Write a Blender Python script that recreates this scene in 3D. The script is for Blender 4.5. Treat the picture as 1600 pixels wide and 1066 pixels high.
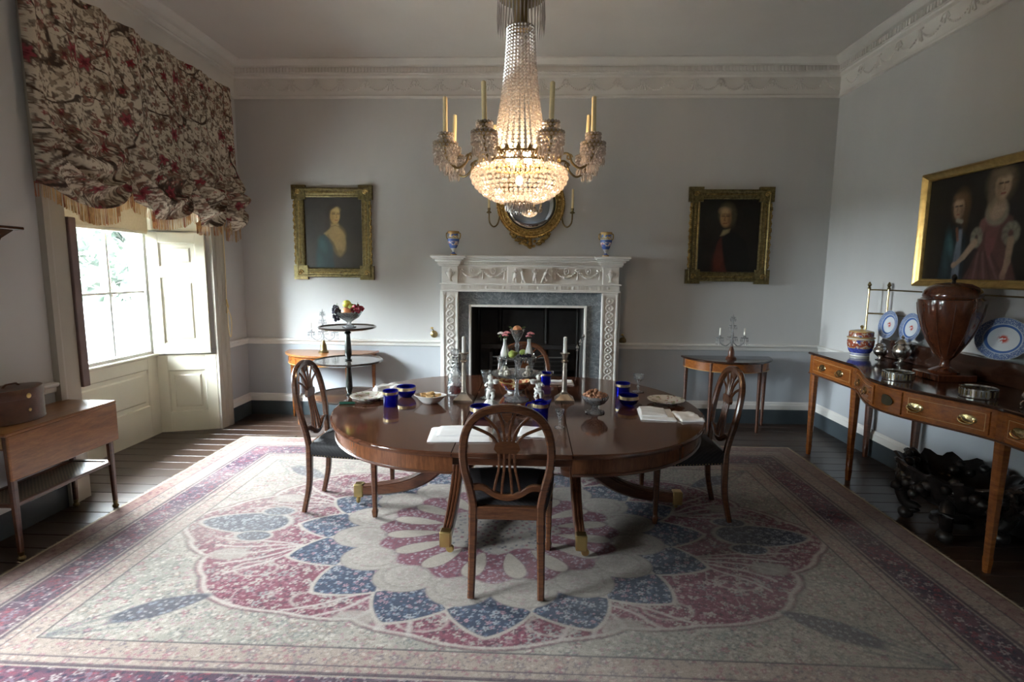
import bpy, math, random
import numpy as np
from mathutils import Vector, Matrix

random.seed(7)
RNG = np.random.default_rng(11)
scene = bpy.context.scene
for o in list(bpy.data.objects):
    bpy.data.objects.remove(o, do_unlink=True)
COL = scene.collection
PI = math.pi

# ------------------------------------------------------------------ camera
EYE = Vector((0.0, 0.0, 1.62))
YAW, PITCH, ROLL, FPX = 0.0363, 0.1286, 0.0096, 843.0
fw = Vector((-math.sin(YAW) * math.cos(PITCH), math.cos(YAW) * math.cos(PITCH), -math.sin(PITCH)))
rt = Vector((math.cos(YAW), math.sin(YAW), 0))
up = rt.cross(fw)
rt2 = rt * math.cos(ROLL) + up * math.sin(ROLL)
up2 = -rt * math.sin(ROLL) + up * math.cos(ROLL)
cam_d = bpy.data.cameras.new('camera')
cam_d.sensor_width = 36.0
cam_d.lens = 36.0 * FPX / 1600.0
cam_d.clip_start = 0.05
cam_d.clip_end = 200
cam = bpy.data.objects.new('camera', cam_d)
m3 = Matrix((rt2, up2, -fw)).transposed()
cam.matrix_world = Matrix.Translation(EYE) @ m3.to_4x4()
COL.objects.link(cam)
scene.camera = cam

# ------------------------------------------------------------------ sky, exposure
world = bpy.data.worlds.new('overcast_sky')
scene.world = world
world.use_nodes = True
bg = world.node_tree.nodes['Background']
bg.inputs[0].default_value = (0.86, 0.94, 1.0, 1)
bg.inputs[1].default_value = 58.0
vs = scene.view_settings
vs.view_transform = 'Standard'
vs.look = 'None'
vs.gamma = 1.0
vs.use_curve_mapping = False
vs.exposure = 1.58
try:
    scene.cycles.use_denoising = True
    scene.cycles.max_bounces = 10
    scene.cycles.diffuse_bounces = 6
    scene.cycles.transparent_max_bounces = 24
    scene.cycles.sample_clamp_indirect = 6.0
    scene.cycles.caustics_refractive = False
    scene.cycles.caustics_reflective = False
except Exception:
    pass

def portal(name, y0, y1, z0, z1, x):
    # marks a window opening for sampling the sky; gives off no light of its own
    l = bpy.data.lights.new(name, 'AREA')
    l.shape = 'RECTANGLE'
    l.size = z1 - z0
    l.size_y = y1 - y0
    l.cycles.is_portal = True
    ob = bpy.data.objects.new(name, l)
    ob.location = (x, (y0 + y1) / 2, (z0 + z1) / 2)
    ob.rotation_euler = (0, -PI / 2, 0)      # emits towards +x, into the room
    COL.objects.link(ob)
    return ob

# ------------------------------------------------------------------ room measures
D = 5.83            # back wall
XL, XR = -3.155, 3.073
YF = -2.4           # wall behind the camera
CEIL = 3.74
RAIL = 0.85
WIN = [(3.56, 5.24), (0.40, 2.08)]     # window openings in the left wall
SASHX = -3.66
portal('window_portal', 3.70, 5.10, 0.8, 3.1, SASHX + 0.06)
portal('window_portal', 0.54, 1.94, 0.8, 3.1, SASHX + 0.06)

# ------------------------------------------------------------------ colours and materials
def lin(c):
    return tuple((v / 12.92 if v <= 0.04045 else ((v + 0.055) / 1.055) ** 2.4) for v in c)

def hexc(h):
    return lin(tuple(int(h[i:i + 2], 16) / 255 for i in (0, 2, 4)))

MATS = {}

def new_mat(name):
    m = bpy.data.materials.new(name)
    m.use_nodes = True
    nt = m.node_tree
    b = nt.nodes['Principled BSDF']
    MATS[name] = m
    return m, nt, b

def N(nt, t, **kw):
    n = nt.nodes.new(t)
    for k, v in kw.items():
        setattr(n, k, v)
    return n

def mix_rgb(nt, fac, a, b, mode='MIX'):
    n = N(nt, 'ShaderNodeMix', data_type='RGBA', blend_type=mode)
    if isinstance(fac, (int, float)):
        n.inputs[0].default_value = fac
    else:
        nt.links.new(fac, n.inputs[0])
    for i, v in ((6, a), (7, b)):
        if isinstance(v, tuple):
            n.inputs[i].default_value = (*v[:3], 1)
        else:
            nt.links.new(v, n.inputs[i])
    return n.outputs[2]

def ramp(nt, fac, stops):
    n = N(nt, 'ShaderNodeValToRGB')
    cr = n.color_ramp
    while len(cr.elements) < len(stops):
        cr.elements.new(0.5)
    for e, (p, c) in zip(cr.elements, stops):
        e.position = p
        e.color = (*c[:3], 1) if isinstance(c, tuple) else (c, c, c, 1)
    nt.links.new(fac, n.inputs[0])
    return n.outputs[0]

def noise(nt, scale, detail=3, rough=0.55, stretch=None, coord='Object', dist=0.0):
    tc = N(nt, 'ShaderNodeTexCoord')
    v = tc.outputs[coord]
    if stretch:
        mp = N(nt, 'ShaderNodeMapping')
        mp.inputs['Scale'].default_value = stretch
        nt.links.new(v, mp.inputs[0])
        v = mp.outputs[0]
    n = N(nt, 'ShaderNodeTexNoise')
    n.inputs['Scale'].default_value = scale
    n.inputs['Detail'].default_value = detail
    n.inputs['Roughness'].default_value = rough
    n.inputs['Distortion'].default_value = dist
    nt.links.new(v, n.inputs['Vector'])
    return n.outputs['Fac']

def bump(nt, b, h, strength, dist=0.01):
    n = N(nt, 'ShaderNodeBump')
    n.inputs['Strength'].default_value = strength
    n.inputs['Distance'].default_value = dist
    nt.links.new(h, n.inputs['Height'])
    nt.links.new(n.outputs[0], b.inputs['Normal'])

def plain(name, c, rough=0.5, metal=0.0, var=0.12, scale=8.0, bmp=0.0, spec=0.5, coat=0.0):
    m, nt, b = new_mat(name)
    f = noise(nt, scale, 4)
    d = tuple(max(0, v * (1 - var)) for v in c)
    l = tuple(min(1, v * (1 + var)) for v in c)
    nt.links.new(ramp(nt, f, [(0.3, d), (0.7, l)]), b.inputs['Base Color'])
    b.inputs['Roughness'].default_value = rough
    b.inputs['Metallic'].default_value = metal
    b.inputs['Specular IOR Level'].default_value = spec
    b.inputs['Coat Weight'].default_value = coat
    if bmp:
        bump(nt, b, noise(nt, scale * 3, 4), bmp)
    return m

def wood(name, c1, c2, rough=0.3, stretch=(1, 1, 12), scale=6.0, coat=0.0, bmp=0.02):
    m, nt, b = new_mat(name)
    f = noise(nt, scale, 6, 0.6, stretch, dist=0.6)
    g = noise(nt, scale * 6, 3, 0.5, stretch)
    base = ramp(nt, f, [(0.28, c1), (0.72, c2)])
    base = mix_rgb(nt, ramp(nt, g, [(0.35, 0.0), (0.75, 0.35)]), base, tuple(v * 0.45 for v in c1))
    nt.links.new(base, b.inputs['Base Color'])
    b.inputs['Roughness'].default_value = rough
    b.inputs['Coat Weight'].default_value = coat
    b.inputs['Coat Roughness'].default_value = 0.08
    if bmp:
        bump(nt, b, g, bmp)
    return m

def thin_glass(name, tint=(1, 1, 1), edge=0.55, rough=0.02, body=0.0, bodyc=(0.9, 0.95, 1), cut=0.0):
    m = bpy.data.materials.new(name)
    m.use_nodes = True
    nt = m.node_tree
    nt.nodes.clear()
    out = N(nt, 'ShaderNodeOutputMaterial')
    tr = N(nt, 'ShaderNodeBsdfTransparent')
    tr.inputs[0].default_value = (*tint, 1)
    gl = N(nt, 'ShaderNodeBsdfGlossy')
    gl.inputs['Roughness'].default_value = rough
    gl.inputs['Color'].default_value = (0.95, 0.97, 1, 1)
    lw = N(nt, 'ShaderNodeLayerWeight')
    lw.inputs[0].default_value = edge
    if cut:
        vo = N(nt, 'ShaderNodeTexVoronoi')
        vo.inputs['Scale'].default_value = cut
        tcn = N(nt, 'ShaderNodeTexCoord')
        nt.links.new(tcn.outputs['Object'], vo.inputs['Vector'])
        bp = N(nt, 'ShaderNodeBump')
        bp.inputs['Strength'].default_value = 0.9
        bp.inputs['Distance'].default_value = 0.006
        nt.links.new(vo.outputs['Distance'], bp.inputs['Height'])
        nt.links.new(bp.outputs[0], gl.inputs['Normal'])
        nt.links.new(bp.outputs[0], lw.inputs['Normal'])
    sh = tr.outputs[0]
    if body:
        tl = N(nt, 'ShaderNodeBsdfTranslucent')
        tl.inputs[0].default_value = (*bodyc, 1)
        df = N(nt, 'ShaderNodeBsdfDiffuse')
        df.inputs[0].default_value = (*bodyc, 1)
        a = N(nt, 'ShaderNodeMixShader')
        a.inputs[0].default_value = 0.25
        nt.links.new(tl.outputs[0], a.inputs[1])
        nt.links.new(df.outputs[0], a.inputs[2])
        mx0 = N(nt, 'ShaderNodeMixShader')
        mx0.inputs[0].default_value = body
        nt.links.new(sh, mx0.inputs[1])
        nt.links.new(a.outputs[0], mx0.inputs[2])
        sh = mx0.outputs[0]
    mx = N(nt, 'ShaderNodeMixShader')
    nt.links.new(lw.outputs['Fresnel'], mx.inputs[0])
    nt.links.new(sh, mx.inputs[1])
    nt.links.new(gl.outputs[0], mx.inputs[2])
    nt.links.new(mx.outputs[0], out.inputs[0])
    MATS[name] = m
    return m

def vcol(name, rough=0.8, spec=0.3, fine=0.0, fscale=120.0, bmp=0.0, sheen=0.0):
    m, nt, b = new_mat(name)
    a = N(nt, 'ShaderNodeAttribute', attribute_name='paint')
    c = a.outputs['Color']
    if fine:
        f = noise(nt, fscale, 3, 0.7)
        c = mix_rgb(nt, 1.0, c, ramp(nt, f, [(0.25, 1 - fine), (0.75, 1.0)]), 'MULTIPLY')
        if bmp:
            bump(nt, b, f, bmp, 0.004)
    nt.links.new(c, b.inputs['Base Color'])
    b.inputs['Roughness'].default_value = rough
    b.inputs['Specular IOR Level'].default_value = spec
    b.inputs['Sheen Weight'].default_value = sheen
    return m

# ------------------------------------------------------------------ mesh collector
ICO_V = None
def _ico():
    t = (1 + 5 ** 0.5) / 2
    v = np.array([(-1, t, 0), (1, t, 0), (-1, -t, 0), (1, -t, 0), (0, -1, t), (0, 1, t), (0, -1, -t), (0, 1, -t),
                  (t, 0, -1), (t, 0, 1), (-t, 0, -1), (-t, 0, 1)], float)
    v /= np.linalg.norm(v[0])
    f = [(0, 11, 5), (0, 5, 1), (0, 1, 7), (0, 7, 10), (0, 10, 11), (1, 5, 9), (5, 11, 4), (11, 10, 2), (10, 7, 6), (7, 1, 8),
         (3, 9, 4), (3, 4, 2), (3, 2, 6), (3, 6, 8), (3, 8, 9), (4, 9, 5), (2, 4, 11), (6, 2, 10), (8, 6, 7), (9, 8, 1)]
    return v, f
ICO_V, ICO_F = _ico()
OCT_V = np.array([(1, 0, 0), (0, 1, 0), (-1, 0, 0), (0, -1, 0), (0, 0, 1), (0, 0, -1)], float)
OCT_F = [(0, 1, 4), (1, 2, 4), (2, 3, 4), (3, 0, 4), (1, 0, 5), (2, 1, 5), (3, 2, 5), (0, 3, 5)]

def spl(pts, n=8):
    """Catmull-Rom through the points."""
    P = [np.array(p, float) for p in pts]
    P = [2 * P[0] - P[1]] + P + [2 * P[-1] - P[-2]]
    out = []
    for i in range(1, len(P) - 2):
        p0, p1, p2, p3 = P[i - 1:i + 3]
        for k in range(n):
            t = k / n
            out.append(0.5 * ((2 * p1) + (-p0 + p2) * t + (2 * p0 - 5 * p1 + 4 * p2 - p3) * t * t + (-p0 + 3 * p1 - 3 * p2 + p3) * t ** 3))
    out.append(P[-2])
    return out

def circ(n, rx=1.0, ry=None, ph=0.0):
    ry = rx if ry is None else ry
    return [(rx * math.cos(ph + 2 * PI * k / n), ry * math.sin(ph + 2 * PI * k / n)) for k in range(n)]

class MB:
    def __init__(self):
        self.v = []
        self.f = []
        self.n = 0
    def add(self, v, f):
        v = np.asarray(v, float)
        b = self.n
        self.v.append(v)
        self.f += [tuple(i + b for i in q) for q in f]
        self.n += len(v)
        return self
    def box(self, c, s, bev=0.0, rz=0.0, rot=None):
        hx, hy, hz = s[0] / 2, s[1] / 2, s[2] / 2
        if bev <= 0:
            v = np.array([(sx * hx, sy * hy, sz * hz) for sx in (-1, 1) for sy in (-1, 1) for sz in (-1, 1)])
            f = [(0, 1, 3, 2), (4, 6, 7, 5), (0, 4, 5, 1), (2, 3, 7, 6), (0, 2, 6, 4), (1, 5, 7, 3)]
        else:
            b = min(bev, hx * .9, hy * .9, hz * .9)
            v = []
            idx = {}
            for sx in (-1, 1):
                for sy in (-1, 1):
                    for sz in (-1, 1):
                        for a in range(3):
                            p = [sx * (hx - b), sy * (hy - b), sz * (hz - b)]
                            p[a] = (sx * hx, sy * hy, sz * hz)[a]
                            idx[(sx, sy, sz, a)] = len(v)
                            v.append(p)
            v = np.array(v)
            f = []
            for a in range(3):
                for s_ in (-1, 1):
                    o1, o2 = [k for k in range(3) if k != a]
                    q = []
                    for (p1, p2) in ((-1, -1), (1, -1), (1, 1), (-1, 1)):
                        sg = [0, 0, 0]
                        sg[a] = s_
                        sg[o1] = p1
                        sg[o2] = p2
                        q.append(idx[(*sg, a)])
                    if (s_ > 0) == (a == 1):
                        q = q[::-1]
                    f.append(tuple(q))
            for a in range(3):
                o1, o2 = [k for k in range(3) if k != a]
                for p1 in (-1, 1):
                    for p2 in (-1, 1):
                        q = []
                        for (sa, w) in ((-1, o1), (1, o1), (1, o2), (-1, o2)):
                            sg = [0, 0, 0]
                            sg[a] = sa
                            sg[o1] = p1
                            sg[o2] = p2
                            q.append(idx[(*sg, w)])
                        f.append(tuple(q))
            for sx in (-1, 1):
                for sy in (-1, 1):
                    for sz in (-1, 1):
                        f.append(tuple(idx[(sx, sy, sz, a)] for a in range(3)))
        if rot is not None:
            v = v @ np.array(rot.to_3x3()).T
        if rz:
            cz, sn = math.cos(rz), math.sin(rz)
            v = v @ np.array([[cz, sn, 0], [-sn, cz, 0], [0, 0, 1]])
        return self.add(v + np.array(c), f)
    def bb(self, x0, x1, y0, y1, z0, z1, bev=0.0):
        return self.box(((x0 + x1) / 2, (y0 + y1) / 2, (z0 + z1) / 2), (abs(x1 - x0), abs(y1 - y0), abs(z1 - z0)), bev)
    def grid(self, P, cu=False, cv=False):
        P = np.asarray(P, float)
        nu, nv = P.shape[:2]
        f = []
        for i in range(nu if cu else nu - 1):
            for j in range(nv if cv else nv - 1):
                i2, j2 = (i + 1) % nu, (j + 1) % nv
                f.append((i * nv + j, i2 * nv + j, i2 * nv + j2, i * nv + j2))
        return self.add(P.reshape(-1, 3), f)
    def lathe(self, prof, seg=20, c=(0, 0, 0), sx=1.0, sy=1.0, cap=True, rib=None):
        a = np.arange(seg) * 2 * PI / seg
        P = []
        for (r, z) in prof:
            rr = r if rib is None else r * (1 + rib[1] * np.cos(rib[0] * a))
            P.append(np.stack([c[0] + rr * np.cos(a) * sx, c[1] + rr * np.sin(a) * sy, np.full(seg, c[2] + z)], 1))
        P = np.array(P)
        b = self.n
        self.grid(P, cv=True)
        # flip so that outside faces out
        k = (len(prof) - 1) * seg
        self.f[-k:] = [q[::-1] for q in self.f[-k:]]
        if cap:
            if prof[0][0] > 1e-5:
                self.f.append(tuple(b + j for j in range(seg))[::-1])
            if prof[-1][0] > 1e-5:
                o = b + (len(prof) - 1) * seg
                self.f.append(tuple(o + j for j in range(seg)))
        return self
    def sweep(self, pts, poly, ref=(0, 0, 1), scale=None, caps=True, closed=False):
        P = [np.array(p, float) for p in pts]
        n = len(P)
        ref = np.array(ref, float)
        rings = []
        for i in range(n):
            if closed:
                t = P[(i + 1) % n] - P[i - 1]
            else:
                t = P[min(i + 1, n - 1)] - P[max(i - 1, 0)]
            t = t / (np.linalg.norm(t) + 1e-12)
            a = np.cross(ref, t)
            if np.linalg.norm(a) < 1e-4:
                a = np.cross(np.array((0.3, 1, 0.1)), t)
            a /= np.linalg.norm(a)
            b = np.cross(t, a)
            s = 1.0 if scale is None else (scale[i] if hasattr(scale, '__len__') else scale)
            sa, sb = (s if hasattr(s, '__len__') else (s, s))
            rings.append([P[i] + a * (u * sa) + b * (w * sb) for (u, w) in poly])
        m = len(poly)
        b0 = self.n
        self.grid(np.array(rings), cu=closed, cv=True)
        k = (n if closed else n - 1) * m
        self.f[-k:] = [q[::-1] for q in self.f[-k:]]
        if caps and not closed:
            self.f.append(tuple(b0 + j for j in range(m))[::-1])
            self.f.append(tuple(b0 + (n - 1) * m + j for j in range(m)))
        return self
    def tube(self, pts, r, seg=8, closed=False, ref=(0.13, 0.07, 1)):
        if hasattr(r, '__len__'):
            return self.sweep(pts, circ(seg), ref, list(r), closed=closed)
        return self.sweep(pts, circ(seg, r), ref, closed=closed)
    def bar(self, pts, w, h, ref=(0, 0, 1), scale=None, closed=False):
        c = 0.22 * min(w, h)
        a, b = w / 2, h / 2
        poly = [(-a + c, -b), (a - c, -b), (a, -b + c), (a, b - c), (a - c, b), (-a + c, b), (-a, b - c), (-a, -b + c)]
        return self.sweep(pts, poly, ref, scale, closed=closed)
    def prism(self, outline, lo, hi, axis='z'):
        n = len(outline)
        v = []
        for t in (lo, hi):
            for (a, b) in outline:
                v.append({'z': (a, b, t), 'y': (a, t, b), 'x': (t, a, b)}[axis])
        f = [tuple(range(n))[::-1], tuple(range(n, 2 * n))]
        f += [(i, (i + 1) % n, n + (i + 1) % n, n + i) for i in range(n)]
        if axis == 'y':
            f = [q[::-1] for q in f]
        return self.add(v, f)
    def ball(self, c, r, s=(1, 1, 1), seg=12, rings=8):
        prof = [(math.sin(PI * k / rings), -math.cos(PI * k / rings)) for k in range(rings + 1)]
        prof[0] = (0.0, -1.0)
        prof[-1] = (0.0, 1.0)
        a = np.arange(seg) * 2 * PI / seg
        v = [(0, 0, -1)]
        for (rr, z) in prof[1:-1]:
            v += [(rr * math.cos(t), rr * math.sin(t), z) for t in a]
        v.append((0, 0, 1))
        v = np.array(v) * np.array(s) * r + np.array(c)
        f = [(0, 1 + (j + 1) % seg, 1 + j) for j in range(seg)]
        for i in range(rings - 2):
            o = 1 + i * seg
            f += [(o + j, o + (j + 1) % seg, o + seg + (j + 1) % seg, o + seg + j) for j in range(seg)]
        o = 1 + (rings - 2) * seg
        f += [(o + j, o + (j + 1) % seg, len(v) - 1) for j in range(seg)]
        return self.add(v, f)
    def ico(self, c, r, s=(1, 1, 1)):
        return self.add(ICO_V * np.array(s) * r + np.array(c), ICO_F)
    def octa(self, c, s):
        return self.add(OCT_V * np.array(s) + np.array(c), OCT_F)
    def mesh(self, name, mat, smooth=True, angle=38):
        me = bpy.data.meshes.new(name)
        V = np.concatenate(self.v) if self.v else np.zeros((0, 3))
        me.from_pydata(V.tolist(), [], self.f)
        me.update()
        if mat is not None:
            me.materials.append(MATS[mat] if isinstance(mat, str) else mat)
        if smooth:
            me.shade_smooth()
            me.set_sharp_from_angle(angle=math.radians(angle))
        return me
    def build(self, name, mat, parent=None, smooth=True, angle=38, loc=None, fix=False):
        me = self.mesh(name, mat, smooth, angle)
        if fix:
            import bmesh
            bm = bmesh.new()
            bm.from_mesh(me)
            bmesh.ops.recalc_face_normals(bm, faces=bm.faces)
            bm.to_mesh(me)
            bm.free()
        return link(name, me, parent, loc)

def link(name, me, parent=None, loc=None, rot=None, scl=None):
    o = bpy.data.objects.new(name, me)
    COL.objects.link(o)
    if parent is not None:
        o.parent = parent
    if loc is not None:
        o.location = loc
    if rot is not None:
        o.rotation_euler = rot
    if scl is not None:
        o.scale = scl
    return o

def tag(o, label, cat, group=None, kind=None):
    o['label'] = label
    o['category'] = cat
    if group:
        o['group'] = group
    if kind:
        o['kind'] = kind
    return o

def thing(name, label, cat, loc=(0, 0, 0), rz=0.0, group=None):
    o = bpy.data.objects.new(name, None)
    o.empty_display_size = 0.1
    COL.objects.link(o)
    o.location = loc
    o.rotation_euler = (0, 0, rz)
    return tag(o, label, cat, group)

def solo(name, mb, mat, label, cat, loc=None, group=None, rz=0.0, **kw):
    o = mb.build(name, mat, **kw)
    if loc is not None:
        o.location = loc
    o.rotation_euler = (0, 0, rz)
    return tag(o, label, cat, group)

def struct(o, label=None):
    o['kind'] = 'structure'
    if label:
        o['label'] = label
    return o

def dup(root, loc, rz=0.0, label=None, group=None, scl=None):
    kids = {}
    for ob in list(bpy.data.objects):
        if ob.parent is not None:
            kids.setdefault(ob.parent, []).append(ob)
    r = root.copy()
    COL.objects.link(r)
    r.location = loc
    r.rotation_euler = (0, 0, rz)
    if scl:
        r.scale = scl
    if label:
        r['label'] = label
    if group:
        r['group'] = group
    for ch in kids.get(root, []):
        c = ch.copy()
        COL.objects.link(c)
        c.parent = r
        for g in kids.get(ch, []):
            d = g.copy()
            COL.objects.link(d)
            d.parent = c
    return r

_NT = {}
def vnoise(X, Y, sc, seed=0):
    """Smooth value noise in [0,1] on numpy arrays, turned by an angle of its own and gently warped."""
    if seed not in _NT:
        _NT[seed] = np.random.default_rng(seed).random((256, 256)).astype(np.float32)
    T = _NT[seed]
    an = seed * 0.77 + 0.4
    ca, sa = math.cos(an), math.sin(an)
    X = np.asarray(X, np.float32)
    Y = np.asarray(Y, np.float32)
    x0 = (X * ca - Y * sa) * sc
    y0 = (X * sa + Y * ca) * sc
    x = x0 + 0.45 * np.sin(1.3 * y0 + seed) + 900
    y = y0 + 0.45 * np.sin(1.1 * x0 + 2 * seed) + 900
    i = x.astype(np.int32)
    j = y.astype(np.int32)
    fx = x - i
    fy = y - j
    fx = fx * fx * (3 - 2 * fx)
    fy = fy * fy * (3 - 2 * fy)
    i &= 255
    j &= 255
    i2 = (i + 1) & 255
    j2 = (j + 1) & 255
    return (T[i, j] * (1 - fx) + T[i2, j] * fx) * (1 - fy) + (T[i, j2] * (1 - fx) + T[i2, j2] * fx) * fy

def florets(X, Y, sc, seed, petals=5, amp=0.3, fill=0.7):
    """Scattered small flowers: returns (relative radius, random id) of the nearest flower; radius < 1 is inside its petals."""
    g = np.random.default_rng(seed)
    J = g.random((128, 128, 4)).astype(np.float32)
    an = seed * 1.3
    ca, sa = math.cos(an), math.sin(an)
    x = ((X * ca - Y * sa) * sc + 640).astype(np.float32)
    y = ((X * sa + Y * ca) * sc + 640).astype(np.float32)
    i = x.astype(np.int32)
    j = y.astype(np.int32)
    best = np.full(x.shape, 9.0, np.float32)
    bid = np.zeros(x.shape, np.float32)
    for a in (-1, 0, 1):
        for b in (-1, 0, 1):
            q = J[(i + a) & 127, (j + b) & 127]
            dx = x - (i + a + 0.15 + 0.7 * q[..., 0])
            dy = y - (j + b + 0.15 + 0.7 * q[..., 1])
            r = np.hypot(dx, dy) / (0.20 + 0.20 * q[..., 2])
            r = r / (1 + amp * np.cos(petals * np.arctan2(dy, dx) + 6 * q[..., 3]))
            r = np.where(q[..., 3] < fill, r, 9.0)
            m = r < best
            best = np.where(m, r, best)
            bid = np.where(m, q[..., 2], bid)
    return best, bid

def painted_grid(name, P, C, mat, parent=None, smooth=True, loc=None):
    """A grid mesh P (nu,nv,3) with a colour C (nu,nv,3) at every vertex."""
    nu, nv = P.shape[:2]
    me = bpy.data.meshes.new(name)
    n = nu * nv
    idx = np.arange(n).reshape(nu, nv)
    q = np.stack([idx[:-1, :-1], idx[1:, :-1], idx[1:, 1:], idx[:-1, 1:]], -1).reshape(-1, 4)
    me.vertices.add(n)
    me.vertices.foreach_set('co', P.reshape(-1).astype(np.float32))
    me.loops.add(q.size)
    me.loops.foreach_set('vertex_index', q.reshape(-1).astype(np.int32))
    me.polygons.add(len(q))
    me.polygons.foreach_set('loop_start', (np.arange(len(q)) * 4).astype(np.int32))
    me.update(calc_edges=True)
    at = me.attributes.new('paint', 'FLOAT_COLOR', 'POINT')
    at.data.foreach_set('color', np.concatenate([C.reshape(-1, 3), np.ones((n, 1))], 1).reshape(-1).astype(np.float32))
    me.materials.append(MATS[mat])
    if smooth:
        me.shade_smooth()
    return link(name, me, parent, loc)
# ------------------------------------------------------------------ materials of the room
def wall_material():
    m, nt, b = new_mat('wall_paint')
    g = N(nt, 'ShaderNodeNewGeometry')
    sx = N(nt, 'ShaderNodeSeparateXYZ')
    nt.links.new(g.outputs['Position'], sx.inputs[0])
    lt = N(nt, 'ShaderNodeMath', operation='LESS_THAN')
    nt.links.new(sx.outputs['Z'], lt.inputs[0])
    lt.inputs[1].default_value = RAIL - 0.02
    c = mix_rgb(nt, lt.outputs[0], (0.56, 0.56, 0.555), (0.44, 0.465, 0.495))
    st = noise(nt, 1.1, 4, 0.6, (1.0, 1.0, 0.35))
    c = mix_rgb(nt, 1.0, c, ramp(nt, st, [(0.3, 0.90), (0.7, 1.0)]), 'MULTIPLY')
    nt.links.new(c, b.inputs['Base Color'])
    b.inputs['Roughness'].default_value = 0.75
    b.inputs['Specular IOR Level'].default_value = 0.25
    bump(nt, b, noise(nt, 40, 3), 0.03)
wall_material()
plain('ceiling_paint', (0.62, 0.60, 0.575), 0.85, var=0.04, scale=1.2, spec=0.2)
plain('cornice_paint', (0.70, 0.685, 0.66), 0.7, var=0.04, scale=3, spec=0.25)
plain('trim_white', (0.72, 0.71, 0.68), 0.45, var=0.03, scale=4)
plain('cream_paint', (0.60, 0.565, 0.46), 0.4, var=0.03, scale=3)
plain('stone_paint', (0.40, 0.37, 0.31), 0.5, var=0.05, scale=3)
plain('skirting_dark', (0.055, 0.07, 0.08), 0.35, var=0.15, scale=5)
plain('sash_white', (0.75, 0.76, 0.74), 0.4, var=0.02)
plain('shaded_edge', (0.16, 0.11, 0.10), 0.5, var=0.1)  # brown stands for shade on the near shutter leaf

def boards_material():
    m, nt, b = new_mat('floor_boards')
    oi = N(nt, 'ShaderNodeObjectInfo')
    f = noise(nt, 3.0, 6, 0.62, (0.6, 9, 9), dist=0.5)
    c = ramp(nt, f, [(0.3, (0.026, 0.015, 0.011)), (0.7, (0.078, 0.045, 0.031))])
    v = ramp(nt, oi.outputs['Random'], [(0.0, 0.62), (1.0, 1.0)])
    c = mix_rgb(nt, 1.0, c, v, 'MULTIPLY')
    nt.links.new(c, b.inputs['Base Color'])
    b.inputs['Roughness'].default_value = 0.31
    b.inputs['Specular IOR Level'].default_value = 0.4
    bump(nt, b, noise(nt, 5, 5, 0.6, (0.5, 8, 8)), 0.03, 0.01)
boards_material()

# ------------------------------------------------------------------ floor with its boards
fl = MB().bb(-3.9, XR + 0.25, YF - 0.2, D + 0.6, -0.12, -0.022).build('floor', 'floor_boards')
struct(fl)
bw = 0.157
bm_ = MB().box((0, 0, -0.0105), (1.0, bw - 0.004, 0.021), 0.0022).mesh('board', 'floor_boards', angle=30)
k = 0
y = D + 0.0
while y - bw > YF:
    cuts = [-3.66, -1.9 + random.uniform(-0.5, 0.5), 1.1 + random.uniform(-0.9, 1.2), XR]
    for a, b in zip(cuts[:-1], cuts[1:]):
        link('board', bm_, fl, ((a + b) / 2, y - bw / 2, random.uniform(-0.0012, 0.0)), scl=(b - a - 0.004, 1, 1))
    y -= bw
    k += 1

# ------------------------------------------------------------------ walls, ceiling
FX0, FX1, FZ = -0.70, 0.615, 1.30        # opening in the back wall behind the fireplace
wb = MB()
wb.bb(XL - 0.7, FX0, D, D + 0.2, -0.02, CEIL + 0.1)
wb.bb(FX1, XR + 0.2, D, D + 0.2, -0.02, CEIL + 0.1)
wb.bb(FX0, FX1, D, D + 0.2, FZ, CEIL + 0.1)
struct(wb.build('wall_back', 'wall_paint'))
struct(MB().bb(XR, XR + 0.2, YF, D, -0.02, CEIL + 0.1).build('wall_right', 'wall_paint'))
struct(MB().bb(-3.9, XR + 0.2, YF - 0.2, YF, -0.02, CEIL + 0.1).build('wall_front', 'wall_paint'))
struct(MB().bb(-3.9, XR + 0.2, YF - 0.2, D + 0.2, CEIL, CEIL + 0.15).build('ceiling', 'ceiling_paint'))
wl = MB()
OX = -3.86
s1, s0 = 0.17, 0.0
edges = [YF]
for (a, b) in sorted(WIN):
    edges += [a, b]
edges.append(D)
for i in range(0, len(edges), 2):
    a, b = edges[i], edges[i + 1]
    da = 0.17 if i > 0 else 0.0
    db = 0.17 if i + 2 < len(edges) else 0.0
    wl.prism([(XL, a), (XL, b), (SASHX - 0.03, b + db), (OX, b + db), (OX, a - da), (SASHX - 0.03, a - da)], -0.02, CEIL + 0.1)
WTOP = 3.18
for (a, b) in WIN:
    wl.bb(OX, XL, a, b, WTOP, CEIL + 0.1)
    wl.bb(OX, SASHX - 0.06, a + 0.15, b - 0.15, -0.02, 0.78)
struct(wl.build('wall_left', 'wall_paint', fix=True))

def moulding(prof, A, B, nrm, ma=1.0, mb=1.0):
    A, B, n = np.array(A, float), np.array(B, float), np.array(nrm, float)
    d = (B - A) / np.linalg.norm(B - A)
    ra = [A + n * o + d * o * ma + np.array((0, 0, z)) for o, z in prof]
    rb = [B + n * o - d * o * mb + np.array((0, 0, z)) for o, z in prof]
    m = MB()
    m.grid(np.array([ra, rb]), cv=True)
    k = len(prof)
    m.f += [tuple(range(k)), tuple(range(k, 2 * k))[::-1]]
    return m

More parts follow.
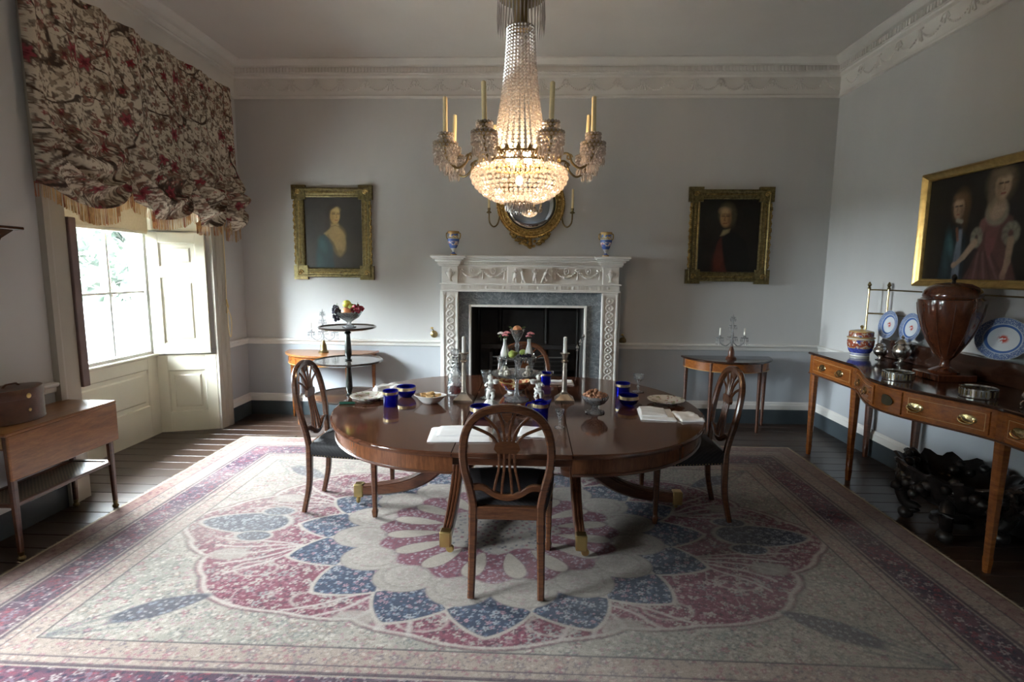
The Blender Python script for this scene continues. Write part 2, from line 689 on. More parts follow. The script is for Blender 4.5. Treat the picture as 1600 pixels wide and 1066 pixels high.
# cornice: (distance from wall, height)
CORN = [(0, 3.385), (0.022, 3.39), (0.026, 3.405), (0.014, 3.42), (0.010, 3.43), (0.010, 3.585), (0.022, 3.595), (0.034, 3.60),
        (0.034, 3.618), (0.048, 3.622), (0.048, 3.682), (0.085, 3.688), (0.10, 3.70), (0.125, 3.712), (0.14, 3.73), (0.14, CEIL), (0, CEIL)]
corn_back = struct(moulding(CORN, (XL, D, 0), (XR, D, 0), (0, -1, 0)).build('trim_1', 'cornice_paint', fix=True, angle=25), 'white moulded plaster cornice along the back wall')
corn_right = struct(moulding(CORN, (XR, YF, 0), (XR, D, 0), (-1, 0, 0)).build('trim_2', 'cornice_paint', fix=True, angle=25), 'white moulded plaster cornice along the right wall')
corn_left = struct(moulding(CORN, (XL, YF, 0), (XL, D, 0), (1, 0, 0)).build('trim_3', 'cornice_paint', fix=True, angle=25), 'white moulded plaster cornice along the window wall')

# plaster garlands of the frieze, each a piece of its own
def swag_mesh(w=0.24, drop=0.075):
    m = MB()
    nb = 13
    for i in range(nb):
        t = i / (nb - 1)
        x = (t - 0.5) * w
        z = -drop * (1 - (2 * t - 1) ** 2)
        m.ico((x, 0, z), 0.0075 + 0.004 * math.sin(PI * t), (1.15, 0.8, 1))
    return m.mesh('swag', 'cornice_paint', angle=80)

def tassel_mesh():
    m = MB()
    m.ball((0, 0, 0.012), 0.012, (1, 0.7, 1), 8, 6)
    for s in (-1, 1):
        m.ball((s * 0.020, 0, 0.016), 0.013, (1.3, 0.6, 0.75), 8, 6)
        m.tube([(s * 0.008, 0, 0.0), (s * 0.016, -0.001, -0.04), (s * 0.030, 0, -0.085)], [0.006, 0.006, 0.010], 6)
    m.lathe([(0.0, -0.075), (0.010, -0.068), (0.006, -0.03), (0.004, 0.0)], 8, sy=0.7)
    return m.mesh('bow', 'cornice_paint', angle=80)

def patera_mesh():
    m = MB()
    m.ball((0, 0, 0), 0.020, (1, 0.5, 1.0), 10, 6)
    m.bar([(-0.045, 0, -0.02), (-0.02, 0, 0.024), (0.02, 0, 0.024), (0.045, 0, -0.02)], 0.012, 0.014, ref=(0, 1, 0))
    m.bar([(-0.022, 0, 0.004), (0.022, 0, 0.004)], 0.010, 0.008, ref=(0, 1, 0))
    m.ball((0, -0.002, -0.035), 0.011, (1, 0.7, 1.6), 8, 6)
    return m.mesh('vase_ornament', 'cornice_paint', angle=80)

SWG, TSL, PTR = swag_mesh(), tassel_mesh(), patera_mesh()
per = 0.2595
n = int((XR - XL) / per)
for i in range(n):
    x = XL + 0.10 + per * (i + 0.5)
    link('swag', SWG, corn_back, (x, D - 0.012, 3.54))
    link('bow' if i % 2 else 'vase_ornament', TSL if i % 2 else PTR, corn_back, (x + per / 2, D - 0.014, 3.545))
for i in range(14):
    yy = D - 0.10 - per * (i + 0.5)
    link('swag', SWG, corn_right, (XR - 0.012, yy, 3.54), (0, 0, PI / 2))
    link('bow' if i % 2 else 'vase_ornament', TSL if i % 2 else PTR, corn_right, (XR - 0.014, yy - per / 2, 3.545), (0, 0, -PI / 2))
dm = MB()
x = XL + 0.06
while x < XR - 0.06:
    dm.bb(x, x + 0.019, D - 0.062, D - 0.046, 3.63, 3.676)
    x += 0.034
o = dm.build('dentils', 'cornice_paint', corn_back, smooth=False); o['kind'] = 'stuff'
dm = MB()
yy = D - 0.07
while yy > 1.8:
    dm.bb(XR - 0.062, XR - 0.046, yy - 0.019, yy, 3.63, 3.676)
    yy -= 0.034
o = dm.build('dentils', 'cornice_paint', corn_right, smooth=False); o['kind'] = 'stuff'

# chair rail and skirting
RAILP = [(0, 0.795), (0.012, 0.80), (0.016, 0.815), (0.016, 0.832), (0.034, 0.84), (0.040, 0.852), (0.036, 0.862), (0, 0.866)]
FPL, FPR = -0.955, 0.905
ends = [('trim_4', (XL, D, 0), (FPL, D, 0), (0, -1, 0), 1, 0, 'white chair rail left of the fireplace'),
        ('trim_5', (FPR, D, 0), (XR, D, 0), (0, -1, 0), 0, 1, 'white chair rail right of the fireplace'),
        ('trim_6', (XR, YF, 0), (XR, D, 0), (-1, 0, 0), 1, 1, 'white chair rail along the right wall'),
        ('trim_7', (XL, 5.40, 0), (XL, D, 0), (1, 0, 0), 0, 1, 'short white chair rail between window and corner'),
        ('trim_8', (XL, 2.22, 0), (XL, 3.42, 0), (1, 0, 0), 0, 0, 'white chair rail behind the drop-leaf table')]
for nm, A, B, nr, ma, mb_, lb in ends:
    struct(moulding(RAILP, A, B, nr, ma, mb_).build(nm, 'trim_white', fix=True, angle=25), lb)
SKIRT = [(0, 0), (0.022, 0), (0.022, 0.150), (0.018, 0.158), (0, 0.158)]
SKCAP = [(0, 0.158), (0.026, 0.158), (0.026, 0.205), (0.018, 0.215), (0.016, 0.228), (0.006, 0.240), (0, 0.240)]
ends = [('baseboard_back', [((XL, D, 0), (FPL, D, 0), 1, 0), ((FPR, D, 0), (XR, D, 0), 0, 1)], (0, -1, 0)),
        ('baseboard_right', [((XR, YF, 0), (XR, D, 0), 1, 1)], (-1, 0, 0)),
        ('baseboard_left', [((XL, 5.40, 0), (XL, D, 0), 0, 1), ((XL, 2.22, 0), (XL, 3.42, 0), 0, 0), ((XL, YF, 0), (XL, 0.24, 0), 1, 0)], (1, 0, 0))]
for nm, segs, nr in ends:
    dk, wh = MB(), MB()
    for A, B, ma, mb_ in segs:
        for prof, acc in ((SKIRT, dk), (SKCAP, wh)):
            q = moulding(prof, A, B, nr, ma, mb_)
            acc.add(np.concatenate(q.v), q.f)
    bo = struct(dk.build(nm, 'skirting_dark', fix=True, angle=25))
    wh.build('cap_moulding', 'trim_white', bo, fix=True, angle=25)

# ------------------------------------------------------------------ windows
thin_glass('pane_glass', (0.97, 0.985, 0.98), 0.12, 0.0)

def blind_material():
    m = bpy.data.materials.new('blind_cloth')
    m.use_nodes = True
    nt = m.node_tree
    nt.nodes.clear()
    out = N(nt, 'ShaderNodeOutputMaterial')
    df = N(nt, 'ShaderNodeBsdfDiffuse')
    tl = N(nt, 'ShaderNodeBsdfTranslucent')
    f = noise(nt, 60, 3)
    c = ramp(nt, f, [(0.3, (0.58, 0.53, 0.40)), (0.7, (0.64, 0.59, 0.46))])
    nt.links.new(c, df.inputs[0])
    tl.inputs[0].default_value = (0.30, 0.26, 0.17, 1)
    mx = N(nt, 'ShaderNodeMixShader')
    mx.inputs[0].default_value = 0.10
    nt.links.new(df.outputs[0], mx.inputs[1])
    nt.links.new(tl.outputs[0], mx.inputs[2])
    nt.links.new(mx.outputs[0], out.inputs[0])
    MATS['blind_cloth'] = m
blind_material()

def frame_rect(m, y0, y1, z0, z1, w, x0, x1, bev=0.004):
    m.bb(x0, x1, y0, y0 + w, z0, z1, bev)
    m.bb(x0, x1, y1 - w, y1, z0, z1, bev)
    m.bb(x0, x1, y0 + w, y1 - w, z0, z0 + w, bev)
    m.bb(x0, x1, y0 + w, y1 - w, z1 - w, z1, bev)

def panel_leaf(w, h, panels, th=0.035):
    """A leaf in local x (0..w), z (0..h), front at y=0 facing -y; panels = [(x0,x1,z0,z1)]. Returns body and list of panel meshes"""
    xs = sorted({0, w} | {p[0] for p in panels} | {p[1] for p in panels})
    body = MB()
    x0, x1 = panels[0][0], panels[0][1]
    body.bb(0, x0, 0, th, 0, h, 0.003)
    body.bb(x1, w, 0, th, 0, h, 0.003)
    zz = [0]
    for p in sorted(panels, key=lambda p: p[2]):
        body.bb(x0, x1, 0, th, zz[-1], p[2], 0.0)
        zz.append(p[3])
    body.bb(x0, x1, 0, th, zz[-1], h, 0.0)
    pans = []
    for (a, b, c, d) in panels:
        q = MB()
        q.bb(a, b, 0.014, th - 0.002, c, d)
        i, g = 0.010, 0.045
        ring = lambda e, yy: [(a + e, yy, c + e), (b - e, yy, c + e), (b - e, yy, d - e), (a + e, yy, d - e)]
        v = ring(0.0, 0.0) + ring(i, 0.012) + ring(g, 0.0125) + ring(g + 0.012, 0.003)
        f = []
        for r_ in range(3):
            for k_ in range(4):
                f.append((r_ * 4 + k_, r_ * 4 + (k_ + 1) % 4, r_ * 4 + 4 + (k_ + 1) % 4, r_ * 4 + 4 + k_))
        f.append((12, 13, 14, 15))
        q.add(v, f)
        pans.append(q)
    return body, pans

def make_window(num, y0, y1, blind_z):
    w = bpy.data.objects.new('window_%d' % num, None)
    COL.objects.link(w)
    w.location = (SASHX, (y0 + y1) / 2, 0)
    cy = (y0 + y1) / 2
    struct(w, 'tall sash window in a deep splayed recess with panelled shutters' if num == 1 else 'second sash window in the left wall')
    P = lambda m, nm, mt, **kw: m.build(nm, mt, w, **kw)
    T = np.array((SASHX, cy, 0))
    a, b = y0 + 0.18 - cy, y1 - 0.18 - cy       # sash opening, local y
    # frame and bars
    m = MB()
    frame_rect(m, a, b, 0.78, WTOP - 0.02, 0.045, -0.10, -0.005)
    P(m, 'sash_frame', 'sash_white')
    zr = [0.83, 1.395, 1.96, 2.53, WTOP - 0.07]
    ys = np.linspace(a + 0.045, b - 0.045, 4)
    for yv in ys[1:-1]:
        P(MB().bb(-0.062, -0.030, yv - 0.011, yv + 0.011, zr[0], zr[-1], 0.004), 'glazing_bar', 'sash_white')
    for i, zv in enumerate(zr[1:-1]):
        h = 0.022 if i == 1 else 0.012
        P(MB().bb(-0.066, -0.026, ys[0], ys[-1], zv - h, zv + h, 0.004), 'glazing_bar', 'sash_white')
    pm = MB().bb(-0.048, -0.044, -0.5, 0.5, -0.5, 0.5).mesh('pane', 'pane_glass', smooth=False)
    for i in range(3):
        for j in range(4):
            o = link('pane', pm, w, (0, (ys[i] + ys[i + 1]) / 2, (zr[j] + zr[j + 1]) / 2), scl=(1, ys[i + 1] - ys[i], zr[j + 1] - zr[j]))
    # sill, apron
    P(MB().bb(-0.02, 0.035, a - 0.01, b + 0.01, 0.765, 0.795, 0.008), 'sill', 'cream_paint')
    body, pans = panel_leaf(b - a, 0.765, [(0.13, b - a - 0.13, 0.30, 0.66)])
    R = Matrix.Rotation(-PI / 2, 4, 'Z')
    def put(mb, nm, mat, pts_map, par=w):
        V = np.concatenate(mb.v)
        mb.v = [pts_map(V)]
        return mb.build(nm, mat, par, fix=True, angle=25)
    # apron: local x -> +y reversed, local y(depth) -> -x
    apmap = lambda V: np.stack([-V[:, 1] + 0.015, b - V[:, 0], V[:, 2]], 1)
    ap = put(body, 'apron', 'cream_paint', apmap)
    for q in pans:
        put(q, 'panel', 'cream_paint', apmap, ap)
    # roller blind
    bl = MB().bb(0.022, 0.026, a + 0.01, b - 0.01, blind_z, WTOP - 0.03)
    bo = P(bl, 'roller_blind', 'blind_cloth', smooth=False)
    MB().bb(0.018, 0.030, a + 0.01, b - 0.01, blind_z - 0.02, blind_z + 0.006, 0.004).build('blind_batten', 'cream_paint', bo)
    # reveals
    for far in (True, False):
        if far:
            p0 = np.array((SASHX + 0.0, y1 - 0.175)); p1 = np.array((XL, y1 - 0.012))
        else:
            p0 = np.array((XL, y0 + 0.012)); p1 = np.array((SASHX + 0.0, y0 + 0.175))
        L = np.linalg.norm(p1 - p0)
        d = (p1 - p0) / L
        nr = np.array((d[1], -d[0]))        # front (towards the opening) for the far side
        off = 0.0 if far else 0.0
        def rmap(V, lift=0.0, z0=0.0):
            xy = p0 - np.array((SASHX, cy)) + np.outer(V[:, 0], d) + np.outer(-V[:, 1] + lift, nr)
            return np.stack([xy[:, 0], xy[:, 1], V[:, 2] + z0], 1)
        body, pans = panel_leaf(L, 0.775, [(0.10, L - 0.10, 0.20, 0.62)])
        lo = put(body, 'reveal_panel', 'cream_paint', lambda V: rmap(V, 0.004))
        for q in pans:
            put(q, 'panel', 'cream_paint', lambda V: rmap(V, 0.004), lo)
        hs = 1.165
        body, pans = panel_leaf(L - 0.035, hs, [(0.10, L - 0.12, 0.10, 0.74), (0.10, L - 0.12, 0.84, 1.07)])
        sh = put(body, 'shutter', 'cream_paint', lambda V: rmap(V, 0.040, 0.79))
        for q in pans:
            put(q, 'panel', 'cream_paint', lambda V: rmap(V, 0.040, 0.79), sh)
        up_ = MB().bb(0, L, 0, 0.03, 1.975, WTOP)
        put(up_, 'upper_reveal', 'cream_paint', lambda V: rmap(V, 0.004))
        # architrave round the opening
        ya, yb = (y1 - 0.012, y1 + 0.17) if far else (y0 - 0.17, y0 + 0.012)
        m = MB()
        s = 1 if far else -1
        prof = [(0.0, 0.0), (0.024, 0.0), (0.024, 0.055), (0.030, 0.060), (0.030, 0.12), (0.044, 0.13), (0.050, 0.15), (0.044, 0.182), (0.0, 0.182)]
        e = ya if far else yb
        out_ = [(XL + o_ - SASHX, e + s * t_ - cy) for (o_, t_) in prof]
        m.prism(out_, 0.0, WTOP + 0.17)
        P(m, 'architrave', 'stone_paint', fix=True, angle=25)
    m = MB().bb(XL - SASHX, XL - SASHX + 0.045, y0 + 0.012 - cy, y1 - 0.012 - cy, WTOP, WTOP + 0.17, 0.006)
    P(m, 'architrave', 'stone_paint')
    P(MB().bb(0.0, XL - SASHX - 0.001, y0 - cy, y1 - cy, WTOP - 0.012, WTOP, 0), 'soffit', 'cream_paint')
    return w

win1 = make_window(1, WIN[0][0], WIN[0][1], 1.955)
win2 = make_window(2, WIN[1][0], WIN[1][1], 1.90)
# the folded shutter leaf on the near side with the shade on its face painted in as brown
MB().bb(0.512, 0.548, WIN[0][0] + 0.014 - 4.40, WIN[0][0] + 0.075 - 4.40, 0.79, 1.955, 0.004).build('shutter_edge', 'shaded_edge', win1)
# ------------------------------------------------------------------ outside the windows
plain('lawn', (0.46, 0.45, 0.41), 0.9, var=0.15, scale=0.6)
plain('leaf_green', (0.007, 0.016, 0.008), 0.8, var=0.45, scale=2.0)
plain('bark', (0.09, 0.065, 0.045), 0.9, var=0.3)
plain('house_render', (0.035, 0.037, 0.042), 0.8, var=0.05, scale=1)
plain('slate', (0.012, 0.014, 0.016), 0.6, var=0.2, scale=3)
plain('dark_window', (0.014, 0.017, 0.022), 0.2)
GZ = -3.2
struct(MB().bb(-90, -3.9, -50, 70, GZ - 0.2, GZ).build('ground', 'lawn'), 'pale gravel ground outside the window')

def tree(loc, h, r, label):
    t = thing('tree', label, 'tree', loc, 0, 'trees outside the window')
    MB().tube([(0, 0, 0), (0.1, 0, h * 0.3), (0, 0.1, h * 0.6)], [0.28, 0.22, 0.12], 8).build('trunk', 'bark', t)
    m = MB()
    rg = np.random.default_rng(int(h * 100))
    for i in range(2200):
        u = rg.normal(size=3)
        u /= np.linalg.norm(u)
        rad = r * (0.72 + 0.34 * rg.random()) * (1 + 0.22 * math.sin(3 * u[0] + 5 * u[1] + 4 * u[2]))
        c = np.array((0, 0, h * 0.64)) + u * rad * np.array((1, 1, 0.95 * h * 0.40 / r))
        a = rg.normal(size=3); a /= np.linalg.norm(a)
        b = np.cross(a, rg.normal(size=3)); b /= np.linalg.norm(b)
        s = 0.16 + 0.16 * rg.random()
        m.add([c - a * s, c + b * s * 0.7, c + a * s, c - b * s * 0.7], [(0, 1, 2, 3)])
    m.build('crown', 'leaf_green', t, smooth=False)
    return t
tree((-16.5, 20.3, GZ), 10.5, 3.0, 'broad green tree outside the window, left of the house')
tree((-13.5, 27.5, GZ), 8.5, 2.4, 'paler green tree outside the window, behind the house roof')
tree((-26.0, 31.0, GZ), 12.0, 3.8, 'tall green tree farthest off outside the window')
row = tree((-11.5, 6.4, GZ), 6.6, 2.3, 'unseen green tree added to block low sky, first of the row facing the windows')  # out-of-view trees added to cut low sky light reaching the back wall
for i_, (yy, wd) in enumerate(((0.2, 'second'), (-6.0, 'third'), (-12.2, 'fourth'))):
    dup(row, (-11.0 - 0.5 * (i_ % 2), yy, GZ), 1.3 * i_, 'unseen green tree added to block low sky, %s of the row facing the windows' % wd)

hs = thing('house', 'pale rendered house with slate roof outside the window', 'house', (-11.3, 13.3, GZ), 0.15)
MB().bb(-3, 3, -2.6, 2.6, 0, 3.1).build('wall', 'house_render', hs, smooth=False)
MB().prism([(-2.9, 3.1), (2.9, 3.1), (2.7, 3.3), (0, 3.95), (-2.7, 3.3)], -3.3, 3.3, 'x').build('roof', 'slate', hs, smooth=False, fix=True)
for i, xx in enumerate((-2.2, -0.8, 0.6, 2.0)):
    wv = MB().bb(xx - 0.42, xx + 0.42, -2.66, -2.58, 1.5, 2.8, 0.01).build('window', 'sash_white', hs)
    for dx in (-0.2, 0.2):
        MB().bb(xx + dx - 0.16, xx + dx + 0.16, -2.68, -2.655, 1.6, 2.7).build('pane', 'dark_window', wv)
for i, yy in enumerate((-1.6, 0.0, 1.6)):
    wv = MB().bb(2.98, 3.06, yy - 0.42, yy + 0.42, 1.4, 2.8, 0.01).build('window', 'sash_white', hs)
    for dx in (-0.2, 0.2):
        MB().bb(3.05, 3.075, yy + dx - 0.16, yy + dx + 0.16, 1.5, 2.7).build('pane', 'dark_window', wv)
# ------------------------------------------------------------------ fireplace
plain('mantel_white', (0.66, 0.645, 0.615), 0.5, var=0.05, scale=6)
plain('cast_iron', (0.018, 0.017, 0.017), 0.45, var=0.3, scale=9, bmp=0.1)
plain('soot', (0.022, 0.020, 0.019), 0.85, var=0.3, scale=5)
plain('brass', (0.60, 0.44, 0.18), 0.28, 1.0, var=0.12)
plain('dark_brass', (0.20, 0.15, 0.075), 0.4, 1.0, var=0.2)
plain('steel', (0.40, 0.40, 0.40), 0.3, 1.0)

def marble():
    m, nt, b = new_mat('grey_marble')
    f = noise(nt, 9, 8, 0.65, dist=1.6)
    g = noise(nt, 5, 6, 0.6, dist=2.5)
    c = ramp(nt, f, [(0.3, (0.085, 0.10, 0.115)), (0.55, (0.17, 0.195, 0.215)), (0.75, (0.26, 0.285, 0.305))])
    v = ramp(nt, g, [(0.485, 0.0), (0.505, 0.55), (0.525, 0.0)])
    c = mix_rgb(nt, v, c, (0.46, 0.48, 0.50))
    nt.links.new(c, b.inputs['Base Color'])
    b.inputs['Roughness'].default_value = 0.22
marble()

FC = -0.025
fp = thing('fireplace', 'white carved chimneypiece with grey marble slips and swagged frieze', 'fireplace', (FC, D, 0))
YP = -0.20                                    # pilaster face (local)
def slab(x0, x1, y0, y1, z0, z1, bev=0.004):
    return MB().bb(x0, x1, y0, y1, z0, z1, bev)
for s in (-1, 1):
    xa, xb = sorted((s * 0.748, s * 0.915))
    p = slab(xa, xb, YP, 0, 0, 1.405).build('pilaster', 'mantel_white', fp)
    slab(xa - 0.012, xb + 0.012, YP - 0.015, 0, 0, 0.13, 0.006).build('plinth', 'mantel_white', p)
    for e in (xa + 0.012, xb - 0.012):
        slab(e - 0.010, e + 0.010, YP - 0.010, YP + 0.002, 0.16, 1.38, 0.003).build('fillet', 'mantel_white', p)
    slab(s * 0.915, s * 0.955, YP + 0.09, 0, 0, 1.405).build('outer_moulding', 'mantel_white', p)
    # interlaced ribbon running up the pilaster
    for ph in (0, PI):
        pts = [((xa + xb) / 2 + 0.038 * math.sin(ph + 2 * PI * t * 8), YP - 0.004, 0.18 + 1.18 * t) for t in np.linspace(0, 1, 97)]
        MB().bar(pts, 0.012, 0.010, ref=(0, 1, 0)).build('ribbon', 'mantel_white', p)
    rm = MB().ball((0, 0, 0), 0.012, (1, 0.6, 1), 8, 6).mesh('rosette', 'mantel_white')
    for i in range(16):
        link('rosette', rm, p, ((xa + xb) / 2, YP - 0.004, 0.18 + 1.18 * (i + 0.5) / 16))
# marble slips
sl = MB()
sl.bb(-0.748, -0.640, YP + 0.045, 0, 0, 1.268)
sl.bb(0.610, 0.748, YP + 0.045, 0, 0, 1.268)
MB().bb(-0.748, -0.640, YP + 0.045, 0, 0, 1.268).build('marble_slip', 'grey_marble', fp)
MB().bb(0.600, 0.748, YP + 0.045, 0, 0, 1.268).build('marble_slip', 'grey_marble', fp)
MB().bb(-0.748, 0.748, YP + 0.045, 0, 1.269, 1.405).build('marble_slip', 'grey_marble', fp)
# inner white fillet
for (a, b, c, d_) in ((-0.640, -0.615, 0, 1.268), (0.575, 0.600, 0, 1.268), (-0.615, 0.575, 1.244, 1.268)):
    MB().bb(a, b, YP + 0.030, 0, c, d_, 0.004).build('inner_fillet', 'trim_white', fp)
# iron firebox with panelled cheeks
fb = MB()
fb.bb(-0.68, -0.613, -0.12, 0.62, 0.0, 1.30)
fb.bb(0.573, 0.64, -0.12, 0.62, 0.0, 1.30)
fb.bb(-0.68, 0.64, 0.55, 0.65, 0.0, 1.30)
fb.bb(-0.68, 0.64, -0.12, 0.65, 1.243, 1.33)
fb.bb(-0.68, 0.64, -0.12, 0.65, -0.02, 0.02)
fbx = fb.build('firebox', 'soot', fp, smooth=False)
for (a, b) in ((-0.60, -0.36), (-0.33, 0.18), (0.21, 0.56)):
    pn = slab(a, b, 0.50, 0.55, 0.45, 1.18, 0.012).build('iron_panel', 'cast_iron', fbx)
for xx in (-0.345, 0.195, -0.60, 0.56):
    MB().bar([(xx, 0.49, 0.02), (xx, 0.49, 1.22)], 0.035, 0.05).build('iron_post', 'cast_iron', fbx)
# register grate: basket with front bars
gr = MB()
gr.bb(-0.42, 0.40, 0.22, 0.50, 0.40, 0.44, 0.006)
gr.bb(-0.45, -0.41, 0.18, 0.50, 0.02, 0.72, 0.006)
gr.bb(0.39, 0.43, 0.18, 0.50, 0.02, 0.72, 0.006)
gr.bb(-0.55, 0.53, 0.24, 0.28, 0.74, 0.80, 0.006)
g_ = gr.build('grate', 'cast_iron', fp)
for i in range(5):
    MB().tube([(-0.42, 0.20, 0.46 + 0.05 * i), (-0.01, 0.15, 0.46 + 0.05 * i), (0.40, 0.20, 0.46 + 0.05 * i)], 0.009, 6).build('bar', 'steel' if i == 4 else 'cast_iron', g_)
# architrave band with flutes
MB().bb(-0.935, 0.935, YP - 0.012, 0, 1.405, 1.425, 0.004).build('lower_band', 'mantel_white', fp)
bnd = MB().bb(-0.925, 0.925, YP - 0.004, 0, 1.425, 1.478).build('fluted_band', 'mantel_white', fp)
flm = MB().bar([(0, 0, -0.018), (0, 0, 0.018)], 0.006, 0.010, ref=(0, 1, 0)).mesh('flute', 'mantel_white')
pam = MB().lathe([(0.0, 0.004), (0.010, 0.003), (0.017, 0.0)], 10).mesh('patera', 'mantel_white')
for i in range(9):
    xc = -0.72 + 0.18 * i
    link('patera', pam, bnd, (xc + 0.09, YP - 0.005, 1.452), (PI / 2, 0, 0))
    for j in range(5):
        link('flute', flm, bnd, (xc - 0.036 + 0.018 * j, YP - 0.005, 1.452))
MB().bb(-0.945, 0.945, YP - 0.016, 0, 1.478, 1.492, 0.004).build('band_cap', 'mantel_white', fp)
# frieze
fz = MB().bb(-0.90, 0.90, YP + 0.005, 0, 1.492, 1.668).build('frieze', 'mantel_white', fp)
for s in (-1, 1):
    xa, xb = sorted((s * 0.748, s * 0.915))
    blk = slab(xa, xb, YP - 0.018, 0, 1.492, 1.668, 0.004).build('end_block', 'mantel_white', fp)
    v = MB()
    v.lathe([(0.0, 0.012), (0.030, 0.014), (0.022, 0.03), (0.012, 0.045), (0.018, 0.06), (0.036, 0.09), (0.038, 0.105), (0.020, 0.120), (0.026, 0.13), (0.0, 0.155)], 14,
            ((xa + xb) / 2, YP - 0.016, 1.497), sy=0.5)
    for q in (-1, 1):
        v.tube(spl([((xa + xb) / 2 + q * 0.018, YP - 0.02, 1.618), ((xa + xb) / 2 + q * 0.050, YP - 0.02, 1.605), ((xa + xb) / 2 + q * 0.034, YP - 0.02, 1.57)], 4), 0.005, 6)
    v.build('urn_relief', 'mantel_white', blk)
MB().bb(-0.235, 0.235, YP - 0.008, 0, 1.492, 1.668, 0.004).build('tablet', 'mantel_white', fz)

def putto(x, lean, arm, flip):
    """small carved figure in relief: one continuous surface grown along a skeleton"""
    m = MB()
    y0 = YP - 0.021
    q = flip
    hip = np.array((x, y0, 1.565)); sh = np.array((x + lean * 0.020, y0 - 0.003, 1.612)); hd = sh + np.array((lean * 0.008, -0.002, 0.024))
    m.tube([hip + (0, 0, -0.012), hip, (hip + sh) / 2 + (0.003 * q, -0.003, 0), sh, sh + (0, 0, 0.010)], [0.013, 0.017, 0.015, 0.017, 0.008], 8)
    m.ball(hd, 0.0135, (1, 0.95, 1.1), 10, 8)
    for sg, kx in ((-1, -0.012), (1, 0.014)):
        kn = hip + np.array((sg * 0.010 + kx * lean, -0.003, -0.032))
        ft = np.array((hip[0] + sg * 0.017 - lean * 0.012, y0, 1.503))
        m.tube([hip + (sg * 0.005, 0, -0.004), kn, ft + (0, 0, 0.004), ft + (q * 0.009, -0.004, 0.0)], [0.0125, 0.010, 0.007, 0.005], 7)
    for sg in (-1, 1):
        el = sh + np.array((sg * 0.026, -0.003, -0.016 + arm * 0.020))
        hn = el + np.array((sg * 0.012 * (1 - arm), -0.004, -0.018 + 0.042 * arm))
        m.tube([sh + (sg * 0.009, 0, 0), el, hn], [0.008, 0.0068, 0.005], 7)
    m.build('putto_relief', 'mantel_white', fz)
putto(-0.155, 0.3, 0.4, 1)
putto(-0.070, -0.5, 0.8, -1)
putto(0.050, 0.2, 0.9, 1)
putto(0.150, 1.0, 0.1, -1)
MB().bar([(-0.115, YP - 0.018, 1.635), (-0.09, YP - 0.02, 1.645), (-0.045, YP - 0.02, 1.648), (-0.02, YP - 0.018, 1.636)], 0.01, 0.012, ref=(0, 1, 0)).build('drapery_relief', 'mantel_white', fz)
def mswag():
    m = MB()
    for i in range(15):
        t = i / 14
        m.ico(((t - 0.5) * 0.215, 0, -0.062 * (1 - (2 * t - 1) ** 2)), 0.0095 + 0.008 * math.sin(PI * t), (1, 1.0, 1))
    return m.mesh('swag', 'mantel_white', angle=80)
ms = mswag()
def mtassel():
    m = MB()
    m.tube([(0, 0, 0.01), (0.004, 0, -0.04), (0, 0, -0.085)], [0.006, 0.007, 0.011], 6)
    for s in (-1, 1):
        m.ball((s * 0.015, 0, 0.012), 0.012, (1.2, 0.6, 0.8), 8, 6)
    return m.mesh('bow', 'mantel_white', angle=80)
mt = mtassel()
def moval():
    m = MB()
    m.sweep([(0.024 * math.cos(a), 0, 0.031 * math.sin(a)) for a in np.linspace(0, 2 * PI, 20, endpoint=False)], circ(6, 0.005), ref=(0, 1, 0), closed=True)
    m.ball((0, 0, 0), 0.012, (1, 0.6, 1.3), 8, 6)
    return m.mesh('oval_patera', 'mantel_white', angle=80)
mo = moval()
for c in (-0.49, 0.49):
    for s in (-1, 1):
        link('swag', ms, fz, (c + s * 0.115, YP + 0.0, 1.622))
        link('oval_patera', mo, fz, (c + s * 0.112, YP + 0.0, 1.622))
    for s in (-1, 0, 1):
        link('bow', mt, fz, (c + s * 0.225, YP + 0.0, 1.622))
# shelf: bed mould, dentils, top
def stepped(nm, d0, z0, z1, bev=0.006):
    m = MB()
    m.bb(-0.92 - d0, 0.92 + d0, YP - d0, 0, z0, z1, bev)
    for s in (-1, 1):
        xa, xb = sorted((s * (0.735 - d0), s * (0.935 + d0)))
        m.bb(xa, xb, YP - d0 - 0.022, 0, z0 + 0.0005, z1 + 0.0005, bev)
    return m.build(nm, 'mantel_white', fp)
stepped('bed_moulding', 0.010, 1.668, 1.685)
dn = stepped('dentil_band', 0.020, 1.685, 1.712, 0.002)
dmesh = MB().bb(-0.007, 0.007, -0.012, 0.004, -0.010, 0.010).mesh('dentil', 'mantel_white', smooth=False)
for i in range(52):
    xx = -0.70 + i * 1.40 / 51
    link('dentil', dmesh, dn, (xx, YP - 0.022, 1.699))
stepped('cyma', 0.045, 1.712, 1.735, 0.010)
stepped('corona', 0.066, 1.735, 1.752, 0.004)
stepped('shelf', 0.085, 1.752, 1.776, 0.006)

# hearth slab
struct(MB().bb(FC - 0.95, FC + 0.95, D - 0.62, D + 0.01, -0.019, 0.003, 0.002).build('hearth', 'grey_marble'), 'grey stone hearth slab in front of the fireplace')

# fire irons on the right of the hearth
fi = thing('fire_irons', 'polished steel fire irons leaning by the right fireplace slip', 'fire irons', (0.50, D - 0.24, 0.004))
for dx, h in ((0.0, 0.86), (0.03, 0.92), (-0.03, 0.80)):
    MB().tube([(dx, 0, 0.0), (dx + 0.01, 0.02, h)], 0.006, 6).build('shaft', 'steel', fi)
    MB().lathe([(0, 0), (0.014, 0.008), (0.008, 0.02), (0.018, 0.04), (0.008, 0.06), (0, 0.075)], 10, (dx + 0.01, 0.02, h - 0.01)).build('finial', 'steel', fi)
MB().lathe([(0.0, 0.0), (0.045, 0.0), (0.05, 0.05), (0.03, 0.10), (0.0, 0.10)], 10, (0, -0.01, 0.02)).build('shovel', 'steel', fi)

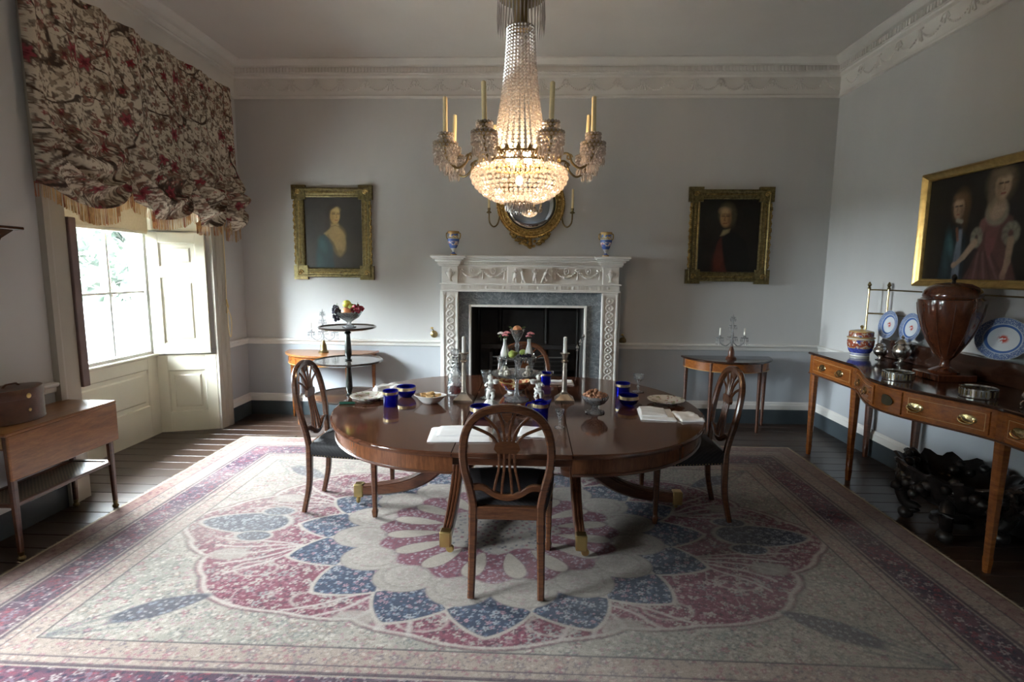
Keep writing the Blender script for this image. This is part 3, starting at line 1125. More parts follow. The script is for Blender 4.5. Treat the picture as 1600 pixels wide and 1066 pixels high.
# bell cranks on either side
def bell(x, z, label):
    t = thing('bell_crank', label, 'bell crank', (x, D, z))
    MB().lathe([(0, 0.0), (0.038, 0.0), (0.040, 0.006), (0.030, 0.012), (0.014, 0.020), (0.010, 0.05), (0.0, 0.052)], 16).build('rose', 'dark_brass', t).rotation_euler = (PI / 2, 0, 0)
    MB().tube([(0, -0.045, 0), (0.01, -0.05, 0.04), (-0.012, -0.05, 0.065)], [0.007, 0.006, 0.006], 8).build('lever', 'dark_brass', t)
    MB().ball((-0.014, -0.05, 0.072), 0.012, (1.4, 1, 1), 10, 8).build('knob', 'brass', t)
bell(-1.065, 0.93, 'small brass bell crank on the wall left of the fireplace')
bell(0.985, 0.885, 'small dark bell crank above the rail right of the fireplace')

# ------------------------------------------------------------------ convex mirror
def gilt(name, c1, c2, rough=0.38, scale=35):
    m, nt, b = new_mat(name)
    f = noise(nt, scale, 5, 0.7)
    nt.links.new(ramp(nt, f, [(0.35, c1), (0.7, c2)]), b.inputs['Base Color'])
    b.inputs['Metallic'].default_value = 0.75
    b.inputs['Roughness'].default_value = rough
    bump(nt, b, f, 0.35, 0.006)
gilt('gilt', (0.16, 0.09, 0.025), (0.52, 0.36, 0.12))
gilt('old_gilt', (0.085, 0.066, 0.028), (0.27, 0.21, 0.09))
m, nt, b = new_mat('mirror_glass')
b.inputs['Base Color'].default_value = (0.80, 0.82, 0.85, 1)
b.inputs['Metallic'].default_value = 1.0
b.inputs['Roughness'].default_value = 0.03
plain('ebony', (0.012, 0.011, 0.010), 0.3, var=0.2)
plain('candle_wax', (0.80, 0.67, 0.38), 0.5, var=0.03)
plain('white_wax', (0.82, 0.80, 0.74), 0.5, var=0.03)

MZ, MR = 2.325, 0.355
mr = thing('convex_mirror', 'round convex mirror in ball-studded gilt frame with two candle arms above fireplace', 'mirror', (-0.028, D, MZ))
def ringy(prof, seg=56):
    """lathe about the y axis: prof = (radius, distance out of wall)"""
    m = MB().lathe(prof, seg, cap=False)
    V = np.concatenate(m.v)
    m.v = [np.stack([V[:, 0], -V[:, 2], V[:, 1]], 1)]
    return m
ringy([(0.36, 0.0), (0.36, 0.02), (0.352, 0.035), (0.335, 0.035), (0.325, 0.024), (0.285, 0.030), (0.278, 0.045), (0.268, 0.048), (0.262, 0.035), (0.262, 0.0)]).build('frame', 'gilt', mr, fix=True)
ringy([(0.262, 0.020), (0.262, 0.032), (0.250, 0.034), (0.245, 0.020)]).build('ebony_slip', 'ebony', mr, fix=True)
ringy([(0.252 * math.sin(a), 0.012 + 0.030 * math.cos(a)) for a in np.linspace(PI / 2, 0.001, 14)]).build('convex_glass', 'mirror_glass', mr, fix=True, angle=80)
bl = MB().ball((0, 0, 0), 0.0125, seg=8, rings=6).mesh('stud', 'gilt')
for i in range(44):
    a = 2 * PI * i / 44
    link('stud', bl, mr, (0.306 * math.cos(a), -0.032, 0.306 * math.sin(a)))
rp = MB()
for i in range(90):
    a = 2 * PI * i / 90
    rp.ico((0.352 * math.cos(a), -0.03, 0.352 * math.sin(a)), 0.012)
rp.build('rope_edge', 'gilt', mr, angle=80)
lf = MB()
rg = np.random.default_rng(4)
for i in range(70):
    t = rg.random() * 2 - 1
    x = t * 0.20
    zb = -math.sqrt(max(0, 0.36 ** 2 - x * x)) - 0.004
    z = zb - rg.random() * (0.085 * (1 - abs(t)) ** 0.7 + 0.012)
    lf.ico((x, -0.015 - 0.02 * rg.random(), z), 0.012 + 0.010 * rg.random(), (1.3, 0.6, 0.9))
lf.lathe([(0, -0.09), (0.012, -0.08), (0.02, -0.06), (0.012, -0.045), (0.022, -0.02), (0, 0)], 10, (0, -0.02, -0.36))
lf.build('leaf_apron', 'gilt', mr, angle=80)
lf = MB()
for i in range(60):
    t = rg.random() * 2 - 1
    x = t * 0.16
    z = math.sqrt(max(0, 0.36 ** 2 - x * x)) + rg.random() * 0.14 * (1 - abs(t))
    lf.ico((x, -0.02 - 0.02 * rg.random(), z), 0.014 + 0.010 * rg.random(), (1.2, 0.6, 1))
lf.build('leaf_crest', 'gilt', mr, angle=80)
for s in (-1, 1):
    a = MB().tube(spl([(s * 0.325, -0.03, -0.13), (s * 0.345, -0.07, -0.215), (s * 0.385, -0.10, -0.245), (s * 0.425, -0.11, -0.20), (s * 0.432, -0.11, -0.11)], 6), 0.008, 8)
    ao = a.build('candle_arm', 'dark_brass', mr)
    MB().lathe([(0.0, -0.10), (0.014, -0.095), (0.028, -0.088), (0.024, -0.08), (0.012, -0.07), (0.015, -0.055), (0.015, -0.04), (0.0, -0.04)], 14, (s * 0.432, -0.11, -0.015)).build('socket', 'dark_brass', ao)
    MB().lathe([(0.0, 0.0), (0.012, 0.0), (0.0115, 0.195), (0.004, 0.20), (0, 0.205)], 12, (s * 0.432, -0.11, -0.06)).build('candle', 'candle_wax', ao)

# ------------------------------------------------------------------ paintings
vcol('canvas_oil', 0.42, 0.35, 0.25, 90)

class Paint:
    def __init__(self, nx, ny, base):
        self.u, self.v = np.meshgrid(np.linspace(0, 1, nx), np.linspace(0, 1, ny), indexing='ij')
        self.c = np.ones((nx, ny, 3)) * np.array(hexc(base))
        self.ar = 1.0
        self.n1 = vnoise(self.u + 3, self.v * 1.2, 9, 5) - 0.5
        self.n2 = vnoise(self.u, self.v * 1.2 + 7, 28, 6) - 0.5
    def blend(self, mask, h):
        c = np.array(hexc(h)) if isinstance(h, str) else np.array(h)
        self.c = self.c * (1 - mask[..., None]) + c * mask[..., None]
    def ell(self, cx, cy, a, b, h, soft=0.15, rot=0.0, op=1.0):
        x = (self.u - cx) * self.ar
        y = self.v - cy
        a = a * self.ar
        cr, sr = math.cos(rot), math.sin(rot)
        X, Y = x * cr + y * sr, -x * sr + y * cr
        d = np.sqrt((X / a) ** 2 + (Y / b) ** 2)
        self.blend(op * np.clip((1 + soft - d) / (2 * soft), 0, 1), h)
    def line(self, pts, w, h, op=1.0, soft=0.4, w2=None):
        pts = [np.array(p, float) for p in pts]
        for i in range(len(pts) - 1):
            a, b = pts[i], pts[i + 1]
            ab = (b - a) * np.array((self.ar, 1))
            px = (self.u - a[0]) * self.ar
            py = self.v - a[1]
            t = np.clip((px * ab[0] + py * ab[1]) / (ab @ ab + 1e-12), 0, 1)
            d = np.hypot(px - ab[0] * t, py - ab[1] * t)
            ww = w if w2 is None else w + (w2 - w) * (i + t) / (len(pts) - 1)
            self.blend(op * np.clip((1 + soft - d / ww) / (2 * soft), 0, 1), h)
    def poly(self, pts, h, op=1.0, soft=0.012):
        P = np.array(pts, float)
        ins = np.zeros(self.u.shape, bool)
        dm_ = np.full(self.u.shape, 9.0)
        n = len(P)
        for i in range(n):
            a, b = P[i], P[(i + 1) % n]
            c1 = ((a[1] > self.v) != (b[1] > self.v))
            xi = (b[0] - a[0]) * (self.v - a[1]) / (b[1] - a[1] + 1e-12) + a[0]
            ins ^= c1 & (self.u < xi)
            ab = (b - a) * np.array((self.ar, 1))
            px = (self.u - a[0]) * self.ar
            py = self.v - a[1]
            t = np.clip((px * ab[0] + py * ab[1]) / (ab @ ab + 1e-12), 0, 1)
            dm_ = np.minimum(dm_, np.hypot(px - ab[0] * t, py - ab[1] * t))
        sd = np.where(ins, dm_, -dm_)
        self.blend(op * np.clip(0.5 + sd / (2 * soft), 0, 1), h)
    def finish(self, amt=0.25):
        k = 1 + amt * (self.n1 + 0.8 * self.n2)
        return np.clip(self.c * k[..., None], 0, 1)

def lady():
    p = Paint(110, 136, '2d2723')
    p.ar = 0.62 / 0.76
    p.ell(0.35, 0.35, 0.5, 0.6, '352e29', 0.6)
    p.ell(0.60, 0.15, 0.40, 0.25, '3c322a', 0.7)
    p.ell(0.47, 0.76, 0.105, 0.115, '241a14', 0.3)           # hair
    p.ell(0.40, 0.60, 0.05, 0.09, '2a1d15', 0.5)
    p.poly([(0.17, 0.0), (0.19, 0.25), (0.26, 0.44), (0.35, 0.50), (0.48, 0.30), (0.52, 0.0)], '26393d')      # blue wrap
    p.ell(0.30, 0.33, 0.06, 0.10, '415a5c', 0.6, 0.3)
    p.ell(0.25, 0.10, 0.05, 0.12, '33484c', 0.6)
    p.poly([(0.50, 0.0), (0.47, 0.22), (0.60, 0.14), (0.74, 0.18), (0.76, 0.30), (0.80, 0.12), (0.82, 0.0)], '3b332c')
    p.poly([(0.33, 0.49), (0.43, 0.555), (0.455, 0.59), (0.455, 0.63), (0.595, 0.63), (0.60, 0.57), (0.65, 0.53), (0.70, 0.46), (0.715, 0.36), (0.68, 0.25), (0.61, 0.18), (0.56, 0.22), (0.50, 0.37)], 'a08a5e')
    p.ell(0.57, 0.46, 0.10, 0.10, 'b99d68', 0.7)
    p.ell(0.60, 0.30, 0.085, 0.085, 'b09768', 0.6)
    p.ell(0.60, 0.22, 0.05, 0.05, '8f7a55', 0.6)
    p.line([(0.40, 0.47), (0.50, 0.33), (0.55, 0.22)], 0.010, '5d4c33', 0.5)
    p.ell(0.535, 0.745, 0.083, 0.118, 'c3a268', 0.12, -0.06)     # face
    p.ell(0.48, 0.73, 0.035, 0.10, '96784a', 0.6, 0, 0.6)
    p.ell(0.56, 0.82, 0.05, 0.035, 'd2b47c', 0.7)
    p.line([(0.44, 0.58), (0.53, 0.605), (0.60, 0.585)], 0.006, '6e5434', 0.6)
    for ex in (0.512, 0.588):
        p.line([(ex - 0.022, 0.765), (ex + 0.022, 0.767)], 0.006, '3b2a1c', 0.85)
        p.line([(ex - 0.026, 0.787), (ex + 0.026, 0.788)], 0.005, '6a4f32', 0.7)
    p.line([(0.556, 0.765), (0.566, 0.715), (0.552, 0.708)], 0.006, '8f7043', 0.7)
    p.line([(0.530, 0.678), (0.578, 0.680)], 0.007, '8e4a35', 0.8)
    p.ell(0.55, 0.645, 0.03, 0.012, 'a98553', 0.6, 0, 0.6)
    p.ell(0.475, 0.86, 0.09, 0.03, '2a1d15', 0.5, 0.4)
    p.c *= 0.8
    return p.finish()

def gentleman():
    p = Paint(110, 136, '14100d')
    p.ar = 0.62 / 0.76
    p.ell(0.5, 0.55, 0.5, 0.5, '1b1612', 0.7)
    p.poly([(0.36, 0.0), (0.30, 0.20), (0.36, 0.42), (0.46, 0.55), (0.60, 0.56), (0.78, 0.44), (0.86, 0.2), (0.86, 0.0)], '100d0c')
    p.poly([(0.27, 0.0), (0.27, 0.22), (0.32, 0.42), (0.38, 0.49), (0.40, 0.36), (0.44, 0.14), (0.50, 0.0)], '4a2018')
    p.ell(0.34, 0.10, 0.08, 0.14, '5e2a1c', 0.7, 0, 0.7)
    p.poly([(0.36, 0.50), (0.40, 0.58), (0.52, 0.60), (0.50, 0.55), (0.42, 0.51)], '8d7f60')
    p.ell(0.46, 0.80, 0.13, 0.14, '5d5340', 0.35)                 # grey wig
    p.ell(0.55, 0.74, 0.05, 0.11, '4a4233', 0.5)
    p.ell(0.435, 0.745, 0.092, 0.125, '94704a', 0.15)
    p.ell(0.415, 0.84, 0.08, 0.045, 'a58660', 0.6)
    p.ell(0.50, 0.72, 0.035, 0.10, '6b4a30', 0.6, 0, 0.6)
    for ex in (0.392, 0.468):
        p.line([(ex - 0.022, 0.772), (ex + 0.022, 0.772)], 0.007, '2b1c13', 0.85)
        p.line([(ex - 0.026, 0.797), (ex + 0.026, 0.797)], 0.005, '503822', 0.7)
    p.line([(0.425, 0.765), (0.412, 0.715), (0.432, 0.708)], 0.007, '6b4a2c', 0.8)
    p.line([(0.40, 0.672), (0.455, 0.674)], 0.007, '6a2f22', 0.8)
    return p.finish()

def children():
    p = Paint(180, 150, '16110e')
    p.u = p.u * 0.68
    p.ar = 1.50 / 0.735
    A = p.ar
    X = lambda q: q
    # u = 0 at the far (left in view) end
    p.ell(0.5, 0.3, 0.7, 0.5, '1b1512', 0.7)
    p.v = p.v + 0.04
    # child at left: blue coat
    p.poly([(0.105, 0.0), (0.12, 0.30), (0.135, 0.46), (0.175, 0.56), (0.245, 0.56), (0.265, 0.40), (0.262, 0.0)], '1b262c')
    p.ell(0.150, 0.40, 0.018, 0.13, '2c474d', 0.6, 0, 0.9)
    p.ell(0.172, 0.36, 0.014, 0.10, '466a6b', 0.7, 0.2, 0.8)
    p.ell(0.150, 0.18, 0.02, 0.10, '263a40', 0.7)
    p.poly([(0.195, 0.0), (0.200, 0.30), (0.215, 0.52), (0.235, 0.52), (0.240, 0.25), (0.240, 0.0)], '6d7480')
    p.line([(0.205, 0.02), (0.213, 0.28)], 0.006, '565d68', 0.7)
    p.line([(0.20, 0.53), (0.212, 0.42)], 0.016, '7b4a2e', 0.8)
    p.ell(0.212, 0.745, 0.050, 0.150, '6b4e34', 0.35)
    p.ell(0.243, 0.66, 0.020, 0.13, '5a412c', 0.6)
    p.ell(0.200, 0.725, 0.032, 0.105, 'a98a70', 0.15)
    p.ell(0.193, 0.77, 0.024, 0.03, 'bb9d82', 0.6)
    p.ell(0.205, 0.835, 0.036, 0.035, '74563a', 0.5)
    p.ell(0.221, 0.69, 0.012, 0.07, '80634c', 0.6, 0, 0.7)
    p.line([(0.198, 0.61), (0.225, 0.595)], 0.020, '9b9788', 0.9)
    for ex in (0.186, 0.210):
        p.line([(ex - 0.007, 0.745), (ex + 0.007, 0.745)], 0.009, '2f2018', 0.85)
    p.line([(0.193, 0.735), (0.190, 0.695)], 0.006, '8a6a50', 0.8)
    p.line([(0.190, 0.665), (0.204, 0.665)], 0.007, '8a4438', 0.85)
    p.v = p.v - 0.04
    p.u = p.u - 0.022
    p.v = p.v + 0.055
    # lady: rose dress
    p.poly([(0.225, 0.0), (0.27, 0.14), (0.315, 0.32), (0.30, 0.46), (0.31, 0.58), (0.345, 0.62), (0.43, 0.66), (0.48, 0.60), (0.50, 0.45), (0.455, 0.36), (0.50, 0.2), (0.54, 0.0)], '5b3a38')
    for k_, xx in enumerate((0.26, 0.30, 0.335, 0.37, 0.41, 0.45, 0.49)):
        p.line([(xx, 0.0), (0.33 + (xx - 0.33) * 0.35, 0.30)], 0.012, '7d5f5c' if k_ % 2 else '452a29', 0.65, 0.8)
    p.poly([(0.345, 0.58), (0.352, 0.36), (0.375, 0.24), (0.40, 0.34), (0.425, 0.58)], '784a48')
    p.poly([(0.305, 0.46), (0.315, 0.60), (0.35, 0.64), (0.345, 0.50)], '7f5450')
    p.ell(0.395, 0.66, 0.060, 0.125, '8f8675', 0.12)               # lace collar
    p.ell(0.395, 0.70, 0.045, 0.110, 'b09a85', 0.15)
    p.ell(0.40, 0.80, 0.022, 0.08, 'ab927b', 0.3)
    p.ell(0.402, 0.91, 0.068, 0.150, '7b6a54', 0.4)                 # hair
    p.ell(0.357, 0.84, 0.016, 0.16, '7b6a54', 0.7)
    p.ell(0.412, 0.885, 0.040, 0.120, 'b49a82', 0.15)
    p.ell(0.42, 0.935, 0.027, 0.03, 'c3ab92', 0.6)
    p.ell(0.405, 0.995, 0.046, 0.035, '857158', 0.5)
    p.ell(0.392, 0.87, 0.013, 0.08, '8b705a', 0.6, 0, 0.7)
    for ex in (0.401, 0.428):
        p.line([(ex - 0.008, 0.905), (ex + 0.008, 0.907)], 0.009, '2f2018', 0.85)
    p.line([(0.417, 0.90), (0.422, 0.85), (0.414, 0.845)], 0.006, '8e7059', 0.8)
    p.line([(0.408, 0.815), (0.426, 0.817)], 0.009, '8a3f38', 0.85)
    for i in range(16):                                             # ruffles
        a = 2 * PI * i / 16
        p.ell(0.300 + 0.022 * math.cos(a), 0.445 + 0.065 * math.sin(a), 0.012, 0.030, '8d8878' if i % 2 else '6b6659', 0.5)
        p.ell(0.478 + 0.030 * math.cos(a), 0.46 + 0.070 * math.sin(a), 0.014, 0.032, '8d8878' if i % 2 else '6b6659', 0.5)
    p.line([(0.292, 0.40), (0.235, 0.27), (0.195, 0.205)], 0.036, 'a08772', 1, 0.3, 0.020)
    p.ell(0.182, 0.195, 0.016, 0.028, 'a08772', 0.3, 0.6)
    p.line([(0.482, 0.40), (0.478, 0.22), (0.468, 0.13)], 0.036, 'a08772', 1, 0.3, 0.026)
    p.ell(0.462, 0.09, 0.015, 0.05, '9b7a68', 0.3)
    p.u = p.u + 0.022
    p.v = p.v - 0.055
    p.c *= 0.72
    return p.finish(0.3)

def frame_profile_rect(w, h, wi, prof, par, nm, mat):
    """picture frame: profile (inset from outer edge, out of wall) swept round a w*h rectangle in local xz, facing -y"""
    m = MB()
    rings = []
    for (i, o) in prof:
        rings.append([(-w / 2 + i, -o, -h / 2 + i), (w / 2 - i, -o, -h / 2 + i), (w / 2 - i, -o, h / 2 - i), (-w / 2 + i, -o, h / 2 - i)])
    m.grid(np.array(rings), cv=True)
    return m.build(nm, mat, par, fix=False, angle=25)

def portrait(name, label, loc, cfn, tilt):
    t = thing(name, label, 'painting', loc)
    w, h = 0.82, 0.945
    prof = [(0.0, 0.0), (0.0, 0.035), (0.008, 0.045), (0.02, 0.045), (0.03, 0.036), (0.065, 0.032), (0.075, 0.028), (0.088, 0.034), (0.096, 0.030), (0.102, 0.016), (0.102, 0.0)]
    fo = frame_profile_rect(w, h, 0.1, prof, t, 'frame', 'old_gilt')
    for sx in (-1, 1):
        for sz in (-1, 1):
            e = MB()
            cx, cz = sx * (w / 2 - 0.05), sz * (h / 2 - 0.05)
            e.prism([(cx - 0.075, cz - 0.075), (cx + 0.075, cz - 0.075), (cx + 0.075, cz + 0.075), (cx - 0.075, cz + 0.075)], -0.040, -0.002, 'y')
            eo = e.build('frame_corner', 'old_gilt', fo, smooth=False)
            s_ = MB()
            s_.tube([(cx + 0.028 * math.cos(a) * (1 - a / 9), -0.046, cz + 0.028 * math.sin(a) * (1 - a / 9)) for a in np.linspace(0, 7.0, 22)], 0.0085, 6)
            s_.ball((cx, -0.044, cz), 0.010, seg=8, rings=6)
            s_.build('scroll', 'gilt', eo)
    # carved leaf edge along the two sides
    rg = np.random.default_rng(9)
    c = MB()
    for s in (-1, 1):
        for i in range(34):
            z = -h / 2 + 0.15 + (h - 0.30) * i / 33
            c.ico((s * (w / 2 + 0.006 * math.sin(i * 1.7)), -0.040, z), 0.011 + 0.004 * rg.random(), (1, 0.7, 1.2))
            c.ico((s * (w / 2 - 0.05), -0.034, z), 0.008, (1, 0.6, 1.2))
    for s in (-1, 1):
        for i in range(28):
            x = -w / 2 + 0.16 + (w - 0.32) * i / 27
            c.ico((x, -0.034, s * (h / 2 - 0.05)), 0.008, (1.2, 0.6, 1))
    c.build('carved_edge', 'gilt', fo, angle=80)['kind'] = 'stuff'
    C = cfn()
    nx, ny = C.shape[:2]
    W, H = w - 0.196, h - 0.196
    P = np.zeros((nx, ny, 3))
    u, v = np.meshgrid(np.linspace(-W / 2, W / 2, nx), np.linspace(-H / 2, H / 2, ny), indexing='ij')
    P[..., 0], P[..., 2], P[..., 1] = u, v, -0.012
    painted_grid('canvas', P, C, 'canvas_oil', t)
    MB().bb(-W / 2, W / 2, -0.010, 0, -H / 2, H / 2).build('stretcher', 'ebony', t)
    t.rotation_euler = (tilt, 0, 0)
    return t
portrait('portrait_painting', 'gilt-framed portrait of a woman in a blue wrap and pale bodice', (-2.138, D - 0.004, 2.010), lady, 0)
portrait('portrait_painting', 'gilt-framed dark portrait of a man in a red waistcoat', (2.045, D - 0.004, 2.006), gentleman, 0)

t = thing('group_painting', 'large gilt-framed painting of a child in blue and woman in rose dress', 'painting', (XR - 0.006, 3.8705, 1.962), -PI / 2)
w, h = 1.139, 0.855
prof = [(0.0, 0.0), (0.0, 0.045), (0.010, 0.055), (0.022, 0.050), (0.045, 0.028), (0.055, 0.026), (0.060, 0.016), (0.060, 0.0)]
plain('gold_leaf', (0.46, 0.31, 0.11), 0.3, 0.85, var=0.2, scale=20)
fo = frame_profile_rect(w, h, 0.06, prof, t, 'frame', 'gold_leaf')
C = children()
nx, ny = C.shape[:2]
W, H = w - 0.116, h - 0.116
P = np.zeros((nx, ny, 3))
u, v = np.meshgrid(np.linspace(-W / 2, W / 2, nx), np.linspace(-H / 2, H / 2, ny), indexing='ij')
P[..., 0], P[..., 2], P[..., 1] = u, v, -0.012
painted_grid('canvas', P, C, 'canvas_oil', t)
MB().bb(-W / 2, W / 2, -0.010, 0, -H / 2, H / 2).build('stretcher', 'ebony', t)
# ------------------------------------------------------------------ rug
vcol('rug_pile', 0.95, 0.1, 0.50, 230, 0.7, 0.1)
plain('rug_fringe', (0.36, 0.30, 0.22), 0.9, var=0.2)
RX0, RX1, RY0, RY1 = -2.757, 2.400, 1.47, 4.95
MCX, MCY = -0.185, 3.20

def make_rug():
    nx, ny = 860, 580
    u = np.linspace(0, 1, nx)
    v = np.linspace(0, 1, ny) ** 1.12
    X, Y = np.meshgrid(RX0 + (RX1 - RX0) * u, RY0 + (RY1 - RY0) * v, indexing='ij')
    H = lambda h: np.array(hexc(h))
    cream, sand, rose, wine, navy, blue, sage, pink, brown = map(H, ('9f958a', '9a8d80', '7d404f', '692c3a', '2b2f44', '35465e', '8b8f86', 'a5707a', '6a4f4a'))
    C = np.ones((nx, ny, 3)) * cream
    def bl(mask, c, op=1.0):
        nonlocal C
        m = np.clip(mask, 0, 1)[..., None] * op
        C = C * (1 - m) + c * m
    st = lambda d, s=0.006: np.clip(0.5 - d / s, 0, 1)      # inside where d<0
    n = lambda sc, sd: vnoise(X + 20, Y + 20, sc, sd)
    veins = lambda sc, sd, w: np.clip((w - np.abs(n(sc, sd) - 0.5)) / 0.02, 0, 1)
    blob = lambda sc, sd, t: np.clip((n(sc, sd) - t) / 0.05, 0, 1)
    # distance from the edge
    e = np.minimum(np.minimum(X - RX0, RX1 - X), np.minimum(Y - RY0, RY1 - Y))
    def flora(mask, sc, seed, cols, petals=5, fill=0.75, op=0.9, core=None, line=None):
        r_, id_ = florets(X, Y, sc, seed, petals, 0.3, fill)
        m = np.clip((1 - r_) / 0.18, 0, 1) * mask
        if line is not None:
            bl(np.clip((1.28 - r_) / 0.15, 0, 1) * mask, line, 0.55)
        for k_, c_ in enumerate(cols):
            lo, hi = k_ / len(cols), (k_ + 1) / len(cols)
            bl(m * ((id_ >= lo) & (id_ < hi)), c_, op)
        if core is not None:
            bl(np.clip((0.42 - r_) / 0.12, 0, 1) * mask, core, 0.9)
    one = np.ones_like(X)
    # ---- field
    bl(0.6 * n(2.3, 1), sage, 0.75)
    bl(blob(2.0, 2, 0.45), H('b3a79a'), 0.4)
    bl(veins(9, 5, 0.028), H('77726c'), 0.55)
    bl(veins(17, 55, 0.030), H('837d77'), 0.45)
    flora(one, 17, 3, [H('a07c7e'), H('97666c'), H('8d8c86'), H('9d8a80')], 5, 0.60, 0.85, H('b8aea0'), H('6f6662'))
    flora(one, 34, 4, [H('6b6767'), H('a58088'), H('bdb2a6')], 4, 0.65, 0.75)
    flora(one, 52, 6, [H('5f6066'), H('8b6a6c'), H('c2b8ab')], 4, 0.55, 0.6)
    # ---- medallion in stretched polar coordinates
    dx, dy = (X - MCX), (Y - MCY)
    ex, ey = dx / 1.93, dy / 1.17
    r = np.hypot(ex, ey)
    th = np.arctan2(ey, ex)
    lob = 16
    sc_ = np.abs(np.cos(th * lob / 2))
    base = 0.86 + 0.10 * np.abs(np.cos(th * 4 + 0.0)) ** 0.8 + 0.025 * sc_
    base = base * (1 + 0.05 * np.cos(2 * th))
    dmed = r - base
    inside = st(dmed, 0.012)
    bl(inside, rose)
    bl(inside * blob(3, 8, 0.45), wine, 0.5)
    bl(inside * veins(8, 10, 0.026), H('a89a94'), 0.75)
    bl(inside * veins(15, 13, 0.030), H('4f2b38'), 0.55)
    flora(inside, 16, 9, [H('ab9c94'), H('a17c80'), H('b3a69c'), H('8f8a88')], 5, 0.85, 0.9, H('7d3a48'), H('5b2c3a'))
    flora(inside, 30, 11, [H('b0a39b'), H('9c7278'), H('54323f'), H('a89f96')], 4, 0.80, 0.85)
    flora(inside, 55, 12, [H('aa9d97'), H('3e2c3c'), H('9a6d74')], 4, 0.6, 0.7)
    bl(st(np.abs(dmed + 0.012) - 0.007, 0.008), H('b6aca2'), 0.85)
    bl(st(np.abs(dmed - 0.004) - 0.004, 0.008), H('5f4a4c'), 0.6)
    # pale branching sprays along eight axes
    for a in np.arange(8) * PI / 4 + PI / 8:
        ca, sa = math.cos(a), math.sin(a)
        al = ex * ca + ey * sa
        pr = -ex * sa + ey * ca
        for k_ in (-1.0, -0.5, 0.0, 0.5, 1.0):
            wv = pr - k_ * 0.75 * np.clip(al - 0.58, 0, 1) ** 1.15 - 0.010 * np.sin(al * 26 + k_)
            bl(inside * st(np.abs(wv) - 0.0065, 0.008) * (al > 0.58) * (al < 0.88), H('b9aea6'), 0.8)
        bl(st(np.hypot((al - 0.845) * 1.0, pr) - 0.055, 0.02) * inside, H('a59c92'), 0.75)
    # small pale scallop bays near the medallion rim
    for a in np.arange(16) * PI / 8 + PI / 16:
        q = np.hypot(ex - 0.80 * math.cos(a), ey - 0.80 * math.sin(a))
        bl(inside * st(np.abs(q - 0.060) - 0.005, 0.008), H('b6aaa0'), 0.6)
    # navy pendants on the long axis
    for s in (-1, 1):
        px, py = s * dx - 1.62, dy
        d = np.hypot(px / 0.27, py / (0.125 * (1 - 0.25 * np.clip(px / 0.27, -1, 1)))) - 1
        m = st(d, 0.06)
        bl(st(d - 0.12, 0.08), H('a9a098'), 0.9)
        bl(m, navy)
        flora(m, 26, 14, [H('8f929c'), H('7d8290'), H('a2a2a6')], 5, 0.9, 0.9, navy)
        flora(m, 50, 114, [H('8f929c'), H('5d6374')], 4, 0.7, 0.8)
        for q in (-1, 1):
            d2 = np.hypot((px + 0.14) / 0.10, (py - q * 0.17) / 0.055) - 1
            bl(st(d2 - 0.2, 0.1), H('a9a098'), 0.8)
            bl(st(d2, 0.1), navy)
            flora(st(d2, 0.1), 36, 15, [H('8f929c'), H('7d8290')], 5, 0.9, 0.9)
    # navy lozenge ring
    fx, fy = dx / 1.06, dy / 0.85
    rr = np.hypot(fx, fy)
    tt = np.arctan2(fy, fx) + PI / 2
    loc = (tt + PI / 16) % (PI / 8) - PI / 16
    tang = np.abs(loc) / (PI / 16)
    rad = (rr - 0.985) / np.where(rr > 0.985, 0.185, 0.15)
    d = tang ** 1.25 * 0.95 + np.abs(rad) ** 1.1 * 0.85 - 0.93
    bl(st(d - 0.13, 0.05), H('b0a59a'), 0.9)
    ml = st(d, 0.05)
    bl(ml, navy * 0.65 + blue * 0.35)
    flora(ml, 22, 16, [H('8b8f98'), H('a5808a'), H('9c9ca0')], 5, 0.9, 0.9, H('5a4656'), H('1e2233'))
    flora(ml, 44, 17, [H('a5808a'), H('8b8f98'), H('4d5a70')], 4, 0.7, 0.85)
    # cream petals inside the ring
    inn = rr < 0.93
    loc2 = tt % (PI / 8) - PI / 16
    px = loc2 * np.maximum(rr, 0.05)
    for (c0, a0, b0, col, op) in ((0.79, 0.168, 0.165, '9b9086', 1.0), (0.78, 0.125, 0.115, 'a49a8f', 0.6), (0.75, 0.06, 0.07, '998b83', 0.5)):
        d = np.hypot(px / a0, (rr - c0) / b0) - 1
        bl(st(d - 0.10, 0.06) * inn, H('5c4a4c'), 0.35 if c0 == 0.80 and a0 > .12 else 0.15)
        bl(st(d, 0.05), H(col), op)
        if a0 > 0.12:
            bl(st(np.abs(d + 0.02) - 0.022, 0.03), H('6f5f60'), 0.55)
    pet = (rr < 0.97) * (1 - ml)
    flora(pet * 1.0, 30, 34, [H('8d827a'), H('a99e94'), H('96787a')], 5, 0.8, 0.55)
    flora(pet * 1.0, 56, 35, [H('857a74'), H('b0a69c')], 4, 0.6, 0.5)
    core = st(rr - 0.675 - 0.03 * np.cos(tt * 16), 0.02)
    bl(core, rose * 0.85)
    flora(core, 24, 18, [H('a3959a'), H('8d7a82'), H('6b3140')], 5, 0.9, 0.85, wine)
    flora(core, 48, 19, [H('4b3846'), H('a09498')], 4, 0.7, 0.8)
    bl(core * veins(9, 20, 0.02), H('4b3846'), 0.6)
    for k_, c0 in ((0, 0.52),):
        d = np.hypot(px / (0.030 + 0.045 * np.clip((rr - 0.36) / 0.3, 0, 1)), (rr - 0.50) / 0.15) - 1
        bl(st(d - 0.12, 0.1), H('5c4a4c'), 0.5)
        bl(st(d, 0.08), H('a29588'))
    c2 = st(rr - 0.33 - 0.03 * np.cos(tt * 8), 0.02)
    bl(c2, H('9a8f86'))
    flora(c2, 26, 21, [navy, rose, H('7b7276')], 5, 0.85, 0.85)
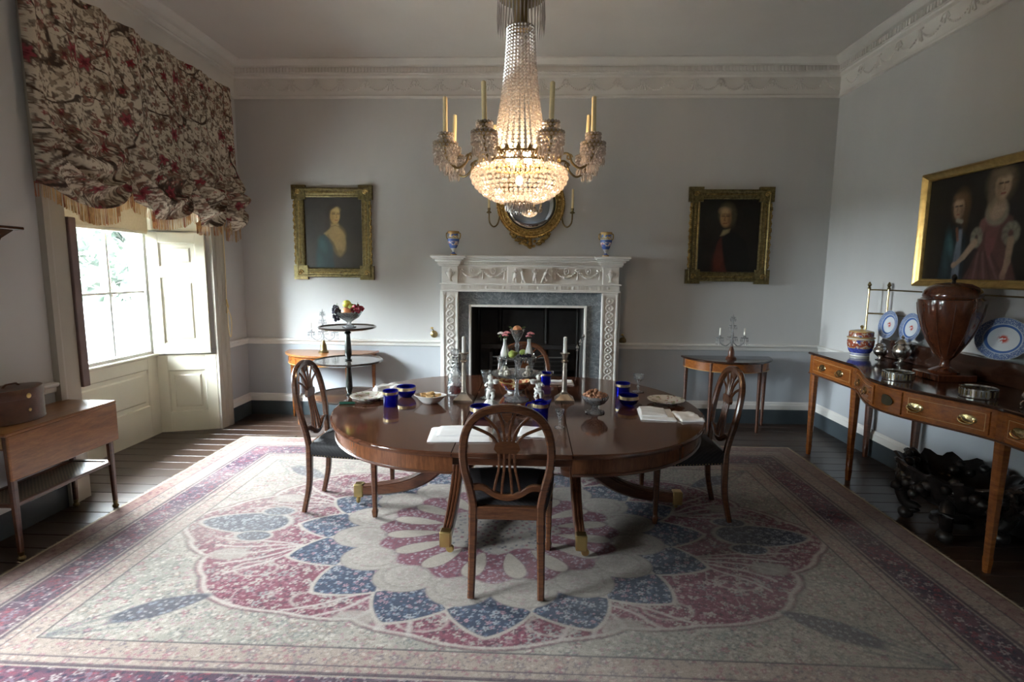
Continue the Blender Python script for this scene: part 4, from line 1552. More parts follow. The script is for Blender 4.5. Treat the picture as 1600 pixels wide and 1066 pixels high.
    # ---- corner sprays (navy sprigs)
    IX0, IX1, IY0, IY1 = RX0 + 0.62, RX1 - 0.62, RY0 + 0.62, RY1 - 0.62
    for (cx, cy, ang) in ((IX0, IY0, 0.55), (IX1, IY0, PI - 0.55), (IX0, IY1, -0.6), (IX1, IY1, PI + 0.6)):
        ca, sa = math.cos(ang), math.sin(ang)
        al = (X - cx) * ca + (Y - cy) * sa
        pr = -(X - cx) * sa + (Y - cy) * ca
        d = np.hypot((al - 0.46) / 0.20, pr / (0.072 * np.clip(1.2 - (al - 0.3) * 1.6, 0.2, 1))) - 1
        bl(st(d - 0.1, 0.1), H('6e6a6c'), 0.6)
        m = st(d, 0.1)
        bl(m, navy, 0.65)
        flora(m, 30, 23, [H('948f90'), H('7f828a')], 5, 0.9, 0.9)
        for k_ in (-1, -0.4, 0.4, 1):
            wv = pr - k_ * 0.10 * np.clip(al / 0.35, 0, 1)
            bl(st(np.abs(wv) - 0.009, 0.01) * (al > 0.03) * (al < 0.34), H('45505c'), 0.4)
    # ---- border
    bl(st(np.abs(e - 0.62) - 0.006, 0.008), H('4c4648'), 0.85)
    fb_ = st(0.0 - (0.614 - e), 0.006)          # outside the field
    ing = (e < 0.614)
    bl(ing.astype(float), H('a39287'))
    ing = ing.astype(float)
    bl(ing * veins(10, 24, 0.03), H('7f7470'), 0.55)
    flora(ing, 18, 25, [H('a4787c'), H('8a7a7a'), H('a58a80')], 5, 0.75, 0.85, H('b8ab9e'), H('77696a'))
    flora(ing, 38, 26, [H('74666a'), H('b8ab9e'), H('96686e')], 4, 0.7, 0.75)
    mainb = ((e > 0.245) & (e < 0.47)).astype(float)
    bl(mainb, H('6a4252'))
    bl(mainb * blob(5, 27, 0.45), navy, 0.5)
    bl(mainb * veins(9, 28, 0.035), H('8d7a80'), 0.7)
    flora(mainb, 17, 29, [H('9d858c'), H('8c4452'), H('a89a98'), H('7d6a78')], 6, 0.9, 0.9, H('5b2d3c'), H('34293a'))
    flora(mainb, 40, 30, [H('b3a6a2'), H('8c3d4d'), H('2f2f44')], 4, 0.75, 0.85)
    for q, w in ((0.245, 0.010), (0.47, 0.010), (0.275, 0.004), (0.44, 0.004), (0.515, 0.004), (0.12, 0.006)):
        bl(st(np.abs(e - q) - w, 0.006), H('4a3d46'), 0.8)
    bl(st(np.abs(e - 0.258) - 0.005, 0.006), H('b0a496'), 0.7)
    bl(st(np.abs(e - 0.457) - 0.005, 0.006), H('b0a496'), 0.7)
    outg = (e < 0.12).astype(float)
    bl(outg, H('93706a'), 0.75)
    flora(outg, 24, 33, [H('7a4c52'), H('a58a82')], 5, 0.8, 0.8)
    # ---- wear: faded threadbare areas with their own shapes
    wr = vnoise(X, Y, 0.8, 41) * 0.6 + vnoise(X, Y, 3.1, 42) * 0.4
    bl(np.clip((wr - 0.48) * 2.5, 0, 1), H('a59c92'), 0.38)
    thr = vnoise(X * 0.25, Y, 190, 43)
    C *= (0.72 + 0.17 * thr)[..., None]
    Z = 0.013 + 0.004 * vnoise(X, Y, 1.5, 44) - 0.010 * np.clip(1 - e / 0.012, 0, 1)
    P = np.stack([X, Y, Z], -1)
    return P, np.clip(C, 0, 1)

rug = thing('rug', 'large faded Persian rug with red lobed medallion on pale ground', 'rug', (0, 0, 0))
P_, C_ = make_rug()
painted_grid('pile', P_, C_, 'rug_pile', rug)
fr = MB()
fr.bb(RX0 - 0.012, RX0 + 0.004, RY0, RY1, 0.0005, 0.012)
fr.bb(RX1 - 0.004, RX1 + 0.012, RY0, RY1, 0.0005, 0.012)
fr.bb(RX0 - 0.012, RX1 + 0.012, RY0 - 0.012, RY0 + 0.004, 0.0005, 0.012)
fr.bb(RX0 - 0.012, RX1 + 0.012, RY1 - 0.004, RY1 + 0.012, 0.0005, 0.012)
fr.build('binding', 'rug_fringe', rug, smooth=False)
tf = MB()
for i in range(420):
    yv = RY0 + (RY1 - RY0) * i / 419
    L = 0.012 + 0.022 * random.random()
    dyv = random.uniform(-0.01, 0.01)
    for xx, s in ((RX0 - 0.010, -1), (RX1 + 0.010, 1)):
        tf.add([(xx, yv - 0.002, 0.006), (xx, yv + 0.002, 0.006), (xx + s * L, yv + 0.002 + dyv, 0.002), (xx + s * L, yv - 0.002 + dyv, 0.002)], [(0, 1, 2, 3)])
o = tf.build('fringe', 'rug_fringe', rug, smooth=False); o['kind'] = 'stuff'

# ------------------------------------------------------------------ festoon blind
vcol('chintz', 0.85, 0.2, 0.15, 150, 0.15)
plain('fringe_straw', (0.45, 0.27, 0.12), 0.8, var=0.3, scale=30)
plain('fringe_rust', (0.32, 0.12, 0.06), 0.8, var=0.3, scale=30)
CY0, CY1 = 3.33, 5.60
CZT = 3.40
def festoon():
    nu, nv = 420, 300
    U, V = np.meshgrid(np.linspace(0, 1, nu), np.linspace(0, 1, nv), indexing='ij')     # U along the wall, V down
    # three swags gathered at cords; U=0 is the near end
    cords = np.array([-0.03, 0.317, 0.615, 0.865, 1.03])
    drop = np.zeros_like(U)
    bil = np.zeros_like(U)
    for a, b in zip(cords[:-1], cords[1:]):
        m = (U >= a) & (U <= b)
        t = np.clip((U - a) / (b - a), 0, 1)
        drop = np.where(m, 4 * t * (1 - t), drop)
        bil = np.where(m, np.sin(PI * t) ** 0.75, bil)
    bottom = 2.185 - 0.03 * U - 0.085 * np.sqrt(drop)
    low = np.clip((V - 0.55) / 0.45, 0, 1)
    z = CZT + (bottom - CZT) * V
    # cascade folds: fabric looped between the cords in the lower part
    folds = np.sin((V - 0.55) * 52 - drop * 8.0 + 4.0 * vnoise(U, V, 7, 51)) * (0.6 + 0.8 * vnoise(U, V, 9, 56))
    pl = np.sin(U * 2 * PI * 21 + 1.5 * vnoise(U, V, 4, 52))
    pl2 = np.sin(U * 2 * PI * (9 - 3.0 * U) + 0.8 + 1.2 * vnoise(U, V, 3, 54)) * (1.15 - 0.6 * U)
    out = 0.06 + 0.006 * pl * (1 - 0.55 * low) + 0.024 * pl2 * (1 - 0.6 * low) + 0.035 * V
    out += low * (0.19 * bil * np.sin(PI * np.clip(low, 0, 1) ** 0.8) ** 0.7 + 0.040 * folds * (0.40 + bil))
    out += 0.050 * (vnoise(U, V, 13, 53) - 0.5) * (0.12 + low)
    z -= low * 0.05 * drop
    z += low * 0.018 * np.cos((V - 0.55) * 46 - drop * 5.5) * (0.4 + bil)
    # ends tuck back to the wall
    edge = np.clip(np.minimum(U, 1 - U) / 0.02, 0, 1)
    out = out * (0.25 + 0.75 * np.sqrt(edge))
    yv = CY0 + (CY1 - CY0) * U
    gath = np.zeros_like(U)
    for c in cords[1:-1]:
        gath += -(U - c) * np.exp(-((U - c) / 0.05) ** 2) * 0.9
    yv += (CY1 - CY0) * gath * low * 0.8
    P = np.stack([XL + 0.045 + out, yv, z], -1)
    # printed chintz: cream ground, brown branches, red and grey flowers
    H = lambda h: np.array(hexc(h))
    du = np.concatenate([np.zeros((1, nv)), np.linalg.norm(np.diff(P, axis=0), axis=2)], 0).cumsum(0)
    dv = np.concatenate([np.zeros((nu, 1)), np.linalg.norm(np.diff(P, axis=1), axis=2)], 1).cumsum(1)
    A = du[:, :130].mean(1)[:, None] * 1.5 + 0 * V
    B = dv * 1.5
    C = np.ones((nu, nv, 3)) * H('d6cbb8')
    def bl(m, c, op=1.0):
        nonlocal C
        k_ = np.clip(m, 0, 1)[..., None] * op
        C = C * (1 - k_) + c * k_
    n = lambda sc, sd: vnoise(A + 9, B + 9, sc, sd)
    def flo(sc, seed, cols, petals, fill, op, core=None, line=None, big=1.0):
        r_, id_ = florets(A, B, sc, seed, petals, 0.32, fill)
        r_ = r_ / big
        if line is not None:
            bl(np.clip((1.25 - r_) / 0.12, 0, 1), line, 0.75)
        m = np.clip((1 - r_) / 0.15, 0, 1)
        for k_, c_ in enumerate(cols):
            bl(m * ((id_ >= k_ / len(cols)) & (id_ < (k_ + 1) / len(cols))), c_, op)
        if core is not None:
            bl(np.clip((0.45 - r_) / 0.12, 0, 1), core, 0.85)
    bl(np.clip((n(2.2, 60) - 0.5) / 0.2, 0, 1), H('bfb19b'), 0.5)
    bl(np.clip((0.036 - np.abs(n(3.4, 62) - 0.5)) / 0.010, 0, 1), H('35241d'), 0.95)
    bl(np.clip((0.030 - np.abs(n(6.5, 63) - 0.5)) / 0.012, 0, 1), H('503b2e'), 0.85)
    bl(np.clip((0.028 - np.abs(n(12, 70) - 0.5)) / 0.014, 0, 1), H('5f4d3f'), 0.7)
    flo(11, 61, [H('8d8072'), H('6a5d52'), H('a09280'), H('8d6758')], 3, 0.62, 0.85, None, H('4a3d34'))
    flo(22, 64, [H('4a3c33'), H('8f8170'), H('6a4e40')], 3, 0.55, 0.85)
    flo(4.6, 65, [H('8a2a34'), H('7d6350'), H('94404a')], 6, 0.42, 0.92, H('5a2028'), H('4a352c'), 0.85)
    flo(13, 66, [H('93353e'), H('6a5a4e'), H('7a4a42')], 5, 0.30, 0.9, H('c0b29c'))
    return P, np.clip(C, 0, 1)
fe = thing('festoon_blind', 'gathered floral chintz festoon blind with straw fringe over the window', 'blind', (0, 0, 0))
P_, C_ = festoon()
painted_grid('fabric', P_, C_, 'chintz', fe)
MB().bb(XL + 0.004, XL + 0.060, CY0, CY1, CZT - 0.03, CZT + 0.012, 0.004).build('heading_board', 'stone_paint', fe)
# fringe: strands hanging from the bottom edge in scallops
Vb = P_[:, -1, :]
fo = {'fringe_straw': MB(), 'fringe_rust': MB()}
nn = 520
for i in range(nn):
    q = Vb[int(i * (len(Vb) - 1) / (nn - 1))].copy()
    t = i / (nn - 1)
    L = 0.075 + 0.012 * random.random() + (0.03 if 0.08 < t < 0.24 or t > 0.88 else 0)
    k_ = 'fringe_rust' if (i // 4) % 5 == 0 else 'fringe_straw'
    x, yv, z = q
    x = x + 0.004 * random.uniform(-1, 1) - 0.004
    w = 0.0028
    dl = random.uniform(-0.006, 0.006)
    fo[k_].add([(x, yv - w, z + 0.012), (x, yv + w, z + 0.012), (x + 0.004 * random.uniform(-1, 1), yv + w + dl, z - L), (x, yv - w + dl, z - L)], [(0, 1, 2, 3)])
o = fo['fringe_straw'].build('fringe', 'fringe_straw', fe, smooth=False); o['kind'] = 'stuff'
o = fo['fringe_rust'].build('fringe', 'fringe_rust', fe, smooth=False); o['kind'] = 'stuff'
# pull cord and cleat
pc = thing('blind_cord', 'cream pull cord looped on a cleat right of the window', 'cord', (XL + 0.055, 5.36, 0))
MB().tube([(0, 0.02, 2.2), (0.005, 0.015, 1.6), (0.0, 0.01, 1.24)], 0.004, 6).build('cord', 'candle_wax', pc)
MB().tube(spl([(0.005, 0.01, 1.24), (0.02, 0.045, 1.10), (0.02, 0.030, 0.94), (0.02, 0.0, 0.95), (0.02, -0.015, 1.10), (0.01, 0.01, 1.24)], 6), 0.0045, 6).build('cord_loop', 'candle_wax', pc)
MB().bar([(0.0, 0.01, 1.17), (0.016, 0.01, 1.24), (0.0, 0.01, 1.31)], 0.012, 0.012, ref=(0, 1, 0)).build('cleat', 'brass', pc)
# ------------------------------------------------------------------ furniture materials
wood('mahogany', (0.050, 0.017, 0.009), (0.125, 0.044, 0.020), 0.28, (2, 2, 14), 5, 0.3)
wood('mahogany_chair', (0.048, 0.016, 0.007), (0.120, 0.043, 0.016), 0.26, (2, 2, 14), 5, 0.4)
wood('table_top', (0.055, 0.021, 0.012), (0.115, 0.044, 0.024), 0.075, (1.2, 10, 10), 3, 0.2, 0.0)
wood('table_apron', (0.085, 0.028, 0.012), (0.19, 0.070, 0.028), 0.25, (10, 10, 1.5), 4, 0.4)
wood('satinwood', (0.15, 0.043, 0.008), (0.30, 0.098, 0.020), 0.25, (1.5, 1.5, 10), 5, 0.4)
wood('satinwood_h', (0.165, 0.048, 0.009), (0.33, 0.108, 0.022), 0.25, (10, 1.5, 10), 5, 0.4)
wood('dark_top', (0.020, 0.009, 0.006), (0.050, 0.020, 0.012), 0.13, (10, 1.2, 10), 4, 0.5, 0.0)
wood('walnut', (0.17, 0.062, 0.019), (0.35, 0.145, 0.046), 0.3, (10, 1.5, 10), 4, 0.3)
wood('inlay', (0.42, 0.25, 0.08), (0.55, 0.34, 0.12), 0.3, (2, 2, 6), 5, 0.3)
wood('ebonised', (0.010, 0.012, 0.011), (0.024, 0.028, 0.025), 0.25, (2, 2, 10), 5, 0.4)
wood('tray_top', (0.030, 0.024, 0.022), (0.060, 0.045, 0.038), 0.12, (3, 3, 3), 4, 0.5, 0.0)

def fabric(name, c, c2, sc=60):
    m, nt, b = new_mat(name)
    tc = N(nt, 'ShaderNodeTexCoord')
    wv = N(nt, 'ShaderNodeTexWave', wave_type='BANDS', bands_direction='DIAGONAL')
    wv.inputs['Scale'].default_value = sc
    wv.inputs['Distortion'].default_value = 3
    nt.links.new(tc.outputs['Object'], wv.inputs[0])
    nt.links.new(mix_rgb(nt, wv.outputs['Fac'], c, c2), b.inputs['Base Color'])
    b.inputs['Roughness'].default_value = 0.6
    b.inputs['Specular IOR Level'].default_value = 0.3
    bump(nt, b, wv.outputs['Fac'], 0.15, 0.003)
fabric('horsehair', (0.008, 0.007, 0.008), (0.017, 0.015, 0.017), 22)

# ------------------------------------------------------------------ dining chair (faces +y)
def make_chair(label):
    t = thing('dining_chair', label, 'chair', (0, 0, 0), 0, 'oval-back dining chairs round the table')
    W = 'mahogany_chair'
    HZ0, HZ1 = 0.44, 0.975
    # back hoop: open oval from the seat rail up and over
    half = [(0.166, 0.40), (0.166, 0.46), (0.181, 0.555), (0.203, 0.65), (0.210, 0.735), (0.200, 0.825), (0.168, 0.900), (0.105, 0.952), (0.0, 0.972)]
    prof_ = half + [(-x, z) for x, z in half[-2::-1]]
    hoop = spl([(x, -0.225 - 0.085 * max(0, (z - 0.46) / 0.5) ** 1.2, z) for x, z in prof_], 4)
    MB().bar(hoop, 0.040, 0.034, ref=(0, 1, 0)).build('back_hoop', W, t)
    yat = lambda z: -0.225 - 0.085 * max(0, (z - 0.46) / 0.5) ** 1.2
    # lower curved rail of the back
    lr = spl([(-0.178, yat(0.555), 0.556), (-0.12, yat(0.556), 0.558), (-0.06, yat(0.52), 0.522), (0, yat(0.505), 0.506), (0.06, yat(0.52), 0.522), (0.12, yat(0.556), 0.558), (0.178, yat(0.555), 0.556)], 5)
    MB().bar(lr, 0.034, 0.024, ref=(0, 1, 0)).build('back_rail', W, t)
    # splats: four reeds up to a carved waist, then a fan
    for x0, x1 in ((-0.052, -0.038), (-0.020, -0.013), (0.020, 0.013), (0.052, 0.038)):
        p = [(x0 * 1.3, yat(0.52), 0.520), (x0, yat(0.60), 0.60), (x1, yat(0.67), 0.67), (x1, yat(0.765), 0.765)]
        MB().bar(spl(p, 4), 0.013, 0.014, ref=(0, 1, 0)).build('splat', W, t)
    MB().prism([(-0.062, 0.765), (-0.045, 0.745), (0.045, 0.745), (0.062, 0.765), (0.055, 0.795), (0.030, 0.805), (-0.030, 0.805), (-0.055, 0.795)], yat(0.77) - 0.012, yat(0.77) + 0.010, 'y').build('carved_waist', W, t)
    for s, ex, ez in ((-1, -0.182, 0.885), (-0.6, -0.118, 0.944), (-0.2, -0.045, 0.968), (0.2, 0.045, 0.968), (0.6, 0.118, 0.944), (1, 0.182, 0.885)):
        sx = s * 0.046
        p = [(sx, yat(0.79), 0.790), (sx * 1.1 + (ex - sx) * 0.22, yat(0.86), 0.790 + (ez - 0.790) * 0.50), (ex, yat(ez), ez)]
        MB().bar(spl(p, 5), 0.014, 0.013, ref=(0, 1, 0)).build('fan_rib', W, t)
    MB().prism([(-0.028, 0.965), (0.028, 0.965), (0.020, 0.925), (0, 0.905), (-0.020, 0.925)], yat(0.95) - 0.011, yat(0.95) + 0.009, 'y').build('crest_carving', W, t)
    # seat
    def seat_out(f):
        return [(-0.178 * f, -0.208), (0.178 * f, -0.208), (0.205 * f, -0.05), (0.243 * f, 0.235), (0.12 * f, 0.262), (-0.12 * f, 0.262), (-0.243 * f, 0.235), (-0.205 * f, -0.05)]
    rings = []
    for f, z, g in ((1.0, 0.385, 0.0), (1.02, 0.40, 0.003), (1.02, 0.455, 0.003), (0.95, 0.478, -0.012), (0.7, 0.492, -0.06)):
        ring = []
        o_ = seat_out(1.0)
        for i in range(len(o_)):
            a, b = np.array(o_[i]), np.array(o_[(i + 1) % len(o_)])
            for s in range(4):
                p = a + (b - a) * s / 4
                c = np.array((0, 0.025))
                p = c + (p - c) * f
                ring.append((p[0], p[1], z + (0.0)))
        rings.append(ring)
    m = MB()
    m.grid(np.array(rings), cv=True)
    nr = len(rings[0])
    m.f.append(tuple(range(nr)))
    m.f.append(tuple(range((len(rings) - 1) * nr, len(rings) * nr)))
    m.build('seat', 'horsehair', t, fix=True, angle=50)
    nm = MB()
    for s in (-1, 1):
        for i in range(22):
            q = np.array((s * 0.182, -0.19)) + (np.array((s * 0.249, 0.235)) - np.array((s * 0.182, -0.19))) * i / 21
            nm.octa((q[0] + s * 0.004, q[1], 0.393), (0.004, 0.004, 0.004))
    nm.build('nail_trim', 'brass', t)['kind'] = 'stuff'
    MB().bb(-0.172, 0.172, -0.238, -0.205, 0.392, 0.458, 0.004).build('rear_seat_rail', W, t)
    # legs
    for s in (-1, 1):
        p = spl([(s * 0.165, -0.222, 0.455), (s * 0.167, -0.222, 0.36), (s * 0.170, -0.230, 0.18), (s * 0.172, -0.268, 0.0)], 5)
        sc = [(1, 1)] * 4 + [(1 - 0.02 * i, 1 - 0.02 * i) for i in range(len(p) - 4)]
        MB().bar(p, 0.044, 0.040, ref=(0, 1, 0), scale=sc).build('rear_leg', W, t)
        m = MB()
        m.bar([(s * 0.222, 0.222, 0.42), (s * 0.222, 0.222, 0.10), (s * 0.222, 0.222, 0.052)], 0.042, 0.042, ref=(0, 1, 0), scale=[1, 0.72, 0.68])
        m.bar([(s * 0.222, 0.222, 0.056), (s * 0.222, 0.222, 0.040), (s * 0.222, 0.222, 0.0)], 0.040, 0.040, ref=(0, 1, 0), scale=[0.7, 1.0, 0.72])
        m.build('front_leg', W, t)
    return t
RUGZ = 0.0215
ch = make_chair('oval-back dining chair nearest the camera, seen from behind')
ch.location = (-0.108, 2.735, RUGZ)
dup(ch, (-1.225, 3.535, RUGZ), -PI / 2, 'oval-back dining chair at the window end of the table')
dup(ch, (1.03, 3.545, RUGZ), PI / 2, 'oval-back dining chair at the sideboard end of the table')
dup(ch, (-0.06, 4.36, RUGZ), PI, 'oval-back dining chair on the fireplace side, behind the glass centrepiece')

# ------------------------------------------------------------------ dining table
TX, TY, TZ = -0.088, 3.54, 0.735
tb = thing('dining_table', 'round-ended mahogany pedestal dining table on reeded sabre legs', 'table', (TX, TY, 0))
RXT, RYT, LH = 1.195, 1.0, 0.30
def d_end(s, inset, n=40):
    pts = []
    for a in np.linspace(-PI / 2, PI / 2, n):
        pts.append((s * (LH + (RXT - LH - inset) * abs(math.cos(a)) ** 0.92), (RYT - inset) * math.sin(a)))
    return pts if s > 0 else pts[::-1]
def slab_round(outl, z0, z1, ov=0.008):
    """slab with a softened edge"""
    m = MB()
    c = np.mean(np.array(outl), 0)
    P = np.array(outl)
    lay = [(0.010, z0), (0.002, z0 + 0.004), (0.0, (z0 + z1) / 2), (0.003, z1 - 0.005), (0.012, z1)]
    rings = []
    for ins, z in lay:
        d = P - np.array((0, 0))
        q = P * (1 - ins / np.maximum(np.linalg.norm(P, axis=1), 0.3)[:, None])
        q[:, 0] = np.where(np.abs(np.abs(P[:, 0]) - LH) < 1e-6, P[:, 0], q[:, 0])
        rings.append(np.concatenate([q, np.full((len(P), 1), z)], 1))
    m.grid(np.array(rings), cv=True)
    n = len(P)
    m.f += [tuple(range(n)), tuple(range(4 * n, 5 * n))]
    return m
for s in (-1, 1):
    slab_round(d_end(s, 0.0), 0.708, TZ).build('top_end', 'table_top', tb, fix=True)
    # apron
    o_ = d_end(s, 0.035)
    i_ = d_end(s, 0.060)
    o_ = [(s * LH * 0.99 if abs(abs(x) - LH) < 1e-6 else x, y) for x, y in o_]
    m = MB()
    R_ = [[(x, y, z) for x, y in q] for q, z in ((o_, 0.618), (o_, 0.630), (o_, 0.708), (i_, 0.708), (i_, 0.618))]
    m.grid(np.array(R_), cu=True)
    ap = m.build('apron', 'table_apron', tb, fix=True)
    bead = MB().tube([(x * 1.0, y * 1.0, 0.620) for x, y in d_end(s, 0.030)], 0.007, 6)
    bead.build('bead_moulding', 'mahogany', ap)
m = MB()
m.bb(-LH + 0.001, LH - 0.001, -RYT + 0.001, RYT - 0.001, 0.708, TZ - 0.0005, 0.004)
m.build('top_leaf', 'table_top', tb)
for s in (-1, 1):
    MB().bb(-LH, LH, s * (RYT - 0.062) - 0.012, s * (RYT - 0.062) + 0.012, 0.655, 0.707, 0.003).build('leaf_rail', 'mahogany', tb)
for s in (-1, 1):
    cx = s * 0.385
    pd = MB().lathe([(0.0, 0.26), (0.085, 0.26), (0.09, 0.30), (0.062, 0.33), (0.052, 0.36), (0.066, 0.42), (0.072, 0.48), (0.058, 0.54), (0.046, 0.58), (0.075, 0.60), (0.08, 0.62), (0.0, 0.62)], 24, (cx, 0, 0)).build('pedestal', 'mahogany', tb)
    MB().bb(cx - 0.13, cx + 0.13, -0.55, 0.55, 0.615, 0.66, 0.006).build('bearer', 'mahogany', pd)
    MB().bb(cx - 0.09, cx + 0.09, -RYT + 0.12, -0.55, 0.640, 0.690, 0.006).build('lopper', 'walnut', pd)
    for ang, R_ in (((-PI / 2), 0.64), (PI / 2, 0.64), (0 if s > 0 else PI, 0.70)):
        dx, dy = math.cos(ang), math.sin(ang)
        prof = spl([(0.02, 0.600), (0.055, 0.470), (0.120, 0.330), (0.240, 0.215), (0.400, 0.145), (R_ - 0.10, 0.112), (R_, 0.104)], 6)
        pts = [(cx + dx * r_, dy * r_, z) for r_, z in prof]
        side = (-dy, dx, 0)
        n_ = len(pts)
        sc = [(1.0 - 0.34 * i / (n_ - 1)) for i in range(n_)]
        lg = MB().bar(pts, 0.104, 0.078, ref=side, scale=[(q * 1.0, q) for q in sc])
        # bar(): first axis is cross(ref, tangent)
        lo = lg.build('leg', 'mahogany', tb)
        for off in (-0.025, 0.0, 0.025):
            rp = []
            for i, p in enumerate(pts[2:]):
                tv = np.array(pts[min(i + 3, n_ - 1)]) - np.array(pts[i + 1])
                tv /= np.linalg.norm(tv) + 1e-9
                nrm = np.cross(np.array(side), tv)
                outw = np.array((dx, dy, 1.0))
                nrm = nrm if nrm @ outw > 0 else -nrm
                rp.append(np.array(p) + nrm * 0.050 * sc[i + 2] + np.array(side) * off * sc[i + 2])
            MB().tube(rp, [0.0130 * sc[i + 2] for i in range(len(rp))], 6).build('reed', 'mahogany', lo)
        # brass toe cap and castor
        tx, ty = cx + dx * (R_ + 0.005), dy * (R_ + 0.005)
        cp = MB()
        cp.box((tx, ty, 0.108), (0.064, 0.064, 0.092), 0.006)
        co = cp.build('toe_cap', 'brass', lo)
        cst = MB()
        sd = np.array(side, float)
        out_ = np.array((dx, dy, 0.0))
        wc_ = np.array((tx, ty, 0.0)) + sd * 0.024
        cst.tube([(tx, ty, 0.066), (tx + sd[0] * 0.010, ty + sd[1] * 0.010, 0.052), (wc_[0], wc_[1], 0.026 + RUGZ)], [0.015, 0.012, 0.011], 8)
        wm = MB().lathe([(0.0, -0.011), (0.018, -0.011), (0.023, -0.006), (0.023, 0.006), (0.018, 0.011), (0.0, 0.011)], 16)
        V = np.concatenate(wm.v)
        Vn = np.outer(V[:, 0], sd) + np.outer(V[:, 1], (0, 0, 1)) + np.outer(V[:, 2], out_) + wc_ + np.array((0, 0, 0.0232 + RUGZ))
        cst.add(Vn, wm.f)
        cst.build('castor', 'brass', lo, fix=True)

# ------------------------------------------------------------------ demilune side tables
def demilune(label, x, top_mat, body_mat, leg_mat, w, d):
    t = thing('demilune_table', label, 'side table', (x, D - 0.045, 0), 0)
    ZT = 0.745
    arc = lambda ins, z: [((w / 2 - ins) * math.cos(a), -(d - ins) * math.sin(a), z) for a in np.linspace(0, PI, 40)]
    def half(ins, z0, z1):
        m = MB()
        lay = [(ins + 0.008, z0), (ins, z0 + 0.005), (ins, z1 - 0.006), (ins + 0.006, z1)]
        rings = [arc(i, z) for i, z in lay]
        m.grid(np.array(rings), cv=True)
        n = 40
        m.f += [tuple(range(n)), tuple(range(3 * n, 4 * n))]
        return m
    half(0.0, ZT - 0.022, ZT).build('top', top_mat, t, fix=True, angle=30)
    a = half(0.030, ZT - 0.115, ZT - 0.0225).build('frieze', body_mat, t, fix=True, angle=30)
    MB().tube(arc(0.028, ZT - 0.112), 0.004, 6).build('string_inlay', 'inlay', a)
    for ang in (0.10, 0.95, PI - 0.95, PI - 0.10):
        lx, ly = (w / 2 - 0.045) * math.cos(ang), -(d - 0.045) * math.sin(ang)
        lx = min(max(lx, -w / 2 + 0.05), w / 2 - 0.05)
        ly = min(ly, -0.03)
        m = MB()
        m.bar([(lx, ly, ZT - 0.03), (lx, ly, 0.08), (lx, ly, 0.07), (lx, ly, 0.0)], 0.042, 0.042, ref=(0, 1, 0), scale=[1, 0.58, 0.70, 0.50])
        m.build('leg', leg_mat, t)
    return t
demilune('honey-coloured demilune table under the portrait of a woman', -2.165, 'walnut', 'satinwood_h', 'satinwood', 1.0, 0.47)
demilune('dark reddish demilune table under the portrait of a man', 2.07, 'dark_top', 'satinwood_h', 'mahogany', 0.93, 0.45)

# ------------------------------------------------------------------ three-tier dumbwaiter
dw = thing('dumbwaiter', 'three-tier black stand with round trays beside the left demilune table', 'dumbwaiter', (-1.656, 4.775, RUGZ))
for z, r in ((1.085, 0.252), (0.780, 0.303), (0.458, 0.335)):
    MB().lathe([(0, z - 0.016), (r - 0.03, z - 0.016), (r, z - 0.006), (r + 0.003, z + 0.006), (r - 0.004, z + 0.010), (r - 0.012, z + 0.002), (0, z + 0.002)], 48).build('tray', 'tray_top', dw)
col = []
for za, zb in ((0.17, 0.442), (0.460, 0.764), (0.782, 1.069)):
    h = zb - za
    pr_ = [(0.026, 0), (0.034, 0.03), (0.020, 0.06), (0.020, 0.08), (0.028, 0.16), (0.031, 0.24), (0.028, 0.5), (0.022, 0.72), (0.020, 0.84), (0.032, 0.88), (0.021, 0.92), (0.034, 0.97), (0.036, 1.0)]
    MB().lathe([(0, za)] + [(r, za + q * h) for r, q in pr_] + [(0, zb)], 18).build('column', 'ebonised', dw)
for k_ in range(3):
    a = -PI / 2 + k_ * 2 * PI / 3
    ca, sa = math.cos(a), math.sin(a)
    MB().bar([(ca * r, sa * r, z) for r, z in spl([(0.01, 0.20), (0.10, 0.20), (0.18, 0.09), (0.235, 0.022), (0.26, 0.018)], 5)], 0.03, 0.034, ref=(-sa, ca, 0)).build('leg', 'ebonised', dw)

# ------------------------------------------------------------------ drop-leaf table by the left wall
dk = thing('drop_leaf_table', 'small drop-leaf table with caned lower shelf against the window wall', 'table', (-2.98, 3.05, 0))
MB().bb(-0.150, 0.205, -0.385, 0.385, 0.718, 0.738, 0.006).build('top', 'walnut', dk)
MB().bb(0.190, 0.208, -0.378, 0.378, 0.470, 0.722, 0.005).build('leaf', 'walnut', dk)
MB().bb(-0.120, 0.170, -0.345, 0.345, 0.630, 0.716, 0.004).build('frieze', 'walnut', dk)
dr = MB().bb(-0.090, 0.140, -0.352, -0.340, 0.642, 0.708, 0.003).build('drawer', 'inlay', dk)
MB().ball((0.01, -0.360, 0.675), 0.011, seg=10, rings=8).build('knob', 'brass', dr)
for sx in (-1, 1):
    for sy in (-1, 1):
        x, yv = (0.165 if sx > 0 else -0.095), sy * 0.340
        m = MB()
        m.bar([(x, yv, 0.716), (x + 0.005 * sx, yv, 0.34), (x + 0.008 * sx, yv, 0.05)], 0.040, 0.040, ref=(0, 1, 0), scale=[1, 0.85, 0.62])
        lo = m.build('leg', 'mahogany', dk)
        MB().lathe([(0.0, 0.0), (0.014, 0.0), (0.020, 0.010), (0.020, 0.018), (0.012, 0.028), (0.016, 0.052), (0.0, 0.052)], 12, (x + 0.008 * sx, yv, 0.003)).build('castor', 'dark_brass', lo)
fr_ = MB()
for a, b, c, d_ in ((-0.11, 0.17, -0.355, -0.325), (-0.11, 0.17, 0.325, 0.355), (-0.115, -0.085, -0.33, 0.33), (0.145, 0.175, -0.33, 0.33)):
    fr_.bb(a, b, c, d_, 0.310, 0.332, 0.003)
sh = fr_.build('shelf_frame', 'mahogany', dk)
